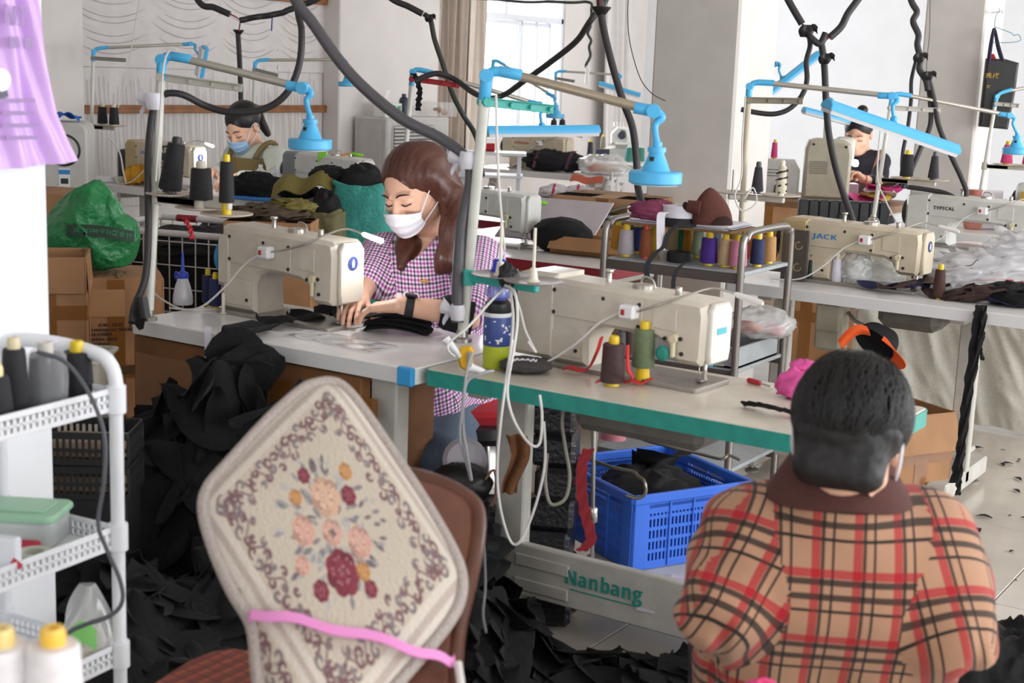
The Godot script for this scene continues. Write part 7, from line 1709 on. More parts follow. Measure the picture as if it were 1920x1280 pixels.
	spool("pale thread cone with a black zigzag strap on the shelf left of the ivory machine", plate_at(v3(-2.185,0.817,-4.908),v3(-2.223,1.512,-4.981),0.30,v3(0.15,0,0)), col("d8cfb8"), col("e6e0cc"), {"r": 0.021, "h": 0.1, "taper": 0.7})
	spool("grey black thread cone left of the pale zigzag cone", plate_at(v3(-2.185,0.817,-4.908),v3(-2.223,1.512,-4.981),0.30,v3(-0.03,0,0.03))+v3(0.09,0,-0.02), col("343338"), col("4a4a4c"), {"r": 0.023, "h": 0.09, "taper": 0.6})
	spool("fat black thread cone with yellow cap on the middle right lamp shelf", plate_at(v3(-2.308,0.895,-6.728),v3(-2.311,1.482,-6.859),0.2,v3(0.13,0,0))+v3(0.0,0,0), col("1a191d"), yel, {"r": 0.032, "h": 0.105, "taper": 0.85})
	spool("slim black thread cone at the end of the middle right lamp shelf", plate_at(v3(-2.308,0.895,-6.728),v3(-2.311,1.482,-6.859),0.2,v3(0.26,0,0)), col("2a292d"), col("4a4a4c"), {"r": 0.026, "h": 0.105, "taper": 0.62})
	var pk := col("d8447f")
	spool("bright pink thread cone, left of the pair on the rightmost lamp shelf", plate_at(v3(-2.251,0.778,-8.316),v3(-2.244,1.492,-8.482),0.33,v3(0.12,0,0)), pk, yel, {"r": 0.034, "h": 0.105, "taper": 0.6})
	spool("bright pink thread cone, right of the pair on the rightmost lamp shelf", plate_at(v3(-2.251,0.778,-8.316),v3(-2.244,1.492,-8.482),0.33,v3(0.24,0,0)), pk, yel, {"r": 0.034, "h": 0.105, "taper": 0.6})
	# pink tumbler and printed bag at the right
	var tb := thing("pink_tumbler", "salmon pink tumbler with a lid on the far right table", "tumbler", v3(-2.176,0.83,-8)*v3(1,0,1)+v3(0,0.782,0))
	tb.scale = Vector3.ONE*1.3
	part("tumbler_body", G.new().lathe([v2(0,0),v2(0.035,0),v2(0.04,0.01),v2(0.043,0.12),v2(0,0.12)],20), mt("tumbler_pink", col("c98576"),0.4), tb)
	part("tumbler_lid", G.new().lathe([v2(0.044,0.12),v2(0.045,0.13),v2(0.043,0.14),v2(0.03,0.145),v2(0.03,0.165),v2(0,0.165)],20), mt("tumbler_lid", col("b56f62"),0.4), tb)
	var pb := thing("printed_bag", "white carry bag with red printed marks beside the pink tumbler", "carry bag", v3(-2.111,0.832,-8.05)*v3(1,0,1)+v3(0,0.782,0),40)
	pb.scale = Vector3.ONE*1.25
	part("bag_body", G.new().prism([v2(-0.06,0),v2(0.06,0),v2(0.055,0.17),v2(-0.055,0.17)],-0.025,0.025,0.006), mt("bag_white", col("e2dde2"),0.6), pb)
	var gg := G.new()
	glyphs(gg, "工大", v3(-0.03,0.02,0.026),0.04,0.002)
	gg.prism([v2(-0.02,0.12),v2(0.0,0.14),v2(0.02,0.12),v2(0.0,0.1)],0.025,0.027,0.0005)
	part("red_print", gg, mt("print_red", col("c9424a"),0.6), pb)
	one("clear_bag", lump(v3(0.05,0.09,0.04),95,0.3), clear("bag_film", col("eef0ee"),0.4,0.15), "clear bag standing on the grey machine near the right edge", "plastic bag", v3(-1.972,0.835,-7.85)*v3(1,0,1)+v3(0,0.782,0))
	one("far_yellow_bottle", G.new().lathe([v2(0,0),v2(0.05,0),v2(0.05,0.16),v2(0.03,0.2),v2(0.03,0.23),v2(0,0.23)],18), mt("bottle_yellow", col("d4a72a"),0.45), "yellow bottle cut by the right edge of the frame", "bottle", v3(-1.881,0.839,-7.9)*v3(1,0,1)+v3(0,0.782,0))
	var mc := worn("big_cream", col("c9c2ad"),0.4,0.93,2.0)
	var big := thing("column_machine", "large beige sewing machine seen from its round shouldered end with air slots", "sewing machine", v3(-3.477,0.785,-9.119),33-8)
	part("end_housing", G.new().prism([v2(-0.15,0),v2(0.15,0),v2(0.155,0.3),v2(0.14,0.37),v2(0.1,0.395),v2(-0.08,0.4),v2(-0.13,0.385),v2(-0.15,0.33)],-0.05,0.1,0.02), mc, big)
	for i in 8: part("air_slot", G.new().box(v3(-0.06,0.17+i*0.011,0.1),v3(0.12,0.004,0.003),0), mt("slot_dark", col("6a6557"),0.7), big)
	part("arm", G.new().box(v3(0.06,0.31,-0.22),v3(0.14,0.13,0.36),0.02), mc, big)
	part("needle_head", G.new().prism(rrect(0.13,0.2,0.03),-0.06,0.03,0.012, T(v3(0.14,0.3,-0.36))), worn("head_white", col("dadad4"),0.35,0.95,2.0), big)
	part("needle_bar", G.new().cyl(v3(0.15,0.02,-0.34),v3(0.15,0.22,-0.34),0.006,8), chrome(), big)
	part("work_plate", G.new().box(v3(0.12,0.005,-0.3),v3(0.3,0.01,0.3),0.003), chrome(), big)
	for q in [[-0.1,0.36],[0.11,0.35],[0.1,0.1]]: part("screw", G.new().lathe([v2(0,0),v2(0.009,0),v2(0.009,0.004),v2(0,0.005)],10, T(v3(q[0], q[1],0.1),0,90)), dark(), big)
	part("work_lamp", G.new().lathe([v2(0,-0.024),v2(0.018,-0.02),v2(0.022,0.0),v2(0.015,0.02),v2(0,0.024)],14, T(v3(0.21,0.23,-0.26))), glow("lamp_hot", col("ffffff"),8.0), big, "glowing white work lamp")
	var ol := OmniLight3D.new()
	ol.name = "work_lamp_light"
	add_child(ol)
	ol.position = big.transform*v3(0.24,0.2,-0.22)
	ol.light_energy = 0.05
	ol.light_size = 0.03
	ol.shadow_enabled = true
	var pc := thing("pink_clothes", "bright pink and yellow cloth pieces beside the large beige machine", "cloth pieces", v3(-3.166,0.785,-9.313),33)
	for i in 7: part("cloth_piece", cloth_piece(0.26,0.2,0.5, i),[mt("piece_pink", col("d8428f"),0.85), mt("piece_yellow", col("d9b95a"),0.85), mt("piece_white", col("dcd8e2"),0.8), mats["piece_pink"] if mats.has("piece_pink") else mt("piece_pink", col("d8428f"),0.85)][i % 4], pc, "", T(v3(-0.1+i*0.04,0.02+0.018*i, 0.02*sin(i*2.1)), i*50.0,5,6.0*sin(i*1.3)))
	one("pink_box", G.new().box(v3(0,0.05,0),v3(0.09,0.1,0.12),0.004), mt("box_lilac", col("cbbdd0"),0.6), "pale lilac box between the beige machine and the pink cloth", "box", v3(-3.38,0.785,-9.33),33)
	spool("pink thread cone far left of the large beige machine", v3(-3.746,1.038,-8.861), pk, yel, {"r": 0.022, "h": 0.1})
	var nm := thing("far_machine", "partly hidden white machine under the far pink cone", "sewing machine", v3(-3.742,0.785,-8.996),20)
	part("machine_body", G.new().prism([v2(-0.16,0),v2(0.12,0),v2(0.12,0.18),v2(0.08,0.25),v2(-0.12,0.25),v2(-0.16,0.2)],-0.06,0.06,0.012), pale, nm)
	part("air_slots", G.new().box(v3(-0.03,0.14,0.061),v3(0.12,0.004,0.003),0).box(v3(-0.03,0.16,0.061),v3(0.12,0.004,0.003),0).box(v3(-0.03,0.18,0.061),v3(0.12,0.004,0.003),0), dark(), nm)
	spool("small dark cone with yellow cap on the brown far table", v3(-3.782,0.785,-9.074)+v3(0.05,0,0.14), col("2a2420"), yel, {"r": 0.028, "h": 0.07})
	# black ribbed chair back before the brown table
	var ch := thing("office_chair", "black ribbed leather chair back in front of the brown far table", "chair", v3(-2.528,0.714,-6.908)*v3(1,0,1),33-4)
	var lea := worn("leather_black", col("1f2024"),0.4,0.8,4.0)
	var top: Vector3 = v3(-2.561,0.958,-6.942)
	for i in 9: part("back_rib", G.new().box(v3(-0.2+i*0.05, top.y-0.16,0),v3(0.0496,0.34,0.06),0.005), lea, ch)
	part("seat", G.new().prism(rrect(0.46,0.44,0.06),0.42,0.5,0.02, T(v3(0,0,-0.24),0,-90)), lea, ch)
	part("back_bar", G.new().box(v3(0,0.68,0.035),v3(0.06,0.45,0.02),0.005), dark(), ch)
	part("column", G.new().cyl(v3(0,0.06,-0.24),v3(0,0.42,-0.24),0.025,12), dark(), ch)
	for a in 5: part("leg", G.new().cyl(v3(0,0.08,-0.24),v3(cos(a*TAU/5)*0.28,0.05,-0.24+sin(a*TAU/5)*0.28),0.016,8), dark(), ch)
	carton("brown carton below the brown table left of the black chair", v3(-4.351,0,-10.667)+v3(-0.2,0,0.0),33,v3(0.5,0.66,0.35), {"open": 180.0})
	# zigzag strap of the pale cone
	var zc: Vector3 = plate_at(v3(-2.185,0.817,-4.908),v3(-2.223,1.512,-4.981),0.30,v3(0.15,0,0))
	var zz := []
	for i in 15: zz.append(zc+v3(sin(i*1.57)*0.022,0.012+i*0.0062, cos(i*1.57)*0.022))
	one("zigzag_strap", G.new().tube(zz.map(func(p): return p-zc),0.0035,6), dark(), "black strap wound in a zigzag round the pale thread cone", "strap", zc)

func lime(label: String, p: Vector3, s: float) -> void:
	var t := thing("clip_lamp", label, "clip lamp", p, 33)
	t.scale = Vector3.ONE*s
	var g := mt("lime_green", col("7ecb2a"),0.4)
	part("clip_body", G.new().box(v3(0,-0.005,0),v3(0.05,0.04,0.035),0.006).box(v3(-0.014,-0.028,0),v3(0.012,0.03,0.028),0.003).box(v3(0.014,-0.028,0),v3(0.012,0.03,0.028),0.003), g, t)
	part("flexible_neck", G.new().tube(curve([v3(0.02,-0.012,0),v3(0.05,-0.018,0),v3(0.09,-0.005,0),v3(0.13,0.01,0),v3(0.16,0.014,0)],5),0.0055,8), mt("neck_orange", col("d9923a"),0.5), t, "orange bendable neck")
	part("lamp_tip", G.new().cyl(v3(0.155,0.014,0),v3(0.215,0.004,0),0.009,10), g, t)

# A head about its own middle: face towards +z, crown up. 0.23 m from crown to chin at s = 1.
func head_field(cell: float, s := 1.0, nk := 0.19) -> Field:
	var f := Field.new(v3(-0.1,-0.02-nk, -0.125)*s, v3(0.1,0.14,0.135)*s, cell)
	f.ball(v3(0,0.03,-0.012)*s, v3(0.075,0.09,0.096)*s, 0.01)
	f.ball(v3(0,-0.03,0.02)*s, v3(0.062,0.085,0.072)*s, 0.03*s)
	f.ball(v3(0,-0.092,0.048)*s, v3(0.026,0.022,0.026)*s, 0.03*s)
	f.capsule(v3(-0.045,-0.06,0.0)*s, v3(-0.02,-0.092,0.04)*s, 0.022*s, 0.018*s, 0.025*s)
	f.capsule(v3(0.045,-0.06,0.0)*s, v3(0.02,-0.092,0.04)*s, 0.022*s, 0.018*s, 0.025*s)
	for q in [-1,1]:
		f.ball(v3(q*0.04,-0.03,0.062)*s, v3(0.022,0.02,0.018)*s, 0.02*s)
		f.dent(v3(q*0.032,0.006,0.102)*s, v3(0.019,0.012,0.018)*s, 0.012*s)
		f.ball(v3(q*0.031,0.002,0.078)*s, v3(0.015,0.0115,0.013)*s, 0.006*s)
		f.capsule(v3(q*0.014,0.022,0.09)*s, v3(q*0.046,0.022,0.075)*s, 0.007*s, 0.006*s, 0.012*s)
		f.ball(v3(q*0.077,-0.005,-0.012)*s, v3(0.009,0.032,0.019)*s, 0.006*s, Basis(Vector3.UP, q*0.35))
		f.dent(v3(q*0.087,-0.002,-0.004)*s, v3(0.006,0.018,0.009)*s, 0.004*s, Basis(Vector3.UP, q*0.35))
	f.capsule(v3(0,0.012,0.088)*s, v3(0,-0.026,0.107)*s, 0.008*s, 0.011*s, 0.012*s)
	for q in [-1,1]: f.ball(v3(q*0.012,-0.031,0.097)*s, v3(0.008,0.007,0.01)*s, 0.006*s)
	f.ball(v3(0,-0.058,0.085)*s, v3(0.023,0.006,0.011)*s, 0.006*s)
	f.ball(v3(0,-0.068,0.083)*s, v3(0.019,0.006,0.01)*s, 0.006*s)
	f.capsule(v3(0,-0.07,-0.01)*s, v3(0,-nk, -0.035)*s, 0.05*s, 0.054*s, 0.03*s)
	return f

# brows, closed lids and lips laid on the face, in head space
func face_parts(o: Node3D, xf: Transform3D, s: float, lips := true) -> void:
	var hair := mt("brow_brown", col("35231f"),0.8)
	for q in [-1,1]:
		part("eyebrow", G.new().tube(curve([v3(q*0.014,0.024,0.1)*s, v3(q*0.03,0.03,0.096)*s, v3(q*0.05,0.024,0.082)*s],5),[0.002,0.0026,0.0028,0.003,0.003,0.003,0.0028,0.0026,0.002,0.0015,0.001].map(func(e): return e*s),6), hair, o, "", xf)
		part("eyelid_line", G.new().tube(curve([v3(q*0.015,-0.003,0.089)*s, v3(q*0.031,-0.007,0.0925)*s, v3(q*0.047,-0.003,0.083)*s],5),0.0017*s, 6), mt("lash_dark", col("1d1412"),0.7), o, "", xf)
	if lips: part("lips", G.new().ball_mesh(v3(0,-0.062,0.0945)*s, v3(0.02,0.006,0.004)*s), mt("lip_rose", col("a85a52"),0.5), o, "", xf)

# a pleated mask over nose and chin
func mask(o: Node3D, xf: Transform3D, s: float, m: Material) -> void:
	var fn := func(u: float, v: float) -> Vector3:
		var a: float = lerpf(-1.12,1.12, u)
		var w: float = cos(a*0.62)
		var y: float = lerpf(-0.018-0.014*absf(a),-0.104+0.026*a*a, v)
		var fwd: float = 0.125-0.012*absf(v-0.35)-0.03*maxf(0.0,v-0.6)+0.0022*sin(v*19.0)
		return v3(sin(a)*(0.075-0.006*v), y, fwd*w*0.98-0.012*absf(a))*s
	part("face_mask", G.new().sheet(26,20, fn, 0.003*s), m, o, "pleated face mask", xf)
	for q in [0.0,1.0]:
		var e: Vector3 = fn.call(q, 0.1)
		var e2: Vector3 = fn.call(q, 0.9)
		var sg := -1.0 if q == 0.0 else 1.0
		part("ear_loop", G.new().tube(curve([e, v3(sg*0.078,0.012,0.02)*s, v3(sg*0.083,0.02,-0.014)*s, v3(sg*0.084,-0.02,-0.024)*s, e2],5),0.0018*s, 6), mt("loop_white", col("e9e7ee"),0.7), o, "", xf)

# one hand from the wrist: fingers along +z, back up, thumb towards sx; curl in radians for each finger
func hand(g: G, xf: Transform3D, sx: float, curl: Array, s := 1.0, spread := 0.09) -> void:
	var f := Field.new(v3(-0.085,-0.1,-0.03)*s, v3(0.085,0.05,0.2)*s, 0.0034*s)
	f.capsule(v3(0,0,-0.02)*s, v3(0,0,0.02)*s, 0.025*s, 0.024*s, 0.01*s, Vector3.UP, 0.75)
	for q in [-0.028,-0.01,0.01,0.028]: f.capsule(v3(q*0.6,0,0.015)*s, v3(q, 0.002,0.085)*s, 0.017*s, 0.0125*s, 0.014*s)
	var lens := [0.073,0.082,0.077,0.06]
	for i in 4:
		var x: float = (0.03-0.02*i)*sx
		var p := v3(x, 0.002,0.088)*s
		var yaw: float = (0.5-i/3.0)*spread*2.0*sx
		var a := 0.15
		var r: float = 0.0092-0.0006*absf(i-1.0)
		for k in 3:
			a += curl[i]*[0.75,1.0,0.7][k]
			var l: float = lens[i]*[0.45,0.31,0.26][k]*s
			var d := v3(sin(yaw)*cos(a),-sin(a), cos(yaw)*cos(a))
			f.capsule(p, p+d*l, (r-0.0006*k)*s, (r-0.0006*(k+1))*s, 0.0035*s)
			p += d*l
	var t := v3(0.024*sx, -0.006,0.03)*s
	var t1 := t+v3(0.03*sx, -0.016,0.03)*s
	var t2 := t1+v3(0.012*sx, -0.012,0.03)*s
	f.capsule(t, t1,0.0145*s, 0.0105*s, 0.01*s)
	f.capsule(t1, t2,0.0105*s, 0.0092*s, 0.004*s)
	f.capsule(t2, t2+v3(-0.002*sx, -0.008,0.024)*s, 0.0092*s, 0.0078*s, 0.004*s)
	g.add(f.net(), xf)

func frame_to(at: Vector3, fwd: Vector3, up := Vector3.UP) -> Transform3D:
	var z := fwd.normalized()
	var x := up.cross(z).normalized()
	return Transform3D(Basis(x, z.cross(x), z), at)

func build_people() -> void:
	var skin := mt("skin", col("e2b298"),0.5)
	skin.subsurf_scatter_enabled = true
	skin.subsurf_scatter_strength = 0.08
	masked_woman(skin)
	apron_woman(skin)
	dark_woman(skin)
	plaid_woman(skin)

# cloth with even checks or plaids, drawn thread by thread
func weave(n: int, fn: Callable) -> Texture2D:
	var im := Image.create(n, n, false, Image.FORMAT_RGB8)
	for y in n:
		for x in n: im.set_pixel(x, y, fn.call(x/float(n), y/float(n)))
	im.generate_mipmaps()
	return ImageTexture.create_from_image(im)

func gingham(u: float, v: float) -> Color:
	var band := func(t: float) -> Color:
		if t < 0.25: return col("a83c9c")
		if t < 0.5: return col("f0e6ee")
		if t < 0.75: return col("3a2a40")
		return col("f0e6ee")
	var a: Color = band.call(u)
	var b: Color = band.call(v)
	return a.lerp(b, 0.5)

func plaid(u: float, v: float) -> Color:
	# along each way: ground, red, smoky dark, thin dark
	var kind := func(t: float, e: Array) -> int:
		for k in range(0, e.size(),2):
			if t < e[k]: return e[k+1]
		return 0
	var a: int = kind.call(u, [0.21,1,0.225,0,0.31,2,0.485,0,0.545,3])
	var b: int = kind.call(v, [0.12,1,0.135,0,0.225,2,0.345,0,0.44,2,0.575,0,0.62,3])
	var c := [col("b0866a"), col("a8141f"), col("1f1714"), col("1a1311")]
	# twill: every other thread shows the warp or the weft
	var f := [0.0,0.6,0.72,0.92]
	if a == 0 and b == 0: return c[0]
	if a == b: return c[a]
	var over: Color = c[0].lerp(c[a], f[a])
	return over.lerp(c[b], f[b] if a == 0 else 0.6 if b else 0.0)

func masked_woman(skin: Material) -> void:
	var base: Vector3 = v3(-2.601,0.458,-3.671)
	base.y = 0.0
	var o := thing("person", "long haired woman in a purple checked shirt and white mask bending over her sewing", "person", base)
	var J := func(p: Vector3) -> Vector3: return p-base
	var hc: Vector3 = J.call(v3(-2.658,1.178,-3.506))
	var needle: Vector3 = J.call(v3(-2.644,0.817,-3.154))
	var fwd := (needle-hc).normalized()
	fwd.y = -0.42
	fwd = (fwd+v3(0.0,0.0,0.25)).normalized()
	var hx := frame_to(hc, fwd)
	hx.basis = hx.basis*Basis(Vector3.BACK, 0.10)
	var s := 1.06
	var neck: Vector3 = J.call(v3(-2.654,0.981,-3.609))
	var shR: Vector3 = J.call(v3(-2.795,0.986,-3.543)) # her right, left in the photo
	var shL: Vector3 = J.call(v3(-2.465,1.001,-3.591))
	var chest: Vector3 = J.call(v3(-2.64,0.831,-3.585))
	var hips: Vector3 = J.call(v3(-2.648,0.486,-3.72))
	var elR: Vector3 = J.call(v3(-2.763,0.889,-3.421))
	var wrR: Vector3 = J.call(v3(-2.698,0.862,-3.311))
	var elL: Vector3 = J.call(v3(-2.317,0.848,-3.336))
	var wrL: Vector3 = J.call(v3(-2.474,0.874,-3.216))
	# skin: head, neck, arms and hands in one mesh
	var g := head_field(0.0042, s).net().moved(hx)
	var f := Field.new(v3(-0.6,0.6,-0.4),v3(0.5,1.3,0.8),0.011)
	f.capsule(hx*v3(0,-0.12,-0.03), neck+v3(0,-0.03,0),0.052,0.06,0.02)
	f.capsule(neck+v3(0,-0.03,0), (shR+shL)/2+v3(0,-0.06,0.0),0.065,0.075,0.03)
	f.capsule(elR, wrR, 0.036,0.026,0.02).capsule(elL, wrL, 0.04,0.027,0.02)
	f.net(g)
	hand(g, frame_to(wrR, J.call(v3(-2.665,0.846,-3.207))-wrR),1.0,[0.35,0.4,0.45,0.5],0.92)
	hand(g, frame_to(wrL, J.call(v3(-2.593,0.854,-3.159))-wrL),-1.0,[0.28,0.3,0.34,0.4],0.92)
	part("body", g, skin, o)
	face_parts(o, hx, s, false)
	mask(o, hx, s, worn("mask_white", col("e9e6ee"),0.8,0.96,6.0))
	# shirt
	var ft := Field.new(v3(-0.6,0.45,-0.45),v3(0.5,1.3,0.7),0.0125)
	var mid := (shR+shL)/2
	ft.capsule(mid+v3(0,-0.05,0), chest, 0.1,0.14,0.06).capsule(chest, hips, 0.145,0.165,0.08)
	ft.capsule(shR+v3(0,-0.035,0), shL+v3(0,-0.035,0),0.07,0.07,0.05)
	ft.capsule(shR+v3(0,-0.03,0), elR.lerp(shR, 0.12),0.072,0.066,0.04)
	ft.capsule(shL+v3(0,-0.03,0), elL.lerp(shL, 0.12),0.076,0.068,0.04)
	ft.capsule(hips, J.call(v3(-2.55,0.539,-3.455)),0.15,0.12,0.06)
	ft.capsule(hips+v3(0.02,0,0), J.call(v3(-2.557,0.413,-3.665)),0.14,0.11,0.06)
	var nz := FastNoiseLite.new()
	nz.seed = 4
	nz.frequency = 7.0
	ft.warp(func(p): return 0.007*nz.get_noise_3d(p.x, p.y*0.6, p.z))
	ft.dent(neck+v3(-0.0,0.01,0.045),v3(0.07,0.085,0.1),0.015)
	var gm := mt("gingham", Color.WHITE, 0.85)
	gm.albedo_texture = shared("gingham", func(): return weave(64, gingham))
	gm.rim_enabled = true
	gm.rim = 0.15
	part("shirt", limb_uv(ft.net(),[[mid, hips, 33.0],[shR, elR, 33.0],[shL, elL, 33.0]],46.0), gm, o, "purple and black checked shirt")
	part("shirt_collar", G.new().tube(range(22).map(func(i):
		var a: float = TAU*i/21.0
		return neck+v3(0,-0.012,0.02)+T(Vector3.ZERO, 15)*v3(cos(a)*0.072,-0.028*sin(a)-0.004, sin(a)*0.08)),0.008,8, false), mt("collar_purple", col("7a3a86"),0.8), o)
	part("breast_motif", G.new().box(v3(0,0,0),v3(0.03,0.006,0.003),0.001).box(v3(-0.012,0.004,0),v3(0.004,0.014,0.003),0.001).box(v3(0.004,0.003,0),v3(0.004,0.012,0.003),0.001), mt("motif_gold", col("d9a441"),0.6), o, "small gold motif", Transform3D(Basis(Vector3.UP, 0.3), J.call(v3(-2.569,0.909,-3.454))))
	for q in [[762,553],[780,556],[748,556]]: part("flower_motif", G.new().lathe([v2(0,0),v2(0.012,0),v2(0.011,0.003),v2(0.004,0.005),v2(0,0.005)],10, T(J.call(at_px(q[0], q[1],4.32)),20,80)), mt("motif_white", col("efe6ea"),0.7), o)
	# black sleeve guard, watch, ring, necklace
	var dirL := (wrL-elL).normalized()
	part("sleeve_guard", G.new().tube([elL-dirL*0.01, elL+dirL*0.02, elL+dirL*0.07, elL+dirL*0.085],[0.055,0.058,0.052,0.044],16), black_cloth(), o, "black elastic sleeve guard")
	var wx := frame_to(wrL-dirL*0.025, dirL)
	part("watch_strap", G.new().lathe([v2(0.0285,-0.013),v2(0.031,-0.011),v2(0.031,0.011),v2(0.0285,0.013)],20, Transform3D(wx.basis*Basis(Vector3.RIGHT, PI/2), wx.origin)), dark(), o, "black watch strap")
	part("watch_case", G.new().box(v3(0,0,0),v3(0.034,0.009,0.038),0.004), mt("watch_face", col("23242a"),0.15), o, "dark square watch face", Transform3D(wx.basis, wx*v3(0,0.033,0)))
	part("necklace", G.new().tube(curve([neck+v3(-0.05,0.02,0.06), neck+v3(-0.03,-0.04,0.1), neck+v3(0.01,-0.06,0.105), neck+v3(0.05,0.0,0.07)],6),0.0012,5), mt("gold", col("c9a25a"),0.3,0.9), o)
	# hair: cap and two long falls
	var hm := worn("hair_brown", col("5a3022"),0.42,0.75,10.0,0.03)
	var fh := Field.new(v3(-0.5,0.65,-0.4),v3(0.45,1.45,0.6),0.0085)
	var R := hx.basis
	fh.ball(hx*(v3(0,0.042,-0.022)*s),v3(0.085,0.092,0.106)*s, 0.02, R)
	var lp := func(a: Array, r: Array):
		for i in a.size()-1: fh.capsule(a[i], a[i+1], r[i], r[i+1],0.025)
	lp.call([hx*(v3(0.068,0.045,0.0)*s), J.call(v3(-2.553,1.156,-3.569)), J.call(v3(-2.501,1.07,-3.51)), J.call(v3(-2.497,0.979,-3.468)), J.call(v3(-2.512,0.95,-3.452))],[0.034,0.04,0.043,0.036,0.016])
	lp.call([hx*(v3(-0.07,0.05,0.0)*s), hx*(v3(-0.082,-0.03,-0.005)*s), J.call(v3(-2.733,1.044,-3.572)), J.call(v3(-2.673,0.996,-3.503)), J.call(v3(-2.653,0.945,-3.444))],[0.024,0.018,0.03,0.036,0.014])
	lp.call([hx*(v3(0.02,0.05,-0.08)*s), J.call(v3(-2.632,1.13,-3.681)), J.call(v3(-2.625,1.027,-3.711)), J.call(v3(-2.602,0.96,-3.711))],[0.06,0.055,0.05,0.03])
	fh.dent(hx*(v3(-0.006,-0.03,0.12)*s),v3(0.07,0.115,0.088)*s, 0.01, R)
	fh.dent(hx*(v3(-0.02,0.03,0.1)*s),v3(0.05,0.05,0.045)*s, 0.02, R)
	var ihx := hx.affine_inverse()
	fh.warp(func(p): return 0.0012*sin((ihx*p).x*300.0+p.y*9.0+2.0*sin(p.y*14.0)))
	part("hair", fh.net(), hm, o, "long straight brown hair")
	# jeans
	var fj := Field.new(v3(-0.6,-0.02,-0.5),v3(0.5,0.75,0.75),0.014)
	var kR: Vector3 = J.call(v3(-2.45,0.429,-3.252))
	var kL: Vector3 = J.call(v3(-2.352,0.415,-3.252))
	fj.capsule(hips+v3(-0.06,-0.03,0), kR, 0.1,0.082,0.04).capsule(hips+v3(0.06,-0.03,0), kL, 0.1,0.082,0.04)
	fj.capsule(kR, v3(kR.x+0.02,0.08, kR.z-0.06),0.08,0.06,0.03).capsule(kL, v3(kL.x+0.02,0.08, kL.z-0.06),0.08,0.06,0.03)
	part("jeans", fj.net(), worn("denim", col("66788c"),0.85,0.8,10.0,0.03), o, "pale blue jeans")
	for k in [kR, kL]: part("shoe", lump(v3(0.045,0.04,0.12),5,0.05,18,12), dark(), o, "", T(v3(k.x+0.02,0, k.z-0.02)))

func at_px(x: float, y: float, d: float) -> Vector3:
	var b := Basis(Vector3.UP, deg_to_rad(33.0))*Basis(Vector3.RIGHT, deg_to_rad(-10.78))*Basis(Vector3.BACK, deg_to_rad(2.13))
	return Vector3(0,1.55,0)+b*v3((x-960)/2667.0*d, -(y-640)/2667.0*d, -d)

# lay a woven cloth along the nearest limb: each limb is [from, to, facing]
func limb_uv(g: G, limbs: Array, per_metre: float, per_v := 0.0) -> G:
	return cut_uv(g, func(p: Vector3, n: Vector3):
		var best := 1e9
		var pick = limbs[0]
		for l in limbs:
			var ab: Vector3 = l[1]-l[0]
			var h := clampf((p-l[0]).dot(ab)/ab.length_squared(),0,1)
			var d: float = (p-l[0]-ab*h).length()-(0.06 if l == limbs[0] else 0.0)
			if d < best:
				best = d
				pick = l
		var y: Vector3 = (pick[0]-pick[1]).normalized()
		var f := T(Vector3.ZERO, pick[2])*Vector3.BACK
		var x := y.cross(f).normalized()
		var z := x.cross(y)
		var sd := absf(n.dot(x)) > 0.75
		var e := z if sd else x
		var pv := per_v if per_v > 0.0 else per_metre
		var b := Basis(v3(e.x*per_metre, -y.x*pv, 0),v3(e.y*per_metre, -y.y*pv, 0),v3(e.z*per_metre, -y.z*pv, 1))
		return Transform3D(b, -(b*pick[0])))

func seated(o: Node3D, skin: Material, hx: Transform3D, s: float, neck: Vector3, shR: Vector3, shL: Vector3, hips: Vector3, arms: Array, shirt: Material, legs: Material, lo: Vector3, hi: Vector3, shirt_name: String, cell := 0.014) -> void:
	var g := head_field(0.0055, s).net().moved(hx)
	var f := Field.new(lo, hi, 0.012)
	f.capsule(hx*v3(0,-0.12,-0.03), neck+v3(0,-0.05,0),0.052,0.062,0.02)
	for a in arms: f.capsule(a[0], a[1],0.038,0.027,0.02)
	f.net(g)
	for a in arms: hand(g, frame_to(a[1], a[2]-a[1]), a[3],[0.35,0.4,0.45,0.5],1.0)
	part("body", g, skin, o)
	face_parts(o, hx, s, false)
	var ft := Field.new(lo, hi, cell)
	var mid := (shR+shL)/2
	ft.capsule(mid+v3(0,-0.05,0), mid.lerp(hips, 0.5),0.1,0.14,0.06).capsule(mid.lerp(hips, 0.5), hips, 0.14,0.16,0.06)
	ft.capsule(shR+v3(0,-0.03,0), shL+v3(0,-0.03,0),0.066,0.066,0.05)
	ft.capsule(shR+v3(0,-0.03,0), arms[0][0],0.066,0.05,0.04).capsule(arms[0][0], arms[0][0].lerp(arms[0][1], arms[0][4]),0.052,0.042,0.02)
	ft.capsule(shL+v3(0,-0.03,0), arms[1][0],0.066,0.05,0.04).capsule(arms[1][0], arms[1][0].lerp(arms[1][1], arms[1][4]),0.052,0.042,0.02)
	var nz := FastNoiseLite.new()
	nz.seed = 6
	nz.frequency = 6.0
	ft.warp(func(p): return 0.006*nz.get_noise_3d(p.x, p.y*0.6, p.z))
	part("shirt", ft.net(), shirt, o, shirt_name)
	var fl := Field.new(v3(-0.5,-0.02,-0.55),v3(0.5,0.75,0.75),0.018)
	var fd := T(Vector3.ZERO, rad_to_deg(atan2(hx.basis.z.x, hx.basis.z.z)))*Vector3.BACK
	var sd := fd.cross(Vector3.UP)
	for q in [-1,1]:
		var k: Vector3 = hips+fd*0.36+sd*q*0.1
		k.y = 0.5
		fl.capsule(hips+sd*q*0.08+v3(0,-0.05,0), k, 0.09,0.075,0.03).capsule(k, v3(k.x, 0.06, k.z)-fd*0.05,0.07,0.05,0.02)
	part("trousers", fl.net(), legs, o)

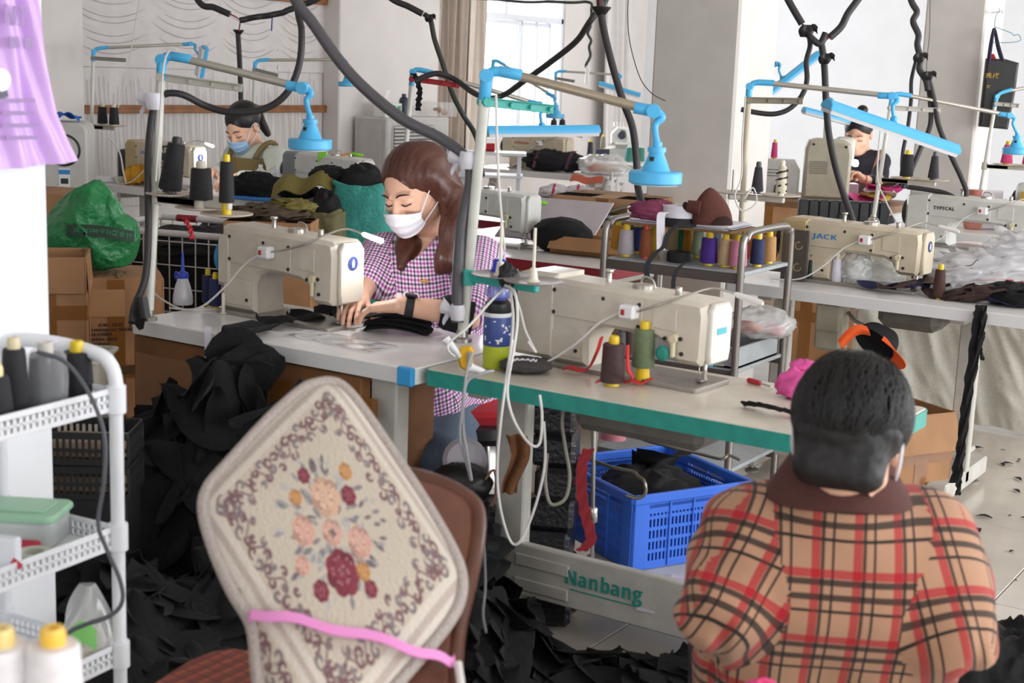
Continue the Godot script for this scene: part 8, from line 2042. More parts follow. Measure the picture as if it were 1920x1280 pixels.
func apron_woman(skin: Material) -> void:
	var base: Vector3 = v3(-6.257,0.737,-6.664)
	base.y = 0.0
	var o := thing("person", "dark haired woman in an olive apron, white sleeves and light blue mask sewing", "person", base)
	var J := func(p: Vector3) -> Vector3: return p-base
	var hc: Vector3 = J.call(v3(-6.264,1.143,-6.508))
	var fwd: Vector3 = J.call(v3(-6.232,0.901,-6.171))-hc
	var hx := frame_to(hc, (fwd+v3(0.0,-0.02,0.1)).normalized())
	hx.basis = hx.basis*Basis(Vector3.BACK, 0.06)
	var s := 1.16
	var neck: Vector3 = J.call(v3(-6.296,1.04,-6.646))
	var shR: Vector3 = J.call(v3(-6.408,0.988,-6.586))
	var shL: Vector3 = J.call(v3(-6.038,0.998,-6.562))
	var hips: Vector3 = J.call(v3(-6.274,0.576,-6.677))
	var elR: Vector3 = J.call(v3(-6.404,0.859,-6.475))
	var elL: Vector3 = J.call(v3(-5.884,0.853,-6.386))
	var wrR: Vector3 = J.call(v3(-6.315,0.878,-6.294))
	var wrL: Vector3 = J.call(v3(-6.043,0.865,-6.225))
	var shirt := worn("shirt_mint", col("d3dacf"),0.85,0.93,8.0)
	seated(o, skin, hx, s, neck, shR, shL, hips, [[elR, wrR, J.call(v3(-6.265,0.872,-6.204)),1.0,0.8],[elL, wrL, J.call(v3(-6.058,0.851,-6.151)),-1.0,0.85]], shirt, worn("trouser_dark", col("2b2c33"),0.9,0.85,6.0),v3(-0.45,0.45,-0.4),v3(0.4,1.35,0.6), "pale mint long sleeved shirt")
	mask(o, hx, s, mt("mask_blue", col("9cc3e6"),0.8))
	# olive apron over the chest with straps
	var fd := (hx.basis.z*v3(1,0,1)).normalized()
	var sd := Vector3.UP.cross(fd)
	var ch := (shR+shL)/2+v3(0,-0.15,0)
	var olive := worn("apron_olive", col("7d6c45"),0.9,0.88,8.0)
	part("apron_bib", G.new().sheet(14,14, func(u, v):
		var a: float = (u-0.5)*2.3
		return ch+sd*sin(a)*0.17+fd*(cos(a)*0.165-0.01)+v3(0,0.12-v*0.34,0),0.006), olive, o, "olive brown apron bib")
	for q in [-1,1]:
		part("apron_strap", G.new().tube(curve([ch+sd*q*0.1+fd*0.13+v3(0,0.12,0), ch+sd*q*0.115+fd*0.06+v3(0,0.2,0), ch+sd*q*0.11-fd*0.06+v3(0,0.2,0), ch+sd*q*0.09-fd*0.14+v3(0,0.05,0)],5),0.016,8), olive, o)
	part("bib_mark", G.new().box(v3(0,0,0),v3(0.04,0.018,0.004),0.001), dark(), o, "small dark mark on the bib", frame_to(ch+fd*0.17+sd*0.06+v3(0,0.02,0), fd))
	var fh := Field.new(v3(-0.35,0.85,-0.35),v3(0.35,1.5,0.35),0.011)
	fh.ball(hx*(v3(0,0.045,-0.025)*s),v3(0.088,0.09,0.106)*s, 0.02, hx.basis)
	fh.dent(hx*(v3(0,-0.035,0.125)*s),v3(0.072,0.115,0.088)*s, 0.01, hx.basis)
	fh.dent(hx*(v3(0,-0.115,0.02)*s),v3(0.12,0.075,0.08)*s, 0.012, hx.basis)
	fh.ball(hx*(v3(0,0.02,-0.12)*s),v3(0.05,0.05,0.04)*s, 0.015, hx.basis)
	fh.capsule(hx*(v3(0,0.0,-0.13)*s), hx*(v3(0.02,-0.12,-0.13)*s),0.04,0.022,0.02)
	part("hair", fh.net(), worn("hair_black", col("1b1718"),0.45,0.65,10.0,0.03), o, "black hair tied back")
	part("earring", G.new().lathe([v2(0,-0.006),v2(0.006,0),v2(0,0.006)],8, T(hx*(v3(0.088,-0.035,-0.01)*s))), chrome(), o)
	stool_for("round stool of the olive apron woman", base+hips, 0.36)

func stool_for(label: String, p: Vector3, h: float) -> void:
	var t := thing("stool", label, "stool", v3(p.x, 0, p.z),20)
	part("seat", G.new().lathe([v2(0, h),v2(0.16, h),v2(0.17, h+0.02),v2(0.16, h+0.045),v2(0, h+0.05)],20), dark(), t)
	for a in 4: part("leg", G.new().cyl(v3(cos(a*PI/2)*0.15,0, sin(a*PI/2)*0.15),v3(cos(a*PI/2)*0.11, h, sin(a*PI/2)*0.11),0.012,8), chrome(), t)

func dark_woman(skin: Material) -> void:
	var base: Vector3 = v3(-3.405,0.754,-9.807)
	base.y = 0.0
	var o := thing("person", "woman with a hair bun in a dark top and tan straps at the beige machine", "person", base)
	var J := func(p: Vector3) -> Vector3: return p-base
	var hc: Vector3 = J.call(v3(-3.478,1.2,-9.678))
	var fwd: Vector3 = J.call(v3(-3.357,0.939,-9.212))-hc
	var hx := frame_to(hc, (fwd+v3(-0.05,0.04,0.1)).normalized())
	var s := 1.12
	var neck: Vector3 = J.call(v3(-3.454,1.103,-9.794))
	var shR: Vector3 = J.call(v3(-3.564,1.045,-9.769))
	var shL: Vector3 = J.call(v3(-3.346,1.043,-9.789))
	var hips: Vector3 = J.call(v3(-3.399,0.567,-9.89))
	var elR: Vector3 = J.call(v3(-3.525,0.876,-9.574))
	var elL: Vector3 = J.call(v3(-3.249,0.877,-9.572))
	var wrR: Vector3 = J.call(v3(-3.392,0.926,-9.308))
	var wrL: Vector3 = J.call(v3(-3.289,0.922,-9.313))
	seated(o, skin, hx, s, neck, shR, shL, hips, [[elR, wrR, J.call(v3(-3.365,0.953,-9.21)),1.0,0.75],[elL, wrL, J.call(v3(-3.331,0.968,-9.235)),-1.0,0.6]], worn("top_dark", col("22212b"),0.9,0.85,6.0), mats["trouser_dark"],v3(-0.45,0.45,-0.45),v3(0.45,1.4,0.65), "dark navy high necked top")
	var fd := (hx.basis.z*v3(1,0,1)).normalized()
	var sd := Vector3.UP.cross(fd)
	var ch := (shR+shL)/2+v3(0,-0.15,0)
	var tan := worn("strap_tan", col("9c6a3e"),0.6,0.85,8.0)
	for q in [-1,1]:
		part("apron_strap", G.new().tube(curve([ch+sd*q*0.1+fd*0.14+v3(0,0.02,0), ch+sd*q*0.11+fd*0.1+v3(0,0.12,0), ch+sd*q*0.115+v3(0,0.19,0), ch+sd*q*0.1-fd*0.14+v3(0,0.02,0)],5),0.017,8), tan, o, "tan apron strap")
	part("apron_bib", G.new().sheet(10,10, func(u, v):
		var a: float = (u-0.5)*1.9
		return ch+sd*sin(a)*0.17+fd*(cos(a)*0.16)+v3(0,0.02-v*0.24,0),0.006), worn("bib_brown", col("4a2d2d"),0.8,0.6,14.0,0.1), o)
	var fh := Field.new(v3(-0.35,0.95,-0.4),v3(0.35,1.65,0.35),0.011)
	fh.ball(hx*(v3(0,0.045,-0.025)*s),v3(0.087,0.09,0.106)*s, 0.02, hx.basis)
	fh.dent(hx*(v3(0,-0.035,0.125)*s),v3(0.07,0.115,0.088)*s, 0.01, hx.basis)
	fh.dent(hx*(v3(0,-0.12,0.02)*s),v3(0.12,0.075,0.08)*s, 0.012, hx.basis)
	fh.ball(J.call(v3(-3.494,1.368,-9.767)),v3(0.04,0.035,0.04),0.02)
	part("hair", fh.net(), mats["hair_black"], o, "black hair with a bun on top")
	part("bracelet", G.new().lathe([v2(0.03,-0.004),v2(0.034,0),v2(0.03,0.004)],14, Transform3D(frame_to(wrL, wrL-elL).basis*Basis(Vector3.RIGHT, PI/2), wrL)), mt("bead_red", col("a8343a"),0.4), o, "thin red bracelet")
	stool_for("round stool of the woman in the dark top", base+hips, 0.36)

func plaid_woman(skin: Material) -> void:
	# her own axes: x to her right hand side as seen from behind, -z the way she faces
	var yaw := 33.0-4.0
	var base: Vector3 = v3(-0.771,0.903,-2.217)
	base.y = 0.0
	var o := thing("person", "short haired person seen from behind in a red and tan plaid jacket", "person", base, yaw)
	var inv := o.transform.affine_inverse()
	var J := func(p: Vector3) -> Vector3: return inv*p
	var hc: Vector3 = J.call(v3(-0.754,0.987,-2.174))
	var hx := frame_to(hc, v3(0.3,-0.5,-1.0))
	hx.basis = hx.basis*Basis(Vector3.BACK, 0.05)
	var s := 1.0
	var neck: Vector3 = J.call(v3(-0.761,0.925,-2.168))
	var shL: Vector3 = J.call(v3(-0.893,0.794,-2.137))
	var shR: Vector3 = J.call(v3(-0.654,0.799,-2.294))
	var hips: Vector3 = J.call(v3(-0.758,0.404,-2.282))
	var chest: Vector3 = J.call(v3(-0.758,0.731,-2.21))
	var elL: Vector3 = J.call(v3(-0.896,0.702,-2.041))
	var elR: Vector3 = J.call(v3(-0.577,0.689,-2.221))
	var wrL: Vector3 = elL+v3(0.03,-0.13,-0.16)
	var wrR: Vector3 = elR+v3(-0.05,-0.13,-0.16)
	var g := head_field(0.0045, s, 0.075).net().moved(hx)
	var f := Field.new(v3(-0.45,0.3,-0.6),v3(0.45,1.15,0.3),0.012)
	f.capsule(hx*v3(0,-0.06,-0.02), neck+v3(0,-0.04,-0.05),0.05,0.055,0.02)
	f.capsule(elL, wrL, 0.036,0.027,0.02).capsule(elR, wrR, 0.036,0.027,0.02)
	f.net(g)
	hand(g, frame_to(wrL, v3(0.3,-0.3,-1.0)),1.0,[0.35,0.4,0.45,0.5])
	hand(g, frame_to(wrR, v3(-0.3,-0.3,-1.0)),-1.0,[0.35,0.4,0.45,0.5])
	part("body", g, skin, o)
	face_parts(o, hx, s, true)
	for q in [-1,1]: part("mask_loop", G.new().tube(curve([hx*v3(q*0.075,-0.055,0.05), hx*v3(q*0.084,-0.04,-0.005), hx*v3(q*0.086,-0.01,-0.035), hx*v3(q*0.083,0.02,-0.03)],5),0.003,6), mt("loop_white", col("e9e7ee"),0.7), o)
	# jacket
	var ft := Field.new(v3(-0.48,0.3,-0.5),v3(0.48,1.15,0.4),0.0098)
	ft.capsule(shL, shR, 0.078,0.078,0.06)
	ft.capsule(v3(-0.09, chest.y, chest.z-0.02),v3(0.09, chest.y, chest.z-0.02),0.13,0.13,0.06)
	ft.capsule(v3(-0.09, chest.y, chest.z-0.02),v3(-0.08, hips.y+0.02, hips.z-0.05),0.13,0.15,0.06)
	ft.capsule(v3(0.09, chest.y, chest.z-0.02),v3(0.08, hips.y+0.02, hips.z-0.05),0.13,0.15,0.06)
	ft.capsule(neck+v3(0,-0.045,0.0), chest, 0.075,0.12,0.07)
	ft.capsule(shL, elL, 0.078,0.068,0.045).capsule(elL, wrL, 0.068,0.05,0.03)
	ft.capsule(shR, elR, 0.078,0.072,0.045).capsule(elR, wrR, 0.072,0.05,0.03)
	var nz := FastNoiseLite.new()
	nz.seed = 14
	nz.frequency = 4.5
	ft.warp(func(p):
		var arm: float = clampf((absf(p.x)-0.15)*9.0,0,1)
		return 0.006*nz.get_noise_3d(p.x, p.y, p.z)+arm*0.006*sin(p.y*60.0+p.x*40.0)+0.01*exp(-pow((absf(p.x)-0.2)/0.012,2.0))*clampf((shL.y-0.04-p.y)*9.0,0,1))
	var pm := mt("plaid", Color.WHITE, 0.9)
	pm.albedo_texture = shared("plaid", func(): return weave(256, plaid))
	pm.rim_enabled = true
	pm.rim = 0.2
	pm.heightmap_enabled = true
	pm.heightmap_texture = shared("rib", func(): return noise(0.2,5, Color.BLACK, Color.WHITE, 2, true))
	pm.heightmap_scale = 0.05
	part("jacket", limb_uv(ft.net(),[[v3(0.0, shL.y, 0),v3(0.0, hips.y, 0),0.0],[shL, elL, 0.0],[shR, elR, 0.0]],15.4,8.9), pm, o, "red, tan and black plaid jacket")
	part("collar", G.new().sheet(44,8, func(u, v):
		var a: float = lerpf(-0.9, PI+0.9, u)
		var r: float = lerpf(0.075,0.118,v)
		return neck+v3(cos(a)*r*1.0,0.04-0.075*v-0.012*absf(cos(a)), sin(a)*r*0.9-0.02),0.008), worn("collar_brown", col("55302a"),0.9,0.85,10.0), o, "dark brown jacket collar")
	part("inner_collar", G.new().tube(range(14).map(func(i):
		var a: float = lerpf(0.2, PI-0.2, i/13.0)
		return neck+v3(cos(a)*0.07,0.043, sin(a)*0.064-0.02)),0.006,6), mt("collar_violet", col("7b4bb0"),0.8), o, "violet inner collar")
	# hair: short, loose strands
	var fh := Field.new(v3(-0.2,0.75,-0.35),v3(0.2,1.25,0.25),0.0055)
	fh.ball(hx*v3(0,0.042,-0.026),v3(0.09,0.094,0.108),0.02, hx.basis)
	fh.ball(hx*v3(0,0.0,-0.055),v3(0.082,0.065,0.065),0.03, hx.basis)
	fh.capsule(hx*v3(-0.04,-0.066,-0.068), hx*v3(0.04,-0.066,-0.068),0.032,0.032,0.03)
	fh.dent(hx*v3(0,-0.06,0.115),v3(0.08,0.11,0.085),0.012, hx.basis)
	for q in [-1,1]: fh.dent(hx*v3(q*0.098,-0.03,0.002),v3(0.032,0.05,0.03),0.008, hx.basis)
	var hi := hx.affine_inverse()
	fh.warp(func(p):
		var q: Vector3 = hi*p
		return 0.004*nz.get_noise_3d(p.x*6.0, p.y*6.0, p.z*6.0))
	var hb := mt("hair_ink", col("0f0d0d"),0.55)
	var hg := fh.net()
	# separate strands over the cap
	var rng := RandomNumberGenerator.new()
	rng.seed = 31
	var st := G.new()
	for i in 900:
		var a := rng.randf()*TAU
		var el := rng.randf_range(-0.3,1.1)
		var pts := []
		for k in 6:
			var e := el-k*0.19
			var aa := a+0.06*k*rng.randf_range(-1,1)
			var d := v3(cos(aa)*cos(e)*0.092,0.042+sin(e)*0.096,-0.026+sin(aa)*cos(e)*0.11)
			if d.y < -0.02: d = v3(d.x*0.92, d.y, d.z)
			pts.append(hx*(d*(1.012+0.09*clampf(0.35-e, 0.0,0.8))))
		if (hi*pts[3]).z > 0.05 and (hi*pts[3]).y < 0.05: continue
		st.tube(pts, [0.001,0.0015,0.0017,0.0015,0.0011,0.0005],4, false)
	part("hair", hg, hb, o, "short black hair")
	part("hair_strands", st, hb, o).set_meta("kind", "stuff")
	# seat
	var fl := Field.new(v3(-0.35,0.0,-0.6),v3(0.35,0.55,0.35),0.018)
	for q in [-1,1]:
		var k := v3(q*0.14,0.46, hips.z-0.42)
		fl.capsule(v3(q*0.09, hips.y-0.08, hips.z), k, 0.095,0.075,0.03).capsule(k, v3(q*0.15,0.06, k.z+0.1),0.07,0.05,0.02)
	part("trousers", fl.net(), mats["trouser_dark"], o)
	stool_for("low stool hidden under the plaid jacket", o.transform*hips, 0.26)
	# pink and black things by the jacket hem
	one("black_belt_bag", lump(v3(0.07,0.02,0.05),77,0.2), dark(), "black bag edge at the bottom below the plaid jacket", "bag", v3(-0.76,0.616,-1.844),33)
	var bb: Vector3 = v3(-0.76,0.616,-1.844)
	one("low_bench", G.new().box(v3(0, bb.y/2-0.005,0),v3(0.2, bb.y-0.01,0.12),0.01), mats["pan_grey"], "low grey bench under the black bag at the bottom edge", "bench", v3(bb.x, 0, bb.z),33)
	one("pink_pouch", lump(v3(0.028,0.02,0.02),78,0.2), mt("cloth_hot_pink", col("e0457f"),0.8), "hot pink pouch at the bottom edge by the plaid jacket", "pouch", bb+v3(0.02,0.035,0.0),33)

class G:
	var v := PackedVector3Array()
	var n := PackedVector3Array()
	var t := PackedVector2Array()
	var ix := PackedInt32Array()

	func tri(a: Vector3, b: Vector3, c: Vector3, nn: Vector3, ta := Vector2.ZERO, tb := Vector2.ZERO, tc := Vector2.ZERO) -> void:
		var k := v.size()
		v.append(a); v.append(b); v.append(c)
		n.append(nn); n.append(nn); n.append(nn)
		t.append(ta); t.append(tb); t.append(tc)
		ix.append(k); ix.append(k+1); ix.append(k+2)

	func quad(a: Vector3, b: Vector3, c: Vector3, d: Vector3, away: Vector3, uv := []) -> G:
		var nn := (b-a).cross(c-a).normalized()
		if nn == Vector3.ZERO:
			nn = (c-a).cross(d-a).normalized()
		if nn.dot(away) < 0: nn = -nn
		var k := v.size()
		for p in [a, b, c, d]:
			v.append(p); n.append(nn)
		if uv.is_empty():
			var an := nn.abs()
			for p in [a, b, c, d]:
				t.append(Vector2(p.z, -p.y) if an.x > an.y and an.x > an.z else Vector2(p.x, p.z) if an.y > an.z else Vector2(p.x, -p.y))
		else:
			for q in uv: t.append(q)
		for q in [0,1,2,0,2,3]: ix.append(k+q)
		return self

	# chamfered box round c
	func box(c: Vector3, s: Vector3, b := 0.003, xf := Transform3D()) -> G:
		var h := s/2.0
		b = minf(b, minf(h.x, minf(h.y, h.z))*0.95)
		var pt := func(f: int, sg: Array) -> Vector3:
			var p := Vector3.ZERO
			for i in 3: p[i] = sg[i]*(h[i] if i == f else h[i]-b)
			return xf*(c+p)
		for f in 3:
			var i := (f+1) % 3
			var j := (f+2) % 3
			for sf in [-1,1]:
				var q := []
				for e in [[-1,-1],[1,-1],[1,1],[-1,1]]:
					var sg := [0,0,0]
					sg[f] = sf; sg[i] = e[0]; sg[j] = e[1]
					q.append(pt.call(f, sg))
				var w := Vector3.ZERO
				w[f] = sf
				quad(q[0], q[1], q[2], q[3], xf.basis*w)
			if b > 0.0:
				for si in [-1,1]:
					for sj in [-1,1]:
						var lo := [0,0,0]
						var hi := [0,0,0]
						lo[f] = -1; hi[f] = 1
						lo[i] = si; hi[i] = si; lo[j] = sj; hi[j] = sj
						var w := Vector3.ZERO
						w[i] = si; w[j] = sj
						quad(pt.call(i, lo), pt.call(i, hi), pt.call(j, hi), pt.call(j, lo), xf.basis*w)
		if b > 0.0:
			for e in 8:
				var sg := [1 if e & 1 else -1,1 if e & 2 else -1,1 if e & 4 else -1]
				var w := xf.basis*Vector3(sg[0], sg[1], sg[2]).normalized()
				tri(pt.call(0, sg), pt.call(1, sg), pt.call(2, sg), w)
		return self

	# profile of (radius, height) turned round y
	func lathe(prof: Array, seg := 16, xf := Transform3D(), arc := TAU) -> G:
		var m := prof.size()
		var along := 0.0
		for s in m-1:
			var a: Vector2 = prof[s]
			var b: Vector2 = prof[s+1]
			var d := b-a
			if d.length() < 1e-6: continue
			var me := Vector2(d.y, -d.x).normalized()
			var na := me
			var nb := me
			if s > 0:
				var e: Vector2 = a-prof[s-1]
				var o := Vector2(e.y, -e.x).normalized()
				if o.dot(me) > 0.8: na = (o+me).normalized()
			if s < m-2:
				var e: Vector2 = prof[s+2]-b
				var o := Vector2(e.y, -e.x).normalized()
				if o.dot(me) > 0.8: nb = (o+me).normalized()
			var k := v.size()
			for i in seg+1:
				var g := arc*i/seg
				var c := Vector3(cos(g),0, sin(g))
				v.append(xf*(c*a.x+Vector3.UP*a.y)); n.append((xf.basis*(c*na.x+Vector3.UP*na.y)).normalized())
				v.append(xf*(c*b.x+Vector3.UP*b.y)); n.append((xf.basis*(c*nb.x+Vector3.UP*nb.y)).normalized())
				t.append(Vector2(float(i)/seg, along)); t.append(Vector2(float(i)/seg, along+d.length()))
				if i < seg:
					for q in [0,1,2,1,3,2]: ix.append(k+i*2+q)
			along += d.length()
		return self

	func cyl(a: Vector3, b: Vector3, r: float, seg := 12, r2 := -1.0) -> G:
		var l := (b-a).length()
		var rr := r if r2 < 0 else r2
		return lathe([Vector2(0,0), Vector2(r*0.94,0), Vector2(r, r*0.08), Vector2(rr, l-rr*0.08), Vector2(rr*0.94, l), Vector2(0, l)], seg, G.along(a, b))

	static func along(a: Vector3, b: Vector3) -> Transform3D:
		var y := (b-a).normalized()
		var x := y.cross(Vector3.FORWARD if absf(y.z) < 0.9 else Vector3.RIGHT).normalized()
		return Transform3D(Basis(x, y, x.cross(y)), a)

	func tube(pts: Array, r, seg := 8, cap := true) -> G:
		var m := pts.size()
		var k := v.size()
		var tg: Vector3 = (pts[1]-pts[0]).normalized()
		var x := tg.cross(Vector3.UP if absf(tg.y) < 0.9 else Vector3.RIGHT).normalized()
		var far := 0.0
		var ends := []
		for i in m:
			var nt: Vector3 = (pts[mini(i+1, m-1)]-pts[maxi(i-1,0)]).normalized()
			var ax := tg.cross(nt)
			if ax.length() > 1e-6: x = x.rotated(ax.normalized(), tg.angle_to(nt))
			tg = nt
			x = (x-tg*x.dot(tg)).normalized()
			var y := tg.cross(x)
			var ri: float = r[i] if r is Array else r
			if i: far += (pts[i]-pts[i-1]).length()
			for j in seg+1:
				var g := TAU*j/seg
				var c := x*cos(g)+y*sin(g)
				v.append(pts[i]+c*ri); n.append(c); t.append(Vector2(float(j)/seg, far))
				if i < m-1 and j < seg:
					var b := k+i*(seg+1)+j
					for q in [0, seg+1,1,1, seg+1, seg+2]: ix.append(b+q)
			if cap and (i == 0 or i == m-1): ends.append([pts[i],-tg if i == 0 else tg, x, y, ri])
		for e in ends:
			for j in seg:
				var g := TAU*j/seg
				var g2 := TAU*(j+1)/seg
				tri(e[0], e[0]+(e[2]*cos(g)+e[3]*sin(g))*e[4], e[0]+(e[2]*cos(g2)+e[3]*sin(g2))*e[4], e[1])
		return self

	# outline in xy, from z0 to z1, edges chamfered by b
	func prism(poly: Array, z0: float, z1: float, b := 0.003, xf := Transform3D()) -> G:
		var p := PackedVector2Array(poly)
		if Geometry2D.is_polygon_clockwise(p): p.reverse()
		var m := p.size()
		var inn := PackedVector2Array()
		for i in m:
			var d0 := (p[i]-p[(i+m-1) % m]).normalized()
			var d1 := (p[(i+1) % m]-p[i]).normalized()
			var n0 := Vector2(-d0.y, d0.x)
			var n1 := Vector2(-d1.y, d1.x)
			var bis := (n0+n1).normalized()
			inn.append(p[i]+bis*b/maxf(0.35, bis.dot(n0)))
		var tr := Geometry2D.triangulate_polygon(inn)
		for z in [z0, z1]:
			var w := xf.basis*Vector3(0,0,-1.0 if z == z0 else 1.0)
			for q in range(0, tr.size(),3):
				var a := inn[tr[q]]
				var c := inn[tr[q+1]]
				var e := inn[tr[q+2]]
				tri(xf*Vector3(a.x, a.y, z), xf*Vector3(c.x, c.y, z), xf*Vector3(e.x, e.y, z), w.normalized(), Vector2(a.x, -a.y), Vector2(c.x, -c.y), Vector2(e.x, -e.y))
		for i in m:
			var j := (i+1) % m
			var dd := (p[j]-p[i]).normalized()
			var out := Vector2(dd.y, -dd.x)
			var dp := (p[i]-p[(i+m-1) % m]).normalized()
			var dn := (p[(j+1) % m]-p[j]).normalized()
			var oi := out
			var oj := out
			if dp.dot(dd) > 0.75: oi = (out+Vector2(dp.y, -dp.x)).normalized()
			if dn.dot(dd) > 0.75: oj = (out+Vector2(dn.y, -dn.x)).normalized()
			var rows := [[inn, z0,-0.7],[p, z0+b, 0.0],[p, z1-b, 0.0],[inn, z1,0.7]]
			for s in 3:
				var k := v.size()
				for e in [[s, i, oi],[s, j, oj],[s+1, j, oj],[s+1, i, oi]]:
					var q: Vector2 = rows[e[0]][0][e[1]]
					v.append(xf*Vector3(q.x, q.y, rows[e[0]][1]))
					n.append((xf.basis*Vector3(e[2].x, e[2].y, [-0.7,0.0,0.7][s])).normalized())
					t.append(Vector2(q.x+q.y, rows[e[0]][1]))
				for q in [0,1,2,0,2,3]: ix.append(k+q)
		return self

	# a surface fn(u, v); with thickness th it is a closed sheet
	func sheet(nu: int, nv: int, fn: Callable, th := 0.0, wrap_u := false, flip := false) -> G:
		var p := []
		for j in nv+1:
			for i in nu+1: p.append(fn.call(float(i)/nu, float(j)/nv))
		var nn := []
		for j in nv+1:
			for i in nu+1:
				var i0 := i-1
				var i1 := i+1
				if wrap_u:
					i0 = nu-1 if i == 0 else i0
					i1 = 1 if i == nu else i1
				var du: Vector3 = p[j*(nu+1)+mini(i1, nu)]-p[j*(nu+1)+maxi(i0,0)]
				var dv: Vector3 = p[mini(j+1, nv)*(nu+1)+i]-p[maxi(j-1,0)*(nu+1)+i]
				var c := du.cross(dv).normalized()
				nn.append(-c if flip else c)
		for side in ([1,-1] if th > 0 else [1]):
			var k := v.size()
			for q in p.size():
				v.append(p[q]+nn[q]*th*0.5*side); n.append(nn[q]*side)
				t.append(Vector2(float(q % (nu+1))/nu, float(q/(nu+1))/nv))
			for j in nv:
				for i in nu:
					var b := k+j*(nu+1)+i
					for q in [0,1, nu+1,1, nu+2, nu+1]: ix.append(b+q)
		if th > 0:
			var rim := []
			if not wrap_u:
				for j in nv: rim.append([j*(nu+1), (j+1)*(nu+1)]); rim.append([j*(nu+1)+nu, (j+1)*(nu+1)+nu])
			for i in nu: rim.append([i, i+1]); rim.append([nv*(nu+1)+i, nv*(nu+1)+i+1])
			var mid := Vector3.ZERO
			for q in p: mid += q
			mid /= p.size()
			for e in rim:
				var a: Vector3 = p[e[0]]
				var c: Vector3 = p[e[1]]
				quad(a+nn[e[0]]*th*0.5, c+nn[e[1]]*th*0.5, c-nn[e[1]]*th*0.5, a-nn[e[0]]*th*0.5, (a+c)/2-mid)
		return self

	func ball_mesh(at: Vector3, r: Vector3, nu := 14, nv := 8) -> G:
		return sheet(nu, nv, func(u, w):
			var th: float = (w-0.5)*PI
			return at+Vector3(cos(u*TAU)*cos(th)*r.x, sin(th)*r.y, sin(u*TAU)*cos(th)*r.z),0.0, true, true)

	func add(o: G, xf := Transform3D()) -> G:
		var k := v.size()
		for p in o.v: v.append(xf*p)
		for p in o.n: n.append((xf.basis*p).normalized())
		t.append_array(o.t)
		for q in o.ix: ix.append(k+q)
		return self

	func moved(xf: Transform3D) -> G:
		return G.new().add(self, xf)

	# smooth the whole as one skin
	func skin() -> G:
		var acc := {}
		for q in range(0, ix.size(),3):
			var f := (v[ix[q+2]]-v[ix[q]]).cross(v[ix[q+1]]-v[ix[q]])
			if f.dot(n[ix[q]]) < 0: f = -f
			for e in 3:
				var key := (v[ix[q+e]]*5000.0).round()
				acc[key] = acc.get(key, Vector3.ZERO)+f
		for i in v.size():
			var a: Vector3 = acc.get((v[i]*5000.0).round(), n[i])
			if a.length() > 0: n[i] = a.normalized()
		return self

	func mesh() -> ArrayMesh:
		for q in range(0, ix.size(),3):
			var a := ix[q]
			var b := ix[q+1]
			var c := ix[q+2]
			if (v[c]-v[a]).cross(v[b]-v[a]).dot(n[a]+n[b]+n[c]) < 0:
				ix[q+1] = c
				ix[q+2] = b
		var arr := []
		arr.resize(Mesh.ARRAY_MAX)
		arr[Mesh.ARRAY_VERTEX] = v
		arr[Mesh.ARRAY_NORMAL] = n
		arr[Mesh.ARRAY_TEX_UV] = t
		arr[Mesh.ARRAY_INDEX] = ix
		var m := ArrayMesh.new()
		m.add_surface_from_arrays(Mesh.PRIMITIVE_TRIANGLES, arr)
		return m

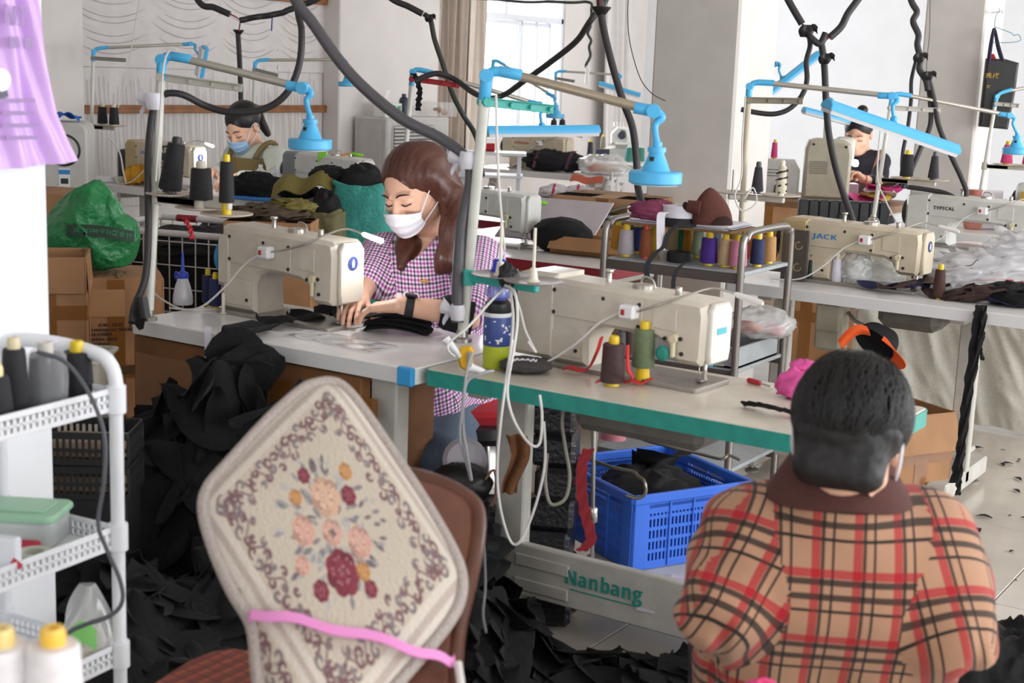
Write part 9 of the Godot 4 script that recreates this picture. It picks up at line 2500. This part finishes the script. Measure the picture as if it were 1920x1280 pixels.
# a grid of distances, meshed as surface nets
class Field:
	var o: Vector3
	var c: float
	var nx: int
	var ny: int
	var nz: int
	var d := PackedFloat32Array()

	func _init(lo: Vector3, hi: Vector3, cell: float) -> void:
		o = lo; c = cell
		nx = int((hi.x-lo.x)/c)+2; ny = int((hi.y-lo.y)/c)+2; nz = int((hi.z-lo.z)/c)+2
		d.resize(nx*ny*nz)
		d.fill(1.0)

	func span(lo: Vector3, hi: Vector3) -> Array:
		var a := ((lo-o)/c).floor()
		var b := ((hi-o)/c).ceil()
		return [maxi(0, int(a.x)), mini(nx-1, int(b.x)), maxi(0, int(a.y)), mini(ny-1, int(b.y)), maxi(0, int(a.z)), mini(nz-1, int(b.z))]

	func capsule(a: Vector3, b: Vector3, ra: float, rb: float, k := 0.02, flat := Vector3.ZERO, squash := 1.0) -> Field:
		var m := maxf(ra, rb)+k+c*2
		var s := span(a.min(b)-Vector3.ONE*m, a.max(b)+Vector3.ONE*m)
		var ab := b-a
		var l2 := maxf(ab.length_squared(),1e-9)
		var stretch := 1.0/squash-1.0
		for z in range(s[4], s[5]+1):
			for y in range(s[2], s[3]+1):
				var i: int = (z*ny+y)*nx+s[0]
				var p := o+Vector3(s[0], y, z)*c
				for x in range(s[0], s[1]+1):
					var ap := p-a
					var h := clampf(ap.dot(ab)/l2,0,1)
					var q := ap-ab*h
					if stretch != 0.0: q += flat*(q.dot(flat)*stretch)
					var e := q.length()-lerpf(ra, rb, h)
					var f := d[i]
					var w := k-absf(e-f)
					d[i] = minf(e, f)-(w*w/k*0.25 if w > 0 else 0.0)
					i += 1
					p.x += c
		return self

	func ball(at: Vector3, r: Vector3, k := 0.02, turn := Basis()) -> Field:
		var big := maxf(r.x, maxf(r.y, r.z))
		var m := big+k+c*2
		var s := span(at-Vector3.ONE*m, at+Vector3.ONE*m)
		var inv := turn.transposed()
		for z in range(s[4], s[5]+1):
			for y in range(s[2], s[3]+1):
				var i: int = (z*ny+y)*nx+s[0]
				for x in range(s[0], s[1]+1):
					var q := inv*(o+Vector3(x, y, z)*c-at)
					var l := (q/r).length()
					var g := (q/(r*r)).length()
					var e := l*(l-1.0)/maxf(g, 1e-6) if l > 1e-4 else -big
					var f := d[i]
					var w := k-absf(e-f)
					d[i] = minf(e, f)-(w*w/k*0.25 if w > 0 else 0.0)
					i += 1
		return self

	# take away an ellipsoid
	func dent(at: Vector3, r: Vector3, k := 0.01, turn := Basis()) -> Field:
		var big := maxf(r.x, maxf(r.y, r.z))
		var m := big+k+c*2
		var s := span(at-Vector3.ONE*m, at+Vector3.ONE*m)
		var inv := turn.transposed()
		for z in range(s[4], s[5]+1):
			for y in range(s[2], s[3]+1):
				for x in range(s[0], s[1]+1):
					var i: int = (z*ny+y)*nx+x
					var q := inv*(o+Vector3(x, y, z)*c-at)
					var l := (q/r).length()
					var g := (q/(r*r)).length()
					var e := -(l*(l-1.0)/maxf(g, 1e-6) if l > 1e-4 else -big)
					var f := d[i]
					var w := k-absf(e-f)
					d[i] = maxf(e, f)+(w*w/k*0.25 if w > 0 else 0.0)
		return self

	# keep only where dot(n, p) < at
	func cut(nn: Vector3, at: float) -> Field:
		var i := 0
		for z in nz:
			for y in ny:
				for x in nx:
					d[i] = maxf(d[i], nn.dot(o+Vector3(x, y, z)*c)-at)
					i += 1
		return self

	func warp(fn: Callable) -> Field:
		var i := 0
		for z in nz:
			for y in ny:
				for x in nx:
					if absf(d[i]) < c*4: d[i] += fn.call(o+Vector3(x, y, z)*c)
					i += 1
		return self

	func net(g := G.new(), uv = null) -> G:
		var id := {}
		var k0 := g.v.size()
		var off := [0,1, nx, nx+1, nx*ny, nx*ny+1, nx*ny+nx, nx*ny+nx+1]
		for z in nz-1:
			for y in ny-1:
				var i := (z*ny+y)*nx
				for x in nx-1:
					var lo := 0
					for q in off:
						if d[i+q] < 0: lo += 1
					if lo > 0 and lo < 8:
						var sum := Vector3.ZERO
						var cnt := 0
						for e in 12:
							var ax := e/4
							var r := e % 4
							var b: int = [[0,2,4,6],[0,1,4,5],[0,1,2,3]][ax][r]
							var b2: int = b+[1,2,4][ax]
							var da := d[i+off[b]]
							var db := d[i+off[b2]]
							if (da < 0) != (db < 0):
								var p := Vector3(b & 1, (b >> 1) & 1, (b >> 2) & 1)
								p[ax] += da/(da-db)
								sum += p
								cnt += 1
						var gr := Vector3.ZERO
						for q in 8:
							var w := d[i+off[q]]
							gr += Vector3(w if q & 1 else -w, w if q & 2 else -w, w if q & 4 else -w)
						id[i] = g.v.size()
						g.v.append(o+(Vector3(x, y, z)+sum/cnt)*c)
						g.n.append(gr.normalized())
						g.t.append(Vector2.ZERO)
					i += 1
		for z in range(1, nz-1):
			for y in range(1, ny-1):
				for x in range(1, nx-1):
					var i := (z*ny+y)*nx+x
					var a := d[i] < 0
					if a != (d[i+1] < 0): quad_of(g, id, i, nx, nx*ny)
					if a != (d[i+nx] < 0): quad_of(g, id, i, 1, nx*ny)
					if a != (d[i+nx*ny] < 0): quad_of(g, id, i, 1, nx)
		if uv != null:
			for i in range(k0, g.v.size()): g.t[i] = uv.call(g.v[i], g.n[i])
		return g

	func quad_of(g: G, id: Dictionary, i: int, a: int, b: int) -> void:
		var q := [id.get(i, -1), id.get(i-a, -1), id.get(i-a-b, -1), id.get(i-b, -1)]
		if q.has(-1): return
		for e in [0,1,2,0,2,3]: g.ix.append(q[e])

# unshare triangles and give each its own uv from its middle: fn(middle, normal) -> Callable(p) -> Vector2
func cut_uv(g: G, fn: Callable) -> G:
	var r := G.new()
	for q in range(0, g.ix.size(),3):
		var a := g.v[g.ix[q]]
		var b := g.v[g.ix[q+1]]
		var c := g.v[g.ix[q+2]]
		var k := r.v.size()
		var mid := (a+b+c)/3.0
		var nn := (g.n[g.ix[q]]+g.n[g.ix[q+1]]+g.n[g.ix[q+2]]).normalized()
		var side = fn.call(mid, nn)
		for e in 3:
			r.v.append(g.v[g.ix[q+e]])
			r.n.append(g.n[g.ix[q+e]])
			r.t.append(piece_uv(side, g.v[g.ix[q+e]]))
			r.ix.append(k+e)
	return r

func piece_uv(frame: Transform3D, p: Vector3) -> Vector2:
	var q := frame*p
	return Vector2(q.x, q.y)

func v3(x: float, y: float, z: float) -> Vector3: return Vector3(x, y, z)
func v2(x: float, y: float) -> Vector2: return Vector2(x, y)
func T(p: Vector3, yaw := 0.0, pitch := 0.0, rl := 0.0) -> Transform3D:
	return Transform3D(Basis.from_euler(Vector3(deg_to_rad(pitch), deg_to_rad(yaw), deg_to_rad(rl))), p)

# a smooth line through points
func curve(pts: Array, k := 6) -> Array:
	var r := []
	var m := pts.size()
	for i in m-1:
		var p0: Vector3 = pts[maxi(i-1,0)]
		var p1: Vector3 = pts[i]
		var p2: Vector3 = pts[i+1]
		var p3: Vector3 = pts[mini(i+2, m-1)]
		for s in k: r.append(p1.cubic_interpolate(p2, p0, p3, float(s)/k))
	r.append(pts[m-1])
	return r

func rrect(w: float, h: float, r: float, k := 4) -> Array:
	var p := []
	for q in 4:
		var cx := (w/2-r)*(1 if q == 0 or q == 3 else -1)
		var cy := (h/2-r)*(1 if q < 2 else -1)
		for i in k+1:
			var g := PI/2*(q+float(i)/k)
			p.append(Vector2(cx+cos(g)*r, cy+sin(g)*r))
	return p

var taken := {}

func numbered(called: String) -> String:
	var c: int = taken.get(called, 0)
	taken[called] = c+1
	return called if c == 0 else "%s_%03d" % [called, c]

func thing(called: String, label: String, category: String, pos := Vector3.ZERO, yaw := 0.0, group := "") -> Node3D:
	var o := Node3D.new()
	o.name = numbered(called)
	add_child(o)
	o.position = pos
	o.rotation_degrees.y = yaw
	tag(o, label, category, group)
	return o

func tag(o: Node3D, label: String, category: String, group := "") -> void:
	o.set_meta("label", label)
	o.set_meta("category", category)
	if group: o.set_meta("group", group)

func part(called: String, g, m: Material, parent: Node3D, label := "", xf := Transform3D()) -> MeshInstance3D:
	var o := MeshInstance3D.new()
	o.name = called
	o.mesh = g.mesh() if g is G else g
	o.material_override = m
	o.transform = xf
	parent.add_child(o, true)
	if label: o.set_meta("label", label)
	return o

func one(called: String, g, m: Material, label: String, category: String, pos := Vector3.ZERO, yaw := 0.0, group := "") -> MeshInstance3D:
	var o := MeshInstance3D.new()
	o.name = numbered(called)
	o.mesh = g.mesh() if g is G else g
	o.material_override = m
	add_child(o)
	o.position = pos
	o.rotation_degrees.y = yaw
	tag(o, label, category, group)
	return o

func shell(called: String, g, m: Material, label: String, category: String) -> MeshInstance3D:
	var o := one(called, g, m, label, category)
	o.set_meta("kind", "structure")
	return o

func copy(src: Node3D, pos: Vector3, yaw: float, label: String, group := "") -> Node3D:
	var o: Node3D = src.duplicate()
	var stem := String(src.name)
	var cut := RegEx.create_from_string("_\\d+$").sub(stem, "")
	o.name = numbered(cut)
	add_child(o)
	o.position = pos
	o.rotation_degrees.y = yaw
	o.set_meta("label", label)
	if group: o.set_meta("group", group)
	return o

func text(s: String, size: float, depth := 0.001, bold := true, serif := false) -> Mesh:
	var m := TextMesh.new()
	var f := SystemFont.new()
	f.font_names = PackedStringArray(["Droid Serif" if serif else "Droid Sans"])
	f.font_weight = 700 if bold else 400
	m.font = f
	m.text = s
	m.font_size = 32
	m.pixel_size = size/32.0
	m.depth = depth
	return m

var mats := {}

func col(h: String) -> Color: return Color.html(h)

func mt(key: String, c := Color.WHITE, rough := 0.6, metal := 0.0) -> StandardMaterial3D:
	if mats.has(key): return mats[key]
	var m := StandardMaterial3D.new()
	m.resource_name = key
	m.albedo_color = c
	m.roughness = rough
	m.metallic = metal
	mats[key] = m
	return m

func noise(freq: float, seed_: int, a: Color, b: Color, oct := 4, bump := false, size := 256, type := FastNoiseLite.TYPE_SIMPLEX_SMOOTH) -> NoiseTexture2D:
	var f := FastNoiseLite.new()
	f.noise_type = type
	f.frequency = freq
	f.seed = seed_
	f.fractal_octaves = oct
	var x := NoiseTexture2D.new()
	x.width = size
	x.height = size
	x.seamless = true
	x.noise = f
	x.as_normal_map = false
	if not bump:
		var g := Gradient.new()
		g.set_color(0, a)
		g.set_color(1, b)
		x.color_ramp = g
	return x

# worn: a colour broken by soft mottling, scale = repeats per metre
func worn(key: String, c: Color, rough: float, lo: float, scale: float, freq := 0.02, metal := 0.0, relief := 0.0) -> StandardMaterial3D:
	if mats.has(key): return mats[key]
	var m := mt(key, c, rough, metal)
	m.albedo_texture = shared("worn%.2f_%.3f" % [lo, freq], func(): return noise(freq, 7, Color(lo, lo, lo), Color.WHITE))
	m.uv1_triplanar = true
	m.uv1_scale = Vector3.ONE*scale
	if relief > 0.0:
		m.heightmap_enabled = true
		m.heightmap_texture = shared("bump%.3f" % freq, func(): return noise(freq, 11, Color.BLACK, Color.WHITE, 4, true))
		m.heightmap_scale = relief
	return m

var shares := {}

func shared(key: String, make: Callable) -> Texture2D:
	if not shares.has(key): shares[key] = make.call()
	return shares[key]

func clear(key: String, c: Color, a: float, rough := 0.1) -> StandardMaterial3D:
	if mats.has(key): return mats[key]
	var m := mt(key, Color(c.r, c.g, c.b, a), rough)
	m.transparency = BaseMaterial3D.TRANSPARENCY_ALPHA
	return m

func glow(key: String, c: Color, e: float) -> StandardMaterial3D:
	if mats.has(key): return mats[key]
	var m := mt(key, c, 0.4)
	m.emission_enabled = true
	m.emission = c
	m.emission_energy_multiplier = e
	return m
